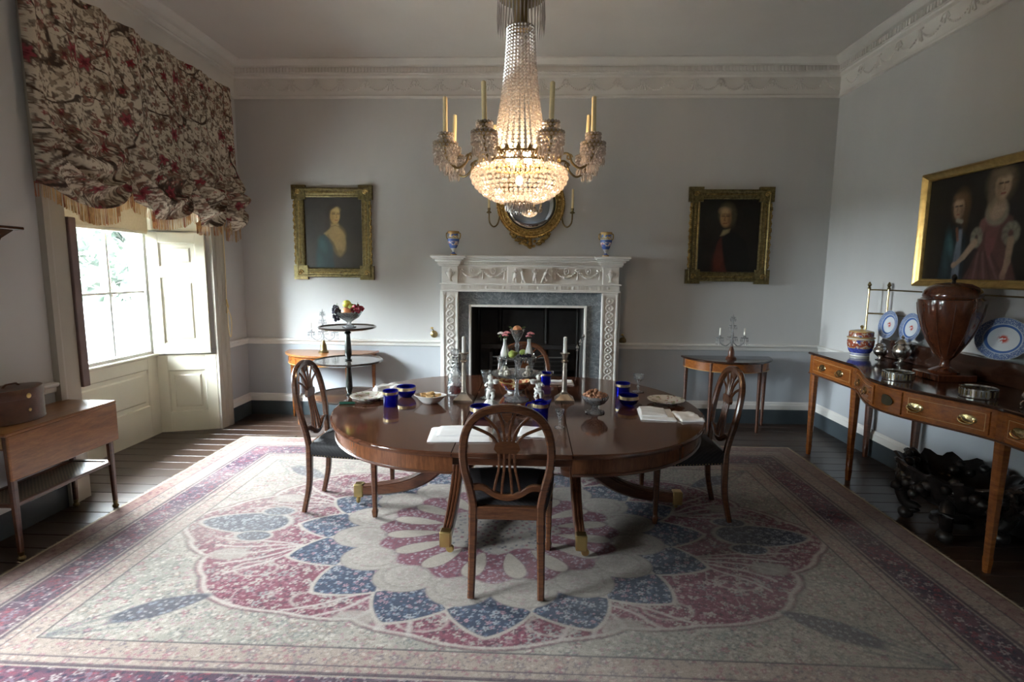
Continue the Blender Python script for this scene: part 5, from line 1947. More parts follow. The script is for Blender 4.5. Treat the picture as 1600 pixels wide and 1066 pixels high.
def cane():
    m, nt, b = new_mat('cane')
    tc = N(nt, 'ShaderNodeTexCoord')
    ck = N(nt, 'ShaderNodeTexChecker')
    ck.inputs['Scale'].default_value = 90
    ck.inputs[1].default_value = (0.17, 0.13, 0.085, 1)
    ck.inputs[2].default_value = (0.05, 0.04, 0.03, 1)
    nt.links.new(tc.outputs['Object'], ck.inputs[0])
    nt.links.new(ck.outputs[0], b.inputs['Base Color'])
    b.inputs['Roughness'].default_value = 0.4
cane()
MB().bb(-0.09, 0.15, -0.33, 0.33, 0.317, 0.325).build('cane_panel', 'cane', sh, smooth=False)

# oval leather-covered box with brass lock
plain('leather', (0.085, 0.030, 0.014), 0.35, var=0.3, scale=18, bmp=0.1)
bx = thing('oval_box', 'oval brown leather box with brass lock on the drop-leaf table', 'box', (-2.985, 2.93, 0.7385))
MB().lathe([(0, 0), (1, 0), (1.02, 0.004), (1.0, 0.008), (1.0, 0.135), (0, 0.135)], 36, sx=0.115, sy=0.165).build('body', 'leather', bx)
l_ = MB().lathe([(0, 0.136), (1.02, 0.136), (1.03, 0.140), (1.02, 0.178), (0.98, 0.190), (0.4, 0.196), (0, 0.196)], 36, sx=0.115, sy=0.165).build('lid', 'leather', bx)
MB().bar([(0.0, -0.05, 0.196), (0.0, -0.03, 0.212), (0.0, 0.03, 0.212), (0.0, 0.05, 0.196)], 0.012, 0.008, ref=(0, 0, 1)).build('handle', 'leather', l_)
for z, r in ((0.150, 0.015), (0.068, 0.010)):
    MB().ball((0.117, -0.015, z), r, (0.35, 1, 1), 12, 8).build('lock', 'brass', bx)

# wall bracket shelf at the left edge
ws = thing('wall_bracket', 'reddish wooden wall bracket at the left edge above the box', 'shelf', (XL, 2.93, 1.80))
MB().bb(0.0, 0.17, -0.19, 0.19, 0.030, 0.050, 0.005).build('board', 'mahogany_chair', ws)
MB().prism([(-0.17, 0.030), (0.17, 0.030), (0.09, -0.02), (0.05, -0.09), (-0.05, -0.09), (-0.09, -0.02)], 0.0, 0.12, 'x').build('corbel', 'mahogany_chair', ws, fix=True, smooth=False)
# ------------------------------------------------------------------ sideboard and what stands on it
plain('silver', (0.62, 0.61, 0.59), 0.16, 1.0, var=0.15, scale=14)
plain('bright_brass', (0.66, 0.52, 0.26), 0.22, 1.0, var=0.15)
plain('inlay_dark', (0.045, 0.04, 0.022), 0.3, var=0.3, scale=30)
SBY = 3.545
def xf(y):
    t = abs(y - SBY) / 0.68
    return 2.50 if t > 1 else 2.50 - 0.22 * (0.5 + 0.5 * math.cos(PI * t)) ** 0.8
sb = thing('sideboard', 'bow-fronted mahogany sideboard with oval brass handles and brass rail', 'sideboard', (2.75, SBY, 0))
L_ = lambda x, y, z: (x - 2.75, y - SBY, z)
Y0, Y1 = 2.21, 4.88
def front(y0, y1, off, n):
    return [(xf(y) - off, y) for y in np.linspace(y0, y1, n)]
# top
m = MB()
fr_ = front(Y0 - 0.01, Y1 + 0.01, 0.012, 70)
rings = []
for ins, z in ((0.006, 0.908), (0.0, 0.913), (0.0, 0.924), (0.005, 0.930)):
    o_ = [(x + ins, min(max(y, Y0 - 0.01 + ins), Y1 + 0.01 - ins)) for x, y in fr_]
    o_ = o_ + [(3.045, Y1 + 0.01 - ins), (3.045, Y0 - 0.01 + ins)]
    rings.append([L_(x, y, z) for x, y in o_])
m.grid(np.array(rings), cv=True)
n = len(rings[0])
m.f += [tuple(range(n)), tuple(range(3 * n, 4 * n))]
m.build('top', 'dark_top', sb, fix=True, angle=30)
# carcase
m = MB()
fr_ = front(Y0, Y1, -0.006, 70) + [(3.03, Y1), (3.03, Y0)]
m.prism([L_(x, y, 0)[:2] for x, y in fr_], 0.735, 0.907)
cs = m.build('carcase', 'satinwood_h', sb, fix=True, angle=30)
MB().tube([L_(x, y, 0.742) for x, y in front(Y0, Y1, 0.002, 70)], 0.006, 6).build('bottom_moulding', 'mahogany', cs)
def face(y0, y1, z0, z1, th, nm, mat, par):
    n = 16
    o_ = front(y0, y1, th, n)
    i_ = front(y0, y1, -0.010, n)
    m = MB()
    R_ = [[L_(x, y, z) for x, y in q] for q, z in ((i_, z0), (o_, z0), (o_, z1), (i_, z1))]
    m.grid(np.array(R_), cu=True)
    m.f += [tuple(j * n for j in range(4)), tuple(j * n + n - 1 for j in range(4))]
    return m.build(nm, mat, par, fix=True, angle=30)
def handle(y, par, z=0.825):
    x = xf(y) - 0.006
    d = (xf(y + 0.02) - xf(y - 0.02)) / 0.04
    a = math.atan2(1, d)
    q = MB().lathe([(0, -0.004), (1, -0.004), (1.0, 0.0), (0.86, 0.005), (0.5, 0.006), (0, 0.009)], 20, sx=0.048, sy=0.027)
    V = np.concatenate(q.v)
    tv = np.array((d, 1, 0)); tv /= np.linalg.norm(tv)
    nv = np.array((-tv[1], tv[0], 0))
    c = np.array(L_(x, y, z))
    q.v = [c + np.outer(V[:, 0], tv) + np.outer(V[:, 1], (0, 0, 1)) + np.outer(V[:, 2], nv)]
    h = q.build('handle', 'bright_brass', par, fix=True)
    pts = [c + tv * s * 0.040 + nv * o_ + np.array((0, 0, zz)) for s, zz, o_ in ((-1, 0.004, 0.010), (-1.0, -0.010, 0.016), (-0.6, -0.024, 0.018), (0, -0.028, 0.018), (0.6, -0.024, 0.018), (1.0, -0.010, 0.016), (1, 0.004, 0.010))]
    MB().tube(spl(pts, 4), 0.0038, 6).build('bail', 'bright_brass', h)
def drawer(y0, y1, hs):
    d = face(y0 + 0.008, y1 - 0.008, 0.760, 0.890, 0.003, 'drawer', 'satinwood_h', sb)
    for (a, b, c, e) in ((y0 + 0.025, y1 - 0.025, 0.776, 0.778), (y0 + 0.025, y1 - 0.025, 0.872, 0.874), (y0 + 0.025, y0 + 0.028, 0.776, 0.874), (y1 - 0.028, y1 - 0.025, 0.776, 0.874)):
        face(a, b, c, e, 0.0036, 'string_inlay', 'inlay', d)
    for y in hs:
        handle(y, d)
drawer(4.23, 4.84, (4.65, 4.39))
drawer(3.60, 4.17, (3.76, 4.05))
pn = face(3.37, 3.575, 0.755, 0.895, 0.004, 'panel', 'satinwood', sb)
q = MB().lathe([(0, 0.0), (1, 0.0), (0.97, 0.002), (0, 0.0025)], 28, sx=0.062, sy=0.034)
V = np.concatenate(q.v)
c = np.array(L_(xf(3.475) - 0.0055, 3.475, 0.825))
q.v = [c + np.outer(V[:, 0], (0.0, 1, 0)) + np.outer(V[:, 1], (0, 0, 1)) + np.outer(V[:, 2], (-1, 0, 0))]
q.build('oval_inlay', 'inlay_dark', pn, fix=True)
drawer(2.93, 3.355, (3.285, 3.035))
drawer(2.25, 2.86, (2.76, 2.50))
for (x, y) in ((2.525, 4.825), (2.525, 4.205), (2.525, 2.885), (2.525, 2.265), (3.005, 4.79), (3.005, 4.20), (3.005, 2.89), (3.005, 2.30)):
    m = MB()
    m.bar([L_(x, y, 0.905), L_(x, y, 0.735), L_(x, y, 0.09), L_(x, y, 0.085), L_(x, y, 0.0)], 0.062, 0.062, ref=(0, 1, 0), scale=[1, 1, 0.62, 0.70, 0.52])
    lo = m.build('leg', 'satinwood' if x < 2.9 else 'mahogany', sb)
# back board and brass rail
MB().bb(0.232, 0.268, -1.20, 1.13, 0.931, 1.085, 0.004).build('backboard', 'dark_top', sb)
rl = MB().tube([L_(3.036, y, 1.49) for y in (4.73, 2.3)], 0.006, 8).build('rail', 'dark_brass', sb)
MB().tube([L_(3.036, y, 1.285) for y in (4.73, 2.3)], 0.005, 8).build('rail', 'dark_brass', sb)
for z in (1.49, 1.285):
    MB().tube([L_(2.945, 4.85, z), L_(3.036, 4.73, z)], 0.006, 8).build('rail', 'dark_brass', sb)
for (x, y) in ((2.945, 4.85), (3.036, 4.73), (3.036, 4.00), (3.036, 3.10), (3.036, 2.35)):
    p = MB().tube([L_(x, y, 0.93), L_(x, y, 1.50)], 0.0085, 10).build('rail_post', 'bright_brass', sb)
    MB().lathe([(0, 0), (0.012, 0.0), (0.014, 0.010), (0.008, 0.018), (0.017, 0.034), (0.010, 0.050), (0.005, 0.060), (0, 0.064)], 12, L_(x, y, 1.497)).build('finial', 'dark_brass', p)

# porcelain materials
def plate_mat():
    m, nt, b = new_mat('blue_plate')
    tc = N(nt, 'ShaderNodeTexCoord')
    mp = N(nt, 'ShaderNodeMapping')
    mp.inputs['Scale'].default_value = (1, 1, 0)
    nt.links.new(tc.outputs['Object'], mp.inputs[0])
    ln = N(nt, 'ShaderNodeVectorMath', operation='LENGTH')
    nt.links.new(mp.outputs[0], ln.inputs[0])
    f = noise(nt, 26, 4, 0.6)
    rc = ramp(nt, ln.outputs['Value'], [(0.0, (0.62, 0.66, 0.70)), (0.56, (0.62, 0.66, 0.70)), (0.58, (0.06, 0.13, 0.36)), (0.66, (0.07, 0.15, 0.40)), (0.70, (0.52, 0.58, 0.66)), (0.74, (0.12, 0.18, 0.36)), (0.97, (0.09, 0.14, 0.30)), (1.0, (0.60, 0.64, 0.68))])
    spots = ramp(nt, f, [(0.52, 0.0), (0.60, 1.0)])
    gt = N(nt, 'ShaderNodeMath', operation='GREATER_THAN')
    gt.inputs[1].default_value = 0.72
    nt.links.new(ln.outputs['Value'], gt.inputs[0])
    mu = N(nt, 'ShaderNodeMath', operation='MULTIPLY')
    nt.links.new(gt.outputs[0], mu.inputs[0])
    nt.links.new(spots, mu.inputs[1])
    c = mix_rgb(nt, mu.outputs[0], rc, (0.50, 0.56, 0.64))
    ctr = ramp(nt, ln.outputs['Value'], [(0.12, 1.0), (0.24, 0.0)])
    f2 = ramp(nt, noise(nt, 9, 3), [(0.44, 0.0), (0.50, 1.0)])
    mu2 = N(nt, 'ShaderNodeMath', operation='MULTIPLY')
    nt.links.new(ctr, mu2.inputs[0])
    nt.links.new(f2, mu2.inputs[1])
    c = mix_rgb(nt, mu2.outputs[0], c, (0.45, 0.07, 0.05))
    nt.links.new(c, b.inputs['Base Color'])
    b.inputs['Roughness'].default_value = 0.15
plate_mat()
def plate_on_rail(name, label, y, ry, rz_, tiltz):
    # unit plate in local xy (radius 1), scaled; stands on the backboard leaning to the wall
    m = MB().lathe([(0, 0.0), (0.60, 0.0), (0.66, 0.05), (0.98, 0.13), (1.0, 0.15), (0.97, 0.155), (0.66, 0.08), (0.58, 0.035), (0, 0.03)], 48)
    o = m.build(name, 'blue_plate', None)
    tag(o, label, 'plate')
    lean = 0.16
    # local z -> -x (towards room), local x -> y, local y -> z
    R_ = Matrix(((0, 0, -1), (-1, 0, 0), (0, 1, 0))).to_4x4()
    o.matrix_world = Matrix.Translation((2.985 - rz_ * math.sin(lean) * 0 + 0.0, y, 1.090 + rz_ * math.cos(lean))) @ Matrix.Rotation(lean, 4, 'Y') @ R_ @ Matrix.Diagonal((ry, rz_, min(ry, rz_) * 0.9, 1))
    return o
plate_on_rail('plate', 'round blue and white plate on sideboard nearest the brass end posts', 4.60, 0.118, 0.118, 0)
plate_on_rail('plate', 'round blue and white plate partly behind the wooden knife urn', 4.335, 0.118, 0.118, 0)
plate_on_rail('platter', 'large oval blue and white platter right of the wooden knife urn', 3.50, 0.205, 0.135, 0)

def banded(name, bands, spot=None, sc=30, rough=0.15, metal=0.0):
    """porcelain coloured in horizontal bands over the generated height"""
    m, nt, b = new_mat(name)
    tc = N(nt, 'ShaderNodeTexCoord')
    sp = N(nt, 'ShaderNodeSeparateXYZ')
    nt.links.new(tc.outputs['Generated'], sp.inputs[0])
    n_ = N(nt, 'ShaderNodeValToRGB')
    cr = n_.color_ramp
    cr.interpolation = 'CONSTANT'
    while len(cr.elements) < len(bands):
        cr.elements.new(0.5)
    for e, (p, c) in zip(cr.elements, bands):
        e.position = p
        e.color = (*c, 1)
    nt.links.new(sp.outputs['Z'], n_.inputs[0])
    c = n_.outputs[0]
    if spot:
        for (lo, hi, col, thr, s2) in spot:
            f = ramp(nt, noise(nt, s2, 3), [(thr, 0.0), (thr + 0.05, 1.0)])
            a1 = N(nt, 'ShaderNodeMath', operation='GREATER_THAN'); a1.inputs[1].default_value = lo
            a2 = N(nt, 'ShaderNodeMath', operation='LESS_THAN'); a2.inputs[1].default_value = hi
            nt.links.new(sp.outputs['Z'], a1.inputs[0]); nt.links.new(sp.outputs['Z'], a2.inputs[0])
            mu = N(nt, 'ShaderNodeMath', operation='MULTIPLY')
            nt.links.new(a1.outputs[0], mu.inputs[0]); nt.links.new(a2.outputs[0], mu.inputs[1])
            mu2 = N(nt, 'ShaderNodeMath', operation='MULTIPLY')
            nt.links.new(mu.outputs[0], mu2.inputs[0]); nt.links.new(f, mu2.inputs[1])
            c = mix_rgb(nt, mu2.outputs[0], c, col)
    nt.links.new(c, b.inputs['Base Color'])
    b.inputs['Roughness'].default_value = rough
    return m
WHT, BLU, RED, GLD = (0.62, 0.62, 0.60), (0.045, 0.06, 0.26), (0.26, 0.06, 0.03), (0.44, 0.28, 0.11)
banded('imari', [(0, WHT), (0.10, BLU), (0.14, WHT), (0.20, BLU), (0.46, GLD), (0.50, RED), (0.90, GLD), (0.95, WHT)],
       [(0.46, 0.92, (0.46, 0.38, 0.30), 0.54, 40), (0.46, 0.92, (0.04, 0.05, 0.22), 0.58, 26), (0.2, 0.46, (0.10, 0.12, 0.45), 0.5, 40)])
banded('imari_lid', [(0, GLD), (0.18, RED), (0.7, GLD)], [(0.15, 0.7, (0.44, 0.34, 0.26), 0.52, 44), (0.15, 0.7, (0.04, 0.05, 0.22), 0.58, 30)])
j = thing('ginger_jar', 'lidded red, gold and cobalt porcelain jar at the far end of sideboard', 'jar', (2.80, 4.66, 0.9305))
MB().lathe([(0, 0), (0.070, 0), (0.074, 0.012), (0.070, 0.024), (0.088, 0.05), (0.100, 0.10), (0.101, 0.135), (0.092, 0.155), (0.0, 0.155)], 32).build('body', 'imari', j)
l_ = MB().lathe([(0, 0.156), (0.104, 0.156), (0.106, 0.164), (0.092, 0.170), (0.092, 0.205), (0.086, 0.216), (0.03, 0.228), (0.0, 0.228)], 32).build('lid', 'imari_lid', j)
MB().lathe([(0, 0.226), (0.010, 0.228), (0.008, 0.238), (0.015, 0.250), (0.010, 0.262), (0, 0.266)], 14).build('knob', 'bright_brass', l_)

def silver_urn(label, loc, h, r):
    t = thing('silver_urn', label, 'urn', loc)
    s = h
    MB().lathe([(0, 0), (r * 0.62, 0), (r * 0.64, 0.03 * s), (r * 0.3, 0.07 * s), (r * 0.2, 0.12 * s), (r * 0.45, 0.18 * s), (r * 0.92, 0.32 * s), (r, 0.47 * s), (r * 0.80, 0.60 * s), (r * 0.62, 0.66 * s), (r * 0.74, 0.70 * s), (0, 0.70 * s)], 24, rib=(12, 0.025)).build('body', 'silver', t)
    MB().lathe([(0, 0.705 * s), (r * 0.76, 0.705 * s), (r * 0.70, 0.75 * s), (r * 0.40, 0.83 * s), (r * 0.12, 0.87 * s), (r * 0.20, 0.93 * s), (r * 0.08, 0.98 * s), (0, s)], 24, rib=(12, 0.02)).build('lid', 'silver', t)
    return t
silver_urn('smaller lidded silver urn right beside the porcelain jar', (2.845, 4.46, 0.9305), 0.165, 0.052)
silver_urn('larger lidded silver urn just left of the wooden knife urn', (2.895, 4.285, 0.9305), 0.225, 0.066)

def coaster(label, loc):
    t = thing('wine_coaster', label, 'coaster', loc)
    MB().lathe([(0, 0), (0.080, 0), (0.080, 0.008), (0, 0.008)], 28).build('base', 'mahogany', t)
    g = MB().lathe([(0.082, 0.002), (0.086, 0.004), (0.086, 0.052), (0.090, 0.056), (0.084, 0.058), (0.082, 0.050)], 40, cap=False).build('gallery', 'silver', t, fix=True)
    fm = MB().bar([(0, 0, 0.012), (0, 0, 0.044)], 0.006, 0.004, ref=(0, 1, 0)).mesh('fret', 'dark_brass')
    for i in range(24):
        a = 2 * PI * i / 24
        link('fret', fm, g, (0.0865 * math.cos(a), 0.0865 * math.sin(a), 0), (0, 0, a + PI / 2))
    return t
coaster('silver gallery wine coaster left of the wooden knife urn base', (2.435, 3.62, 0.9305))
coaster('silver gallery wine coaster right of the wooden knife urn base', (2.565, 3.13, 0.9305))

ku = thing('knife_urn', 'tall dark mahogany vase-shaped knife urn on the sideboard', 'knife urn', (2.775, 3.68, 0.9305))
wood('urn_wood', (0.060, 0.017, 0.008), (0.13, 0.038, 0.016), 0.16, (6, 6, 2), 5, 0.6, 0.0)
MB().box((0, 0, 0.022), (0.25, 0.25, 0.044), 0.005).build('plinth', 'urn_wood', ku)
MB().lathe([(0, 0.044), (0.085, 0.044), (0.088, 0.055), (0.070, 0.066), (0.034, 0.085), (0.026, 0.11), (0.030, 0.130), (0, 0.130)], 28).build('foot', 'urn_wood', ku)
bd = MB().lathe([(0, 0.131), (0.034, 0.131), (0.060, 0.165), (0.110, 0.250), (0.150, 0.345), (0.176, 0.440), (0.186, 0.510), (0.184, 0.530), (0.168, 0.536), (0.160, 0.545), (0, 0.545)], 40).build('body', 'urn_wood', ku)
for k_ in range(12):
    a = 2 * PI * k_ / 12
    MB().tube([(r * math.cos(a), r * math.sin(a), z) for r, z in ((0.062, 0.165), (0.111, 0.250), (0.151, 0.345), (0.177, 0.440), (0.186, 0.508))], 0.0025, 5).build('string_inlay', 'mahogany', bd)
l_ = MB().lathe([(0, 0.547), (0.160, 0.547), (0.163, 0.556), (0.157, 0.585), (0.134, 0.614), (0.095, 0.634), (0.035, 0.643), (0, 0.644)], 40).build('lid', 'urn_wood', ku)
MB().lathe([(0, 0.640), (0.014, 0.642), (0.009, 0.655), (0.018, 0.675), (0.012, 0.692), (0, 0.700)], 14).build('finial', 'ebony', l_)
for s in (-1, 1):
    MB().tube(spl([(0, s * 0.165, 0.53), (0, s * 0.198, 0.545), (0, s * 0.205, 0.50), (0, s * 0.178, 0.455)], 5), 0.007, 8).build('ring_handle', 'urn_wood', ku)

cj = thing('silver_cream_jug', 'small silver cream jug on curved legs at the right picture edge', 'jug', (2.60, 2.83, 0.9305))
MB().lathe([(0, 0.035), (0.028, 0.036), (0.046, 0.055), (0.048, 0.075), (0.034, 0.105), (0.040, 0.125), (0.037, 0.125), (0.030, 0.105), (0.040, 0.075), (0, 0.05)], 24, cap=False).build('body', 'silver', cj, fix=True)
for k_ in range(3):
    a = 2 * PI * k_ / 3 + 0.4
    MB().tube([(r * math.cos(a), r * math.sin(a), z) for r, z in spl([(0.034, 0.045), (0.046, 0.025), (0.038, 0.008), (0.046, 0.0035)], 4)], 0.004, 6).build('leg', 'silver', cj)
MB().tube(spl([(0, -0.036, 0.115), (0, -0.072, 0.105), (0, -0.068, 0.07), (0, -0.045, 0.055)], 5), 0.004, 6).build('handle', 'silver', cj)
MB().prism([(-0.012, 0.030), (0.012, 0.030), (0.0, 0.060)], 0.112, 0.128).build('spout', 'silver', cj, fix=True)

# ------------------------------------------------------------------ carved wine cistern below the sideboard
plain('dark_bronze', (0.030, 0.026, 0.025), 0.33, 0.55, var=0.4, scale=12, bmp=0.2)
wc = thing('wine_cistern', 'dark carved shell-shaped wine cistern on ball feet under the sideboard', 'wine cistern', (2.70, 3.38, 0))
a = np.linspace(0, 2 * PI, 64, endpoint=False)
rings = []
for r, z, rb in ((0.06, 0.16, 0), (0.15, 0.17, 0.02), (0.24, 0.22, 0.05), (0.30, 0.30, 0.07), (0.325, 0.37, 0.08), (0.35, 0.40, 0.09), (0.335, 0.41, 0.08), (0.30, 0.38, 0.07), (0.24, 0.29, 0.04), (0.05, 0.24, 0)):
    rr = r * (1 + rb * np.cos(14 * a))
    rings.append(np.stack([rr * np.cos(a) * 0.82, rr * np.sin(a) * 1.05, z + 0.02 * rb * 10 * np.cos(14 * a) * (z > 0.36)], 1))
m = MB()
m.grid(np.array(rings), cv=True)
m.f += [tuple(range(64)), tuple(range(9 * 64, 10 * 64))]
m.build('shell_bowl', 'dark_bronze', wc, fix=True, angle=60)
MB().lathe([(0, 0.06), (0.12, 0.06), (0.11, 0.09), (0.05, 0.12), (0.06, 0.17), (0, 0.17)], 20).build('stem', 'dark_bronze', wc)
for k_ in range(4):
    an = PI / 4 + k_ * PI / 2
    ca, sa = math.cos(an), math.sin(an)
    MB().tube([(r * ca, r * sa * 1.05, z) for r, z in spl([(0.20, 0.24), (0.27, 0.20), (0.24, 0.11), (0.18, 0.09), (0.22, 0.05)], 5)], [0.045 - 0.001 * i for i in range(21)], 10).build('scroll_leg', 'dark_bronze', wc)
    MB().ball((0.235 * ca, 0.235 * sa * 1.05, 0.042), 0.042, (1.1, 1.1, 1), 14, 10).build('ball_foot', 'dark_bronze', wc)
rg = np.random.default_rng(3)
for k_ in range(12):
    an = 2 * PI * k_ / 12 + 0.2
    m = MB()
    for i in range(9):
        m.ico((0.30 * math.cos(an) * 0.82 + 0.03 * rg.normal(), 0.30 * math.sin(an) * 1.05 + 0.03 * rg.normal(), 0.31 + 0.035 * rg.normal()), 0.028 + 0.012 * rg.random())
    m.build('carved_boss', 'dark_bronze', wc, angle=80)
for s in (-1, 1):
    MB().tube(spl([(0, s * 0.33, 0.36), (0, s * 0.40, 0.40), (0, s * 0.41, 0.31), (0, s * 0.33, 0.26)], 5), 0.018, 8).build('scroll_handle', 'dark_bronze', wc)

# ------------------------------------------------------------------ vases on the mantel shelf
banded('vase_blue', [(0, GLD), (0.06, (0.10, 0.16, 0.42)), (0.14, WHT), (0.30, (0.08, 0.14, 0.40)), (0.68, (0.60, 0.56, 0.46)), (0.80, (0.08, 0.14, 0.40)), (0.90, GLD)],
       [(0.42, 0.58, (0.66, 0.60, 0.58), 0.46, 40), (0.42, 0.58, (0.55, 0.16, 0.18), 0.56, 44), (0.70, 0.92, (0.50, 0.36, 0.14), 0.5, 50)])
def mantel_vase(label, x):
    t = thing('mantel_vase', label, 'vase', (x, D - 0.165, 1.7775))
    MB().lathe([(0, 0), (0.034, 0), (0.034, 0.012), (0.016, 0.026), (0.010, 0.042), (0.020, 0.058), (0.040, 0.090), (0.056, 0.130), (0.062, 0.165), (0.056, 0.182), (0.046, 0.192), (0.048, 0.215), (0.062, 0.245), (0.058, 0.248), (0.044, 0.22), (0, 0.21)], 28, cap=False).build('body', 'vase_blue', t, fix=True)
    for s in (-1, 1):
        MB().tube(spl([(s * 0.056, 0, 0.165), (s * 0.072, 0, 0.185), (s * 0.072, 0, 0.225), (s * 0.052, 0, 0.232)], 5), 0.0055, 8).build('handle', 'gilt', t)
mantel_vase('blue and gold porcelain vase on the left end of the mantel shelf', -0.825)
mantel_vase('blue and gold porcelain vase on the right end of the mantel shelf', 0.752)
# ------------------------------------------------------------------ things on the dining table
thin_glass('clear_glass', (0.97, 0.98, 0.985), 0.30, 0.04, 0.14, (1.0, 1.0, 1.0), 40.0)
thin_glass('cut_glass', (0.96, 0.97, 0.98), 0.36, 0.08, 0.26, (1.0, 1.0, 1.0), 90.0)
thin_glass('blue_glass', (0.10, 0.13, 0.85), 0.30, 0.02, 0.45, (0.014, 0.022, 0.42))
thin_glass('red_wine', (0.55, 0.03, 0.05), 0.4, 0.02, 0.5, (0.30, 0.01, 0.03))
plain('gilt_band', (0.52, 0.40, 0.22), 0.3, 0.9, var=0.25, scale=40)
plain('porcelain', (0.74, 0.73, 0.70), 0.18, var=0.03)
plain('linen', (0.84, 0.84, 0.84), 0.85, var=0.04, scale=20, bmp=0.05)
plain('pastry', (0.52, 0.33, 0.14), 0.7, var=0.35, scale=40, bmp=0.2)
plain('biscuit', (0.60, 0.45, 0.29), 0.75, var=0.25, scale=40, bmp=0.2)
plain('nutmix', (0.34, 0.16, 0.09), 0.6, var=0.5, scale=45)
plain('sweet_white', (0.70, 0.64, 0.56), 0.7, var=0.15, scale=30)
plain('pear_green', (0.34, 0.42, 0.10), 0.4, var=0.2, scale=12)
plain('peach', (0.70, 0.30, 0.14), 0.5, var=0.25, scale=14)
plain('grape_red', (0.28, 0.03, 0.05), 0.25, var=0.3, scale=20)
plain('grape_black', (0.020, 0.016, 0.035), 0.25, var=0.3, scale=20)
plain('lime', (0.55, 0.58, 0.10), 0.4, var=0.15, scale=12)
plain('pink_petal', (0.75, 0.30, 0.34), 0.6, var=0.2, scale=30)
plain('white_petal', (0.80, 0.76, 0.76), 0.6, var=0.1, scale=30)
plain('leaf', (0.07, 0.14, 0.04), 0.6, var=0.3, scale=20)
plain('sheffield', (0.46, 0.41, 0.35), 0.25, 0.9, var=0.2, scale=18)
plain('green_handle', (0.02, 0.09, 0.06), 0.35, var=0.2)
TT = TZ + 0.0005
def on(name, label, cat, x, y, rz=0.0, z=TT, group=None):
    return thing(name, label, cat, (x, y, z), rz, group)

def flowered():
    m, nt, b = new_mat('flowered_china')
    f1 = ramp(nt, noise(nt, 30, 3), [(0.58, 0.0), (0.62, 1.0)])
    f2 = ramp(nt, noise(nt, 42, 3), [(0.60, 0.0), (0.64, 1.0)])
    c = mix_rgb(nt, f1, (0.66, 0.63, 0.57), (0.26, 0.28, 0.16))
    c = mix_rgb(nt, f2, c, (0.40, 0.22, 0.20))
    nt.links.new(c, b.inputs['Base Color'])
    b.inputs['Roughness'].default_value = 0.15
flowered()
def plate(label, x, y, r):
    t = on('dessert_plate', label, 'plate', x, y)
    MB().lathe([(0, 0.006), (r * 0.55, 0.006), (r * 0.57, 0.001), (r * 0.60, 0.003), (r * 0.64, 0.012), (r, 0.026), (r * 1.005, 0.029), (r * 0.98, 0.030), (r * 0.66, 0.018), (r * 0.58, 0.011), (0, 0.010)], 40, rib=(16, 0.012)).build('dish', 'flowered_china', t)
    return t
plate('flower-painted plate with knife beneath at the left chair', -1.115, 3.60, 0.125)
plate('flower-painted plate by the napkins at the right chair', 0.925, 3.645, 0.125)
kn = thing('table_knife', 'green-handled knife under the left flower-painted plate', 'knife', (-1.165, 3.46, TT + 0.001), 0.15)
MB().tube([(-0.10, 0, 0.007), (-0.02, 0, 0.007), (0.0, 0, 0.006)], [0.009, 0.0085, 0.006], 8).build('handle', 'green_handle', kn)
MB().prism([(0.0, -0.007), (0.09, -0.010), (0.12, 0.0), (0.09, 0.008), (0, 0.006)], 0.0048, 0.0066).build('blade', 'silver', kn, fix=True)

def napkin(label, x, y, w, d, rz, h=0.022, second=None):
    t = on('napkin', label, 'napkin', x, y, rz)
    def fold(cx, cy, w_, d_, h_, z0, nm):
        n1, n2 = 26, 20
        U, V = np.meshgrid(np.linspace(-1, 1, n1), np.linspace(-1, 1, n2), indexing='ij')
        top = h_ * (0.55 + 0.45 * vnoise(U + cx * 9 + x * 3, V + cy * 7, 1.8, 77) + 0.12 * np.sin(V * 9 + 2 * U)) * np.clip((1.02 - np.abs(U)) / 0.10, 0.25, 1) ** 0.5 * np.clip((1.02 - np.abs(V)) / 0.12, 0.25, 1) ** 0.5
        P1 = np.stack([cx + U * w_ / 2, cy + V * d_ / 2, z0 + top], -1)
        m = MB()
        m.grid(P1)
        P2 = P1.copy()
        P2[..., 2] = z0 + 0.0006
        m.grid(P2)
        for idx in (list(range(n1)), ):
            pass
        rim = [(i, 0) for i in range(n1)] + [(n1 - 1, j) for j in range(1, n2)] + [(i, n2 - 1) for i in range(n1 - 2, -1, -1)] + [(0, j) for j in range(n2 - 2, 0, -1)]
        ids = [i * n2 + j for i, j in rim]
        k0 = n1 * n2
        for a_, b_ in zip(ids, ids[1:] + ids[:1]):
            m.f.append((a_, b_, b_ + k0, a_ + k0))
        m.build(nm, 'linen', t, fix=True, angle=60)
        return m
    fold(0, 0, w, d, h, 0, 'cloth')
    if second:
        fold(*second, 'folded_corner')
    return t
napkin('white napkin at the front edge of the table left of the near chair', -0.375, 2.825, 0.34, 0.25, 0.08, 0.014, (0.015, 0.03, 0.28, 0.17, 0.012, 0.011))
napkin('white folded napkin at the right chair, nearer the plate', 0.785, 3.32, 0.21, 0.26, -0.10, 0.020, (-0.02, 0.01, 0.16, 0.20, 0.016, 0.014))
napkin('smaller white folded napkin at the right edge of the table', 0.965, 3.27, 0.14, 0.19, 0.10, 0.022)
napkin('white napkin on the fireplace side beside blue tumbler', 0.245, 4.25, 0.19, 0.16, 0.0, 0.016)
napkin('crumpled white napkin behind the left flower-painted plate', -1.035, 3.85, 0.22, 0.13, 0.5, 0.05)
napkin('small white napkin right of the near chair behind its back', 0.02, 2.90, 0.16, 0.18, -0.1, 0.012)

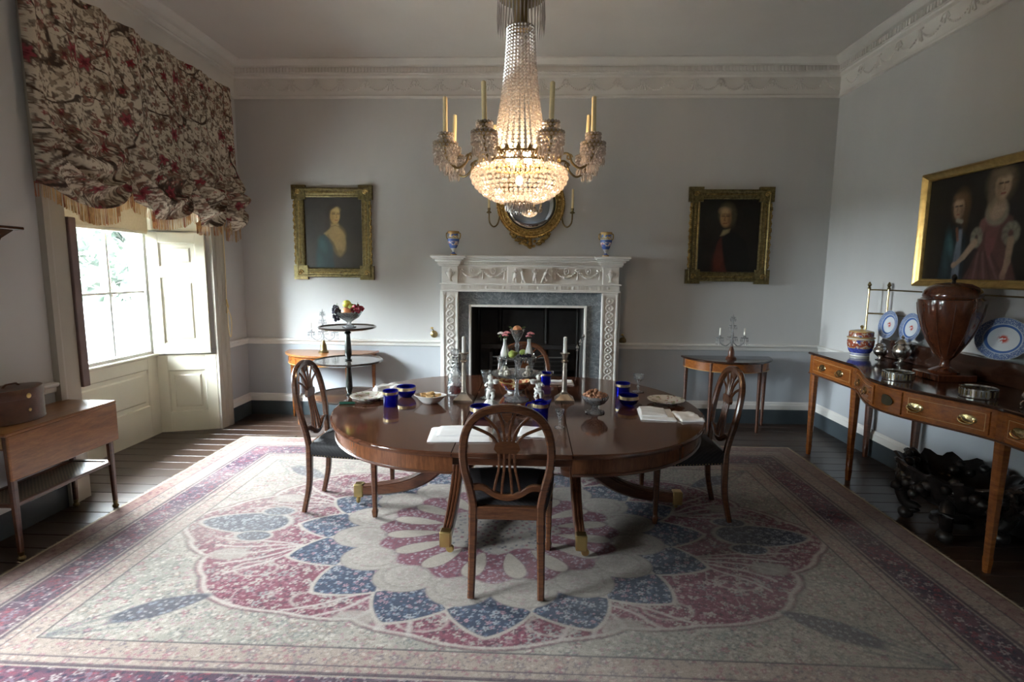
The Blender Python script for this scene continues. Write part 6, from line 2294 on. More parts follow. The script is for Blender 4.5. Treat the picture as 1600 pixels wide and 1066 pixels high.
def tumbler(label, x, y, r=0.048, h=0.095):
    t = on('blue_tumbler', label, 'tumbler', x, y)
    MB().lathe([(0, 0.0), (r * 0.90, 0.0), (r * 0.94, 0.006), (r, h), (r - 0.003, h), (r * 0.90, 0.010), (0, 0.008)], 28, cap=False).build('glass', 'blue_glass', t, fix=True)
    MB().lathe([(r * 0.99 + 0.0006, h * 0.76), (r * 1.0 + 0.0012, h * 0.93)], 28, cap=False).build('gilt_band', 'gilt_band', t, fix=True)
    return t
def bbowl(label, x, y, r=0.068, h=0.075):
    t = on('blue_bowl', label, 'bowl', x, y)
    MB().lathe([(0, 0.0), (r * 0.50, 0.0), (r * 0.62, 0.006), (r * 0.90, h * 0.35), (r * 1.03, h * 0.62), (r, h), (r - 0.003, h), (r * 0.99, h * 0.62), (r * 0.86, h * 0.36), (r * 0.55, 0.010), (0, 0.008)], 32, cap=False).build('glass', 'blue_glass', t, fix=True)
    MB().lathe([(r * 1.03 + 0.001, h * 0.66), (r * 1.0 + 0.0012, h * 0.94)], 32, cap=False).build('gilt_band', 'gilt_band', t, fix=True)
    return t
tumbler('cobalt blue glass tumbler with gilt rim on the left of table', -0.918, 3.43, 0.050, 0.105)
bbowl('cobalt blue glass bowl behind the left tumbler', -0.875, 3.69, 0.066, 0.078)
bbowl('cobalt blue glass bowl in front of the left candlestick', -0.300, 3.165, 0.064, 0.080)
tumbler('cobalt blue gilt-rimmed tumbler at the right of the table', 0.655, 3.80, 0.052, 0.105)
bbowl('cobalt blue gilt-rimmed bowl in front of the right tumbler', 0.652, 3.55, 0.066, 0.075)
tumbler('cobalt blue tumbler on the far side of the table beside napkin', 0.115, 4.20, 0.045, 0.095)
j = on('blue_cream_jug', 'cobalt blue glass cream jug with pouring lip, right of near chair', 'jug', 0.060, 3.185)
nn = 28
a = np.arange(nn) * 2 * PI / nn
rings = []
for r, z in ((0.0, 0.0), (0.044, 0.0), (0.047, 0.006), (0.049, 0.06), (0.052, 0.115), (0.049, 0.115), (0.046, 0.06), (0.042, 0.010), (0.0, 0.008)):
    lip = (0.022 * np.exp(-((a - 0.2) / 0.35) ** 2) + 0.022 * np.exp(-((a - 2 * PI - 0.2) / 0.35) ** 2)) * (1 if z > 0.1 else 0)
    up_ = (0.010 * np.exp(-((a - 0.2) / 0.35) ** 2) - 0.012 * np.sin(a * 2) ** 2) * (1 if z > 0.1 else 0)
    rings.append(np.stack([(r + lip) * np.cos(a), (r + lip) * np.sin(a), z + up_], 1))
m = MB(); m.grid(np.array(rings), cv=True)
m.build('glass', 'blue_glass', j, fix=True)
MB().lathe([(0.0495 + 0.0006, 0.075), (0.0515 + 0.001, 0.098)], 28, cap=False).build('gilt_band', 'gilt_band', j, fix=True)
MB().tube(spl([(-0.050, 0, 0.10), (-0.085, 0, 0.09), (-0.082, 0, 0.045), (-0.048, 0, 0.03)], 5), 0.005, 8).build('handle', 'blue_glass', j)

# dish of small tarts
t = on('lozenge_dish', 'white shaped dish holding pastries left of the candlestick', 'dish', -0.672, 3.52)
rings = []
a = np.arange(36) * 2 * PI / 36
for r, z in ((0.03, 0.0), (0.045, 0.002), (0.060, 0.018), (0.088, 0.050), (0.096, 0.056), (0.092, 0.058), (0.060, 0.026), (0.0, 0.016)):
    rr = r * (1 + 0.10 * np.abs(np.cos(2 * a)))
    rings.append(np.stack([rr * np.cos(a) * 1.05, rr * np.sin(a) * 0.85, np.full(36, z)], 1))
m = MB(); m.grid(np.array(rings), cv=True); m.f.append(tuple(range(36)))
m.build('dish', 'porcelain', t, fix=True, angle=60)
tm = MB().lathe([(0, 0), (0.022, 0.0), (0.027, 0.012), (0.024, 0.016), (0.012, 0.013), (0, 0.015)], 14).mesh('tart', 'pastry')
for i, (dx, dy, dz, wh) in enumerate(((-0.045, 0.01, 0.046, 'left end'), (0.0, -0.028, 0.046, 'front'), (0.048, 0.005, 0.046, 'right end'), (0.0, 0.030, 0.048, 'back'), (0.002, 0.0, 0.060, 'top of the heap'))):
    tag(link('tart', tm, None, (-0.672 + dx, 3.52 + dy, TT + dz), (0.2 * math.sin(i * 2), 0.15 * math.cos(i * 3), i)), 'small golden tart in the white dish, %s' % wh, 'tart', 'tarts in the white dish')

# plate of biscuits in front of the centrepiece
t = on('biscuit_plate', 'small plate of pale biscuits in front of the centrepiece', 'plate', -0.105, 3.34)
MB().lathe([(0, 0.002), (0.055, 0.002), (0.095, 0.016), (0.098, 0.019), (0.060, 0.010), (0, 0.008)], 32).build('dish', 'cut_glass', t)
bmsh = MB().lathe([(0, 0), (0.020, 0.0), (0.024, 0.006), (0.018, 0.012), (0, 0.015)], 12).mesh('biscuit', 'biscuit')
for i, (dx, dy, dz, wh) in enumerate(((-0.065, 0.0, 0.016, 'at the far left'), (-0.035, -0.03, 0.016, 'at the left front'), (0.005, -0.038, 0.016, 'at the middle front'), (0.045, -0.025, 0.016, 'at the right front'), (0.066, 0.008, 0.016, 'at the far right'), (0.02, 0.03, 0.016, 'at the middle back'), (-0.03, 0.028, 0.016, 'at the left back'), (-0.015, -0.005, 0.030, 'on top, left'), (0.028, 0.0, 0.030, 'on top, right'))):
    tag(link('biscuit', bmsh, None, (-0.105 + dx, 3.34 + dy, TT + dz), (0.25 * math.sin(i * 2.3), 0.25 * math.cos(i * 1.9), i)), 'pale round biscuit on the small plate, %s' % wh, 'biscuit', 'biscuits on the small plate')

# candlesticks and candles
def candlestick(side, x, y):
    t = on('candlestick', 'silver column candlestick %s of the glass centrepiece' % side, 'candlestick', x, y)
    m = MB()
    sq = lambda w, z: [(-w, -w, z), (w, -w, z), (w, w, z), (-w, w, z)]
    P = [sq(0.066, 0.0), sq(0.066, 0.012), sq(0.058, 0.018), sq(0.040, 0.032), sq(0.026, 0.046), sq(0.021, 0.060)]
    m.grid(np.array(P), cv=True)
    m.f += [(0, 1, 2, 3), (20, 21, 22, 23)]
    m.build('base', 'sheffield', t, fix=True, angle=25)
    MB().lathe([(0, 0.060), (0.021, 0.060), (0.018, 0.08), (0.0165, 0.20), (0.015, 0.262), (0.024, 0.268), (0.026, 0.276), (0.016, 0.286), (0.020, 0.305), (0.022, 0.320), (0.033, 0.326), (0.034, 0.331), (0.014, 0.332), (0, 0.332)], 24, rib=(8, 0.02)).build('column', 'sheffield', t)
    c = MB().lathe([(0, 0), (0.0135, 0.0), (0.0125, 0.105), (0.006, 0.110), (0.0, 0.110)], 16)
    o = thing('candle', 'white candle in the silver candlestick %s of the centrepiece' % side, 'candle', (x, y, TT + 0.333))
    c.build('wax', 'white_wax', o)
    MB().tube([(0, 0, 0.109), (0.002, 0, 0.118)], 0.0012, 5).build('wick', 'ebony', o)
candlestick('left', -0.460, 3.625)
candlestick('right', 0.232, 3.675)

# decanter with a little wine
t = on('decanter', 'glass decanter with red wine left of the left candlestick', 'decanter', -0.545, 3.80)
MB().lathe([(0, 0.0), (0.056, 0.0), (0.060, 0.008), (0.057, 0.06), (0.048, 0.13), (0.030, 0.19), (0.017, 0.225), (0.016, 0.26), (0.026, 0.272), (0.024, 0.274), (0.013, 0.262), (0.014, 0.22), (0.027, 0.19), (0.045, 0.13), (0.053, 0.06), (0.053, 0.010), (0, 0.008)], 28, cap=False).build('body', 'clear_glass', t, fix=True)
MB().lathe([(0, 0.009), (0.052, 0.011), (0.052, 0.070), (0, 0.070)], 28).build('wine', 'red_wine', t)
for z in (0.20, 0.225, 0.25):
    MB().sweep([((0.030 - (z - 0.19) * 0.2) * math.cos(q), (0.030 - (z - 0.19) * 0.2) * math.sin(q), z) for q in np.linspace(0, 2 * PI, 20, endpoint=False)], circ(6, 0.004), closed=True).build('neck_ring', 'clear_glass', t)
MB().lathe([(0, 0.262), (0.012, 0.264), (0.012, 0.282), (0.030, 0.292), (0.032, 0.315), (0.020, 0.330), (0, 0.332)], 16, sy=0.5).build('stopper', 'cut_glass', t)

def wineglass(label, x, y, h, r, kind='flute', z=TT, cat='glass'):
    t = on('drinking_glass', label, cat, x, y, 0, z)
    if kind == 'flute':
        prof = [(0, 0), (r * 1.05, 0.0), (r * 1.05, 0.003), (r * 0.3, 0.010), (r * 0.16, 0.02), (r * 0.18, h * 0.40), (r * 0.30, h * 0.46), (r * 0.62, h * 0.75), (r, h), (r * 0.96, h), (r * 0.56, h * 0.75), (r * 0.22, h * 0.48), (0, h * 0.46)]
    else:
        prof = [(0, 0), (r * 1.1, 0.0), (r * 1.1, 0.003), (r * 0.35, 0.008), (r * 0.14, 0.016), (r * 0.13, h * 0.50), (r * 0.35, h * 0.56), (r * 0.85, h * 0.74), (r, h), (r * 0.96, h), (r * 0.80, h * 0.75), (0, h * 0.57)]
    MB().lathe(prof, 20, cap=False).build('bowl', 'clear_glass', t, fix=True)
    MB().ball((0, 0, h * 0.30), r * 0.30, (1, 1, 0.8), 10, 8).build('knop', 'cut_glass', t)
    return t
wineglass('tall flared cordial glass left of the centrepiece', -0.315, 3.70, 0.195, 0.037)
wineglass('small flared cordial glass near the front edge of the table', 0.168, 3.01, 0.105, 0.028)
wineglass('clear wine glass at the right rear of the table', 0.80, 3.98, 0.135, 0.040, 'wine')
wineglass('small clear glass on the far side of the table', 0.158, 4.36, 0.075, 0.030, 'wine')

# pedestal bowl of nuts
t = on('nut_bowl', 'cut-glass footed bowl right of the right candlestick', 'bowl', 0.408, 3.36)
MB().lathe([(0, 0), (0.062, 0.0), (0.062, 0.008), (0.030, 0.016), (0.018, 0.030), (0.022, 0.045), (0.060, 0.062), (0.085, 0.095), (0.084, 0.112), (0.081, 0.112), (0.080, 0.096), (0.055, 0.068), (0, 0.058)], 32, cap=False, rib=(16, 0.015)).build('bowl', 'cut_glass', t, fix=True)
m = MB()
rg = np.random.default_rng(21)
for i in range(120):
    r = 0.072 * math.sqrt(rg.random()); q = rg.random() * 2 * PI
    m.ico((r * math.cos(q), r * math.sin(q), 0.098 + 0.040 * (1 - (r / 0.075) ** 2) * rg.random() + 0.008), 0.010 + 0.004 * rg.random(), (1, 1.3, 0.9))
o = m.build('nuts', 'nutmix', None, angle=80)
o.location = (0.408, 3.36, TT)
tag(o, 'heap of reddish brown nuts filling the footed glass bowl', 'nuts', kind='stuff')

# red patterned bowl behind the centrepiece
banded('red_china', [(0, WHT), (0.30, BLU), (0.36, RED), (0.88, GLD)], [(0.36, 0.88, (0.60, 0.45, 0.25), 0.52, 30), (0.36, 0.88, (0.04, 0.05, 0.20), 0.62, 24)])
t = on('red_china_bowl', 'red and gold patterned china bowl behind the centrepiece stem', 'bowl', -0.118, 3.905)
MB().lathe([(0, 0), (0.055, 0), (0.055, 0.010), (0.075, 0.022), (0.105, 0.055), (0.118, 0.088), (0.114, 0.088), (0.098, 0.055), (0.06, 0.024), (0, 0.018)], 36, cap=False).build('body', 'red_china', t, fix=True)

# porcelain figurines (putti carrying baskets)
def figurine(label, x, y, rz, k):
    t = on('figurine', label, 'figurine', x, y, rz)
    t.scale = (1.15, 1.15, 1.15)
    MB().lathe([(0, 0), (0.036, 0), (0.038, 0.008), (0.030, 0.020), (0.022, 0.030), (0, 0.034)], 18, rib=(5, 0.12)).build('rock_base', 'porcelain', t)
    bd = MB()
    hip = np.array((0, 0, 0.090))
    bd.tube(spl([(0, 0, 0.078), hip, (0.004 * k, 0.004, 0.108), (0.002, 0, 0.128), (0, 0, 0.140), (0.001, -0.001, 0.148)], 3), [0.018] * 3 + [0.021] * 3 + [0.018] * 3 + [0.020] * 3 + [0.011] * 3 + [0.008], 10)
    for s in (-1, 1):
        bd.tube(spl([(s * 0.008, 0, 0.085), (s * 0.014, -0.010 * (1 + s * k) , 0.060), (s * 0.012, 0.004, 0.036), (s * 0.013, -0.010, 0.028)], 3), [0.0125, 0.0122, 0.0115, 0.0105, 0.0095, 0.0085, 0.0075, 0.0065, 0.006, 0.005], 8)
        bd.tube(spl([(s * 0.014, 0, 0.134), (s * 0.030, -0.006, 0.120 + 0.012 * (s * k > 0)), (s * 0.024, -0.024, 0.128 + 0.022 * (s * k > 0))], 3), [0.0085, 0.008, 0.0075, 0.007, 0.006, 0.0055, 0.005], 8)
    bd.ball((0.001, -0.002, 0.163), 0.0155, (0.92, 1.0, 1.08), 14, 10)
    bd.ball((0.001, -0.0175, 0.161), 0.0030, (1, 1, 1.3), 6, 5)
    bd.build('figure', 'porcelain', t, angle=80)
    hr = MB()
    rg = np.random.default_rng(5)
    for i in range(40):
        u_ = rg.normal(size=3); u_ /= np.linalg.norm(u_)
        if u_[1] < -0.35 and u_[2] < 0.5:
            continue
        hr.ico(np.array((0.001, 0.0, 0.166)) + u_ * np.array((0.0145, 0.0150, 0.0160)), 0.0042)
    hr.build('hair', 'porcelain', t, angle=80)
    dr_ = MB().tube(spl([(-0.020, -0.006, 0.100), (0, -0.024, 0.092), (0.022, -0.004, 0.088), (0.020, 0.018, 0.060), (0.012, 0.020, 0.034)], 4), [0.008] * 17, 8)
    dr_.build('drapery', 'porcelain', t, angle=80)
    bk = MB().lathe([(0, 0.128), (0.012, 0.128), (0.019, 0.146), (0.021, 0.150), (0.014, 0.152), (0, 0.156)], 14, (k * 0.026, -0.030, 0.004))
    bk.build('basket', 'porcelain', t)
figurine('white porcelain putto figurine left of the centrepiece foot', -0.268, 3.49, 0.3, 1)
figurine('white porcelain putto figurine right of the centrepiece foot', 0.052, 3.51, -0.3, -1)

# ------------------------------------------------------------------ glass centrepiece
EX, EY = -0.098, 3.66
ep = on('glass_epergne', 'tiered glass centrepiece in the middle of the dining table', 'centrepiece', EX, EY)
MB().lathe([(0, 0), (0.085, 0), (0.086, 0.004), (0.050, 0.014), (0.020, 0.030), (0.014, 0.060), (0.012, 0.11), (0.018, 0.150), (0.022, 0.166), (0, 0.168)], 32).build('foot', 'cut_glass', ep)
t1 = MB().lathe([(0, 0.168), (0.12, 0.170), (0.165, 0.178), (0.178, 0.192), (0.175, 0.193), (0.160, 0.182), (0.12, 0.175), (0, 0.174)], 48, cap=False, rib=(24, 0.01)).build('lower_tray', 'cut_glass', ep, fix=True)
MB().lathe([(0, 0.174), (0.024, 0.174), (0.014, 0.195), (0.012, 0.25), (0.020, 0.278), (0.030, 0.288), (0, 0.289)], 20).build('stem', 'cut_glass', ep)
MB().lathe([(0, 0.288), (0.09, 0.290), (0.118, 0.298), (0.126, 0.308), (0.123, 0.309), (0.09, 0.296), (0, 0.294)], 40, cap=False, rib=(20, 0.01)).build('upper_tray', 'cut_glass', ep, fix=True)
MB().lathe([(0, 0.294), (0.028, 0.294), (0.014, 0.305), (0.011, 0.36), (0.018, 0.380), (0.012, 0.395), (0.013, 0.410), (0.030, 0.440), (0.054, 0.492), (0.051, 0.492), (0.026, 0.442), (0, 0.418)], 24, cap=False).build('top_glass', 'cut_glass', ep, fix=True)
Z1, Z2 = TT + 0.1925, TT + 0.3085
tag(MB().ball((0, 0, 0), 0.032, (1, 1, 0.95), 16, 12).build('peach_fruit', 'peach', None), 'orange peach in the top glass of the centrepiece', 'peach').location = (EX, EY, TT + 0.488)
sp = thing('leaf_sprig', 'green leaf sprig tucked into the top glass of the centrepiece', 'leaves', (EX, EY, TT + 0.480))
for q in (0.1, 0.5, 2.7, 3.0, 3.4):
    c, s = math.cos(q), math.sin(q)
    MB().prism([(0.026, -0.004), (0.050, -0.010), (0.066, 0.0), (0.050, 0.010), (0.026, 0.004)], 0, 0.0015).build('leaf', 'leaf', sp, fix=True).rotation_euler = (0.2, -0.45, q)
k_ = 0
for (q, where) in ((-2.5, 'left front'), (-1.45, 'middle front'), (-0.65, 'right front'), (0.8, 'right rear'), (2.3, 'left rear')):
    wineglass('small flared sweetmeat glass on the lower centrepiece tray, %s' % where, EX + 0.128 * math.cos(q), EY + 0.128 * math.sin(q), 0.135, 0.034, 'flute', TT + 0.176)
def vase(side, x, y):
    t = on('bud_vase', 'white china bud vase on the upper centrepiece tray, %s' % side, 'vase', x, y, 0, TT + 0.297)
    MB().lathe([(0, 0), (0.024, 0), (0.030, 0.010), (0.031, 0.032), (0.022, 0.062), (0.012, 0.095), (0.012, 0.125), (0.015, 0.130), (0.012, 0.130), (0.009, 0.12), (0, 0.11)], 24, cap=False).build('body', 'porcelain', t, fix=True)
vase('left', EX - 0.082, EY - 0.01)
vase('right', EX + 0.082, EY - 0.01)
def blossom(label, x, y, z, r, mat, seed, n=14):
    t = thing('flower', label, 'flower', (x, y, z))
    rg = np.random.default_rng(seed)
    m = MB()
    for i in range(n):
        q = i * 2.4; rr = r * math.sqrt(i / n)
        m.ball((rr * math.cos(q), rr * math.sin(q), 0.45 * r * (1 - (rr / r) ** 2)), r * 0.42, (1, 1, 0.6), 8, 6)
    m.build('petals', mat, t, angle=80)
    lf = MB()
    for q in (0.4, 2.4, 4.4):
        c, s = math.cos(q), math.sin(q)
        lf.add([(0, 0, -r * 0.2), (c * r * 1.1 - s * r * 0.3, s * r * 1.1 + c * r * 0.3, -r * 0.7), (c * r * 1.9, s * r * 1.9, -r * 1.1), (c * r * 1.1 + s * r * 0.3, s * r * 1.1 - c * r * 0.3, -r * 0.7)], [(0, 1, 2, 3)])
    lf.tube([(0, 0, 0), (-x * 0 + 0.0, 0, -r * 2.2)], 0.0018, 5)
    lf.build('leaves', 'leaf', t, smooth=False)
VZ = TT + 0.297 + 0.130
blossom('larger pink flower in the left bud vase', EX - 0.070, EY - 0.012, VZ + 0.040, 0.020, 'pink_petal', 1)
blossom('lower pink flower in the left bud vase', EX - 0.080, EY - 0.028, VZ + 0.024, 0.018, 'pink_petal', 2)
blossom('white flower spray in the left bud vase', EX - 0.110, EY - 0.005, VZ + 0.034, 0.020, 'white_petal', 3)
blossom('upper pink flower in the right bud vase', EX + 0.092, EY - 0.012, VZ + 0.036, 0.021, 'pink_petal', 4)
blossom('lower pink flower in the right bud vase', EX + 0.078, EY - 0.024, VZ + 0.020, 0.017, 'pink_petal', 5)
def pear(label, x, y, z, r, rot):
    t = thing('pear', label, 'pear', (x, y, z))
    MB().lathe([(0, -r), (r * 0.5, -r * 0.9), (r * 0.92, -r * 0.35), (r, 0.05 * r), (r * 0.82, r * 0.5), (r * 0.48, r * 0.95), (r * 0.34, r * 1.3), (r * 0.15, r * 1.5), (0, r * 1.52)], 18).build('flesh', 'pear_green', t, angle=80)
    MB().tube([(0, 0, r * 1.5), (0.003, 0, r * 1.9)], 0.0018, 5).build('stalk', 'bark', t)
    t.rotation_euler = rot
pear('green pear lying on the upper centrepiece tray, left of stem', EX - 0.030, EY - 0.070, Z2 + 0.022, 0.027, (0, 1.35, 0.1))
tag(MB().ball((0, 0, 0), 0.026, (1, 1, 0.92), 16, 12).build('green_apple', 'pear_green', None, angle=80), 'small green apple on the upper tray right of the stem', 'apple').location = (EX + 0.040, EY + 0.03, Z2 + 0.018)
def bunch(label, x, y, z, mat, sx, sy, sz, n, r, seed):
    t = thing('grape_bunch', label, 'grapes', (x, y, z))
    rg = np.random.default_rng(seed)
    m = MB()
    for i in range(n):
        u_ = rg.normal(size=3); u_ /= np.linalg.norm(u_)
        q = u_ * rg.random() ** 0.4
        m.ball((q[0] * sx, q[1] * sy, q[2] * sz), r * (0.85 + 0.3 * rg.random()), seg=8, rings=6)
    m.build('grapes', mat, t, angle=80)
    MB().tube([(0, 0, sz * 0.6), (0.01, 0, sz + r * 1.5)], 0.0022, 5).build('stalk', 'leaf', t)
bunch('small bunch of black grapes on the upper centrepiece tray', EX + 0.062, EY - 0.075, Z2 + 0.014, 'grape_black', 0.040, 0.018, 0.008, 30, 0.008, 2)
swm = MB()
rg = np.random.default_rng(8)
for i in range(16):
    u_ = rg.normal(size=3); u_ /= np.linalg.norm(u_)
    swm.ico(u_ * 0.016, 0.009 + 0.004 * rg.random())
swm = swm.mesh('meringue', 'sweet_white', angle=80)
for i, (dx, dy, dz, wh) in enumerate(((-0.100, -0.05, 0.016, 'front left'), (-0.065, -0.09, 0.016, 'front, left of middle'), (0.062, -0.09, 0.016, 'front, right of middle'), (0.100, -0.05, 0.016, 'front right'), (-0.080, -0.06, 0.044, 'top left'), (0.080, -0.062, 0.044, 'top right'), (-0.09, 0.06, 0.018, 'rear left'), (0.09, 0.06, 0.018, 'rear right'))):
    tag(link('meringue', swm, None, (EX + dx, EY + dy, TT + 0.184 + dz), (i, i * 2, i * 3)), 'pale meringue on the lower centrepiece tray, %s' % wh, 'meringue', 'meringues on the centrepiece')

# ------------------------------------------------------------------ fruit bowl on the dumbwaiter, girandoles on the side tables
DX, DY, DZ = -1.656, 4.775, RUGZ + 1.0885
t = on('fruit_bowl', 'cut-glass footed bowl on the top tier of the stand', 'bowl', DX + 0.015, DY, 0, DZ)
MB().lathe([(0, 0), (0.060, 0), (0.060, 0.006), (0.022, 0.020), (0.018, 0.040), (0.030, 0.052), (0.085, 0.085), (0.118, 0.135), (0.115, 0.136), (0.080, 0.092), (0, 0.060)], 32, cap=False, rib=(16, 0.015)).build('bowl', 'cut_glass', t, fix=True)
BX = DX + 0.015
bunch('bunch of red grapes at the right of the fruit bowl', BX + 0.085, DY - 0.03, DZ + 0.165, 'grape_red', 0.058, 0.045, 0.042, 60, 0.012, 3)
bunch('bunch of black grapes hanging over the left of the fruit bowl', BX - 0.095, DY - 0.05, DZ + 0.125, 'grape_black', 0.036, 0.034, 0.072, 60, 0.012, 4)
tag(MB().ball((0, 0, 0), 0.038, (1, 1, 0.95), 16, 12).build('yellow_lemon', 'lime', None, angle=80), 'yellow-green lemon on top of the fruit bowl', 'lemon').location = (BX - 0.012, DY - 0.01, DZ + 0.205)
tag(MB().ball((0, 0, 0), 0.042, (1, 1, 0.92), 16, 12).build('peach_fruit', 'peach', None, angle=80), 'reddish peach at the front of the fruit bowl', 'peach').location = (BX + 0.0, DY - 0.065, DZ + 0.140)
tag(MB().ball((0, 0, 0), 0.036, (1, 1, 0.95), 16, 12).build('green_apple', 'pear_green', None, angle=80), 'green apple in the middle of the fruit bowl', 'apple').location = (BX + 0.03, DY - 0.01, DZ + 0.175)

def girandole(label, x, y, z, base_mat, right_only=False):
    t = on('girandole', label, 'girandole', x, y, 0, z)
    MB().lathe([(0, 0), (0.052, 0), (0.054, 0.012), (0.040, 0.024), (0.034, 0.034), (0.032, 0.075), (0.026, 0.095), (0.018, 0.115), (0.014, 0.13), (0, 0.13)], 24).build('base', base_mat, t)
    MB().lathe([(0, 0.13), (0.016, 0.132), (0.010, 0.15), (0.018, 0.18), (0.010, 0.21), (0.016, 0.25), (0.009, 0.29), (0.016, 0.33), (0.008, 0.38), (0.014, 0.41), (0.004, 0.45), (0, 0.47)], 14).build('stem', 'cut_glass', t)
    for z_, r_ in ((0.215, 0.050), (0.335, 0.038), (0.42, 0.026)):
        MB().lathe([(0.006, z_), (r_, z_ + 0.008), (r_, z_ + 0.011), (0.006, z_ + 0.006)], 18, cap=False).build('drip_pan', 'cut_glass', t, fix=True)
        m = MB()
        for i in range(10):
            q = 2 * PI * i / 10
            m.octa((r_ * math.cos(q), r_ * math.sin(q), z_ - 0.016), (0.0045, 0.0045, 0.020))
        m.build('lustres', 'cut_glass', t, smooth=False)['kind'] = 'stuff'
    for s in (-1, 1):
        ar = MB().tube(spl([(s * 0.012, 0, 0.17), (s * 0.06, 0, 0.135), (s * 0.115, 0, 0.16), (s * 0.125, 0, 0.21)], 6), 0.006, 8).build('arm', 'cut_glass', t)
        MB().lathe([(0.0, 0.208), (0.036, 0.214), (0.038, 0.219), (0.012, 0.218), (0.011, 0.245), (0, 0.245)], 18, (s * 0.125, 0, 0)).build('nozzle', 'cut_glass', ar)
        m = MB()
        for i in range(10):
            q = 2 * PI * i / 10
            m.octa((s * 0.125 + 0.036 * math.cos(q), 0.036 * math.sin(q), 0.190), (0.0045, 0.0045, 0.024))
            m.octa((s * 0.125 + 0.036 * math.cos(q), 0.036 * math.sin(q), 0.152), (0.0035, 0.0035, 0.012))
        m.build('lustres', 'cut_glass', ar, smooth=False)['kind'] = 'stuff'
        MB().lathe([(0, 0.240), (0.009, 0.240), (0.0085, 0.315), (0, 0.320)], 12, (s * 0.125, 0, 0)).build('candle', 'white_wax', ar)
    return t
girandole('crystal two-light girandole on the honey-coloured demilune table', -2.20, D - 0.25, 0.7455, 'dark_brass')
girandole('crystal two-light girandole on the dark demilune table', 2.06, D - 0.25, 0.7455, 'mahogany')
# ------------------------------------------------------------------ chandelier
def crystal(name, tint, gl, tl, tr):
    m = bpy.data.materials.new(name)
    m.use_nodes = True
    nt = m.node_tree
    nt.nodes.clear()
    out = N(nt, 'ShaderNodeOutputMaterial')
    a = N(nt, 'ShaderNodeBsdfTransparent'); a.inputs[0].default_value = (*tint, 1)
    b = N(nt, 'ShaderNodeBsdfTranslucent'); b.inputs[0].default_value = (*tint, 1)
    c = N(nt, 'ShaderNodeBsdfGlossy'); c.inputs['Roughness'].default_value = 0.08
    c.inputs['Color'].default_value = (0.95, 0.95, 0.97, 1)
    m1 = N(nt, 'ShaderNodeMixShader'); m1.inputs[0].default_value = tl / (tl + tr)
    nt.links.new(a.outputs[0], m1.inputs[1]); nt.links.new(b.outputs[0], m1.inputs[2])
    m2 = N(nt, 'ShaderNodeMixShader'); m2.inputs[0].default_value = gl
    nt.links.new(m1.outputs[0], m2.inputs[1]); nt.links.new(c.outputs[0], m2.inputs[2])
    nt.links.new(m2.outputs[0], out.inputs[0])
    MATS[name] = m
crystal('crystal', (0.93, 0.89, 0.86), 0.34, 0.26, 0.40)
def emit(name, c, s):
    m, nt, b = new_mat(name)
    b.inputs['Base Color'].default_value = (*c, 1)
    b.inputs['Emission Color'].default_value = (*c, 1)
    b.inputs['Emission Strength'].default_value = s
emit('bulb_glow', (1.0, 0.70, 0.42), 105.0)

CX, CYc = -0.093, 3.58
cl = thing('chandelier', 'crystal tent-and-bag chandelier with candle arms over the dining table', 'chandelier', (CX, CYc, 0))
# ceiling rod, crown
MB().tube([(0, 0, CEIL - 0.002), (0, 0, 3.36)], 0.012, 10).build('rod', 'dark_brass', cl)
MB().lathe([(0, CEIL - 0.001), (0.07, CEIL - 0.001), (0.075, CEIL - 0.02), (0.03, CEIL - 0.05), (0, CEIL - 0.06)], 24).build('ceiling_rose', 'dark_brass', cl)
def ring_(r, z, rr):
    return MB().sweep([(r * math.cos(q), r * math.sin(q), z) for q in np.linspace(0, 2 * PI, 48, endpoint=False)], circ(8, rr), closed=True)
def fringe(r, z, L, n, w, c=(0, 0)):
    m = MB()
    for i in range(n):
        q = 2 * PI * i / n
        m.octa((c[0] + r * math.cos(q), c[1] + r * math.sin(q), z - L / 2), (w, w, L / 2))
    return m
MB().lathe([(0.02, 3.36), (0.06, 3.34), (0.145, 3.30), (0.140, 3.294), (0.05, 3.29), (0.045, 3.14), (0.086, 3.125), (0.086, 3.115)], 32, cap=False).build('crown', 'dark_brass', cl, fix=True)
c_ = fringe(0.146, 3.295, 0.22, 40, 0.006)
for i in range(40):
    q = 2 * PI * i / 40
    for k_ in range(3):
        c_.octa(((0.12 - 0.012 * k_) * math.cos(q), (0.12 - 0.012 * k_) * math.sin(q), 3.36 + 0.03 * k_), (0.010, 0.010, 0.012))
c_.build('crown_lustres', 'crystal', cl, smooth=False)['kind'] = 'stuff'
# tent of beaded chains
tent = MB()
ZT0, ZT1 = 2.335, 3.12
NS = 26
for i in range(NS):
    q = 2 * PI * i / NS
    zz = ZT0
    k_ = 0
    while zz < ZT1:
        t = (zz - ZT0) / (ZT1 - ZT0)
        r = 0.176 * (1 - t) ** 1.7 + 0.083 * (1 - (1 - t) ** 1.7) + 0.012 * (1 - t) ** 6
        s = 0.0135 - 0.0035 * t
        tent.ico((r * math.cos(q), r * math.sin(q), zz), s, (1, 1, 1.0))
        zz += s * 1.9
        k_ += 1
tent.build('tent_chains', 'crystal', cl, smooth=False)['kind'] = 'stuff'
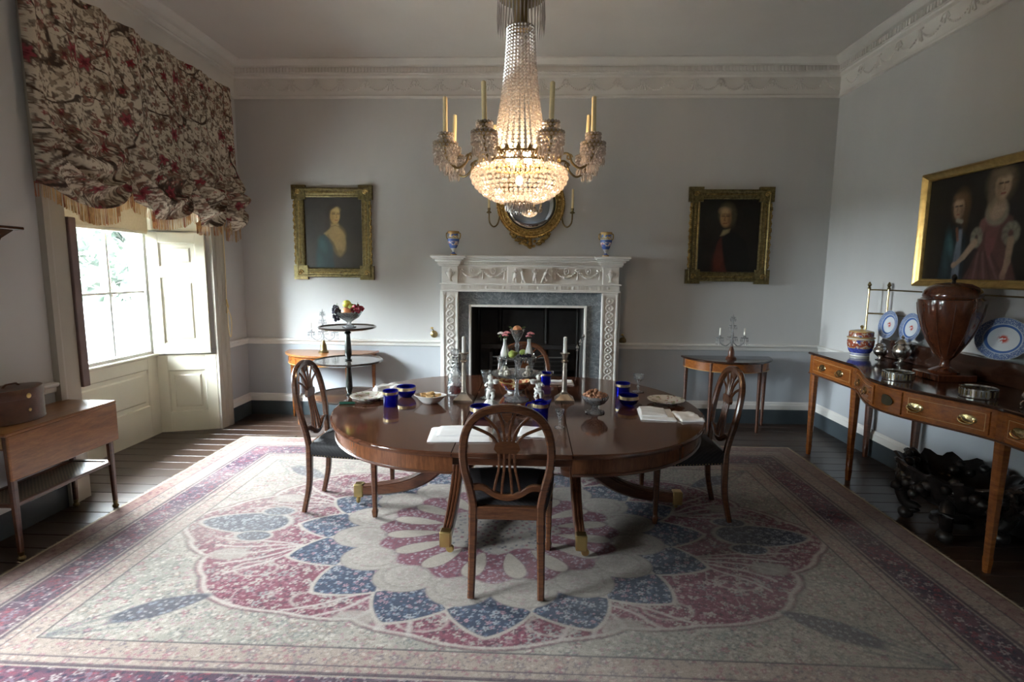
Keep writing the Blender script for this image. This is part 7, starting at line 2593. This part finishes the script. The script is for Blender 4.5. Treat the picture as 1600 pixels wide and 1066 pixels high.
# openwork gilt band
bd = MB()
bd.sweep([(0.262 * math.cos(q), 0.262 * math.sin(q), 2.292) for q in np.linspace(0, 2 * PI, 64, endpoint=False)], circ(8, 0.006), closed=True)
bd.sweep([(0.262 * math.cos(q), 0.262 * math.sin(q), 2.340) for q in np.linspace(0, 2 * PI, 64, endpoint=False)], circ(8, 0.006), closed=True)
bo = bd.build('gilt_band', 'gilt', cl)
sc_ = MB().sweep([(0.014 * math.cos(q), 0.0, 0.019 * math.sin(q)) for q in np.linspace(0, 2 * PI, 14, endpoint=False)], circ(6, 0.0032), ref=(0, 1, 0), closed=True).mesh('band_scroll', 'gilt')
for i in range(48):
    q = 2 * PI * i / 48
    link('band_scroll', sc_, bo, (0.262 * math.cos(q), 0.262 * math.sin(q), 2.316), (0, 0, q + PI / 2))
lf = MB().prism([(-0.014, 0), (0.014, 0), (0.010, 0.018), (0, 0.034), (-0.010, 0.018)], -0.002, 0.002, 'y').mesh('band_leaf', 'gilt')
for i in range(24):
    q = 2 * PI * i / 24
    link('band_leaf', lf, bo, (0.262 * math.cos(q), 0.262 * math.sin(q), 2.342), (0, 0, q + PI / 2))
# bag of beads below the band
bag = MB()
prof = spl([(0.262, 2.285), (0.300, 2.245), (0.302, 2.200), (0.270, 2.150), (0.215, 2.105), (0.150, 2.075), (0.090, 2.060)], 6)
acc = 0.0
last = prof[0]
rows = [prof[0]]
for p in prof[1:]:
    if math.hypot(*(p - rows[-1])) >= 0.0262:
        rows.append(p)
for j, (r, z) in enumerate(rows):
    n = max(12, int(2 * PI * r / 0.029))
    for i in range(n):
        q = 2 * PI * (i + 0.5 * (j % 2)) / n
        bag.ico((r * math.cos(q), r * math.sin(q), z), 0.0128)
for i in range(30):
    q = 2 * PI * i / 30
    for r, z in prof[::2]:
        bag.octa((r * 1.0 * math.cos(q), r * 1.0 * math.sin(q), z), (0.008, 0.008, 0.008))
bag.build('bag_beads', 'crystal', cl, smooth=False)['kind'] = 'stuff'
fr2 = fringe(0.088, 2.072, 0.072, 30, 0.0065)
f3 = fringe(0.055, 2.055, 0.072, 20, 0.0065)
fr2.add(np.concatenate(f3.v), f3.f)
fr2.build('bottom_lustres', 'crystal', cl, smooth=False)['kind'] = 'stuff'
MB().lathe([(0, 2.078), (0.090, 2.078), (0.092, 2.070), (0, 2.066)], 28).build('bottom_plate', 'gilt', cl)
# eight candle arms
for k_ in range(8):
    q = PI / 8 + k_ * PI / 4
    c, s = math.cos(q), math.sin(q)
    RA = 0.485
    pts = spl([(0.262, 2.318), (0.30, 2.345), (0.335, 2.335), (0.355, 2.285), (0.405, 2.250), (0.455, 2.275), (RA, 2.330), (RA, 2.38)], 5)
    ar = MB().tube([(r * c, r * s, z) for r, z in pts], 0.0075, 8).build('candle_arm', 'dark_brass', cl)
    sc2 = [(0.335 + (0.022 - 0.002 * i) * math.cos(0.9 * i), 2.318 + (0.022 - 0.002 * i) * math.sin(0.9 * i)) for i in range(9)]
    MB().tube([(r * c, r * s, z) for r, z in spl(sc2, 3)], 0.005, 6).build('scroll', 'dark_brass', ar)
    px, py = RA * c, RA * s
    MB().lathe([(0, 2.37), (0.050, 2.378), (0.072, 2.386), (0.074, 2.390), (0.02, 2.386), (0.016, 2.43), (0.040, 2.442), (0.042, 2.446), (0.018, 2.446), (0, 2.446)], 20, (px, py, 0)).build('drip_pan', 'dark_brass', ar)
    lu = MB()
    for (r, z, L, n, w) in ((0.044, 2.446, 0.0, 0, 0),):
        pass
    for (r, z0, rowsn, n) in ((0.042, 2.442, 3, 13), (0.070, 2.388, 4, 18), (0.048, 2.330, 4, 12)):
        for j in range(rowsn):
            for i in range(n):
                w = 2 * PI * (i + 0.5 * (j % 2)) / n
                lu.ico((px + r * math.cos(w), py + r * math.sin(w), z0 - 0.020 * j), 0.0098)
    for i in range(16):
        w = 2 * PI * i / 16
        lu.octa((px + 0.068 * math.cos(w), py + 0.068 * math.sin(w), 2.388 - 0.105), (0.0065, 0.0065, 0.028))
    for i in range(9):
        w = 2 * PI * i / 9
        lu.octa((px + 0.034 * math.cos(w), py + 0.034 * math.sin(w), 2.245), (0.006, 0.006, 0.026))
    lu.build('lustres', 'crystal', ar, smooth=False)['kind'] = 'stuff'
    tl = ((k_ * 37) % 11 - 5) * 0.010
    MB().lathe([(0, 0), (0.0145, 0.0), (0.0135, 0.21), (0.006, 0.216), (0, 0.217)], 14).build('candle', 'candle_wax', ar, loc=(px, py, 2.445)).rotation_euler = (tl, -tl * 0.7, 0)
# electric bulbs inside the bag
for k_ in range(4):
    q = k_ * PI / 2 + 0.6
    b_ = MB().ball((0.075 * math.cos(q), 0.075 * math.sin(q), 2.335), 0.022, (1, 1, 1.3), 12, 10).build('bulb', 'bulb_glow', cl)
    MB().lathe([(0, 2.27), (0.012, 2.27), (0.012, 2.308), (0, 2.31)], 10, (0.075 * math.cos(q), 0.075 * math.sin(q), 0)).build('lamp_holder', 'dark_brass', cl)
b_ = MB().ball((0, 0, 2.20), 0.022, (1, 1, 1.3), 12, 10).build('bulb', 'bulb_glow', cl)
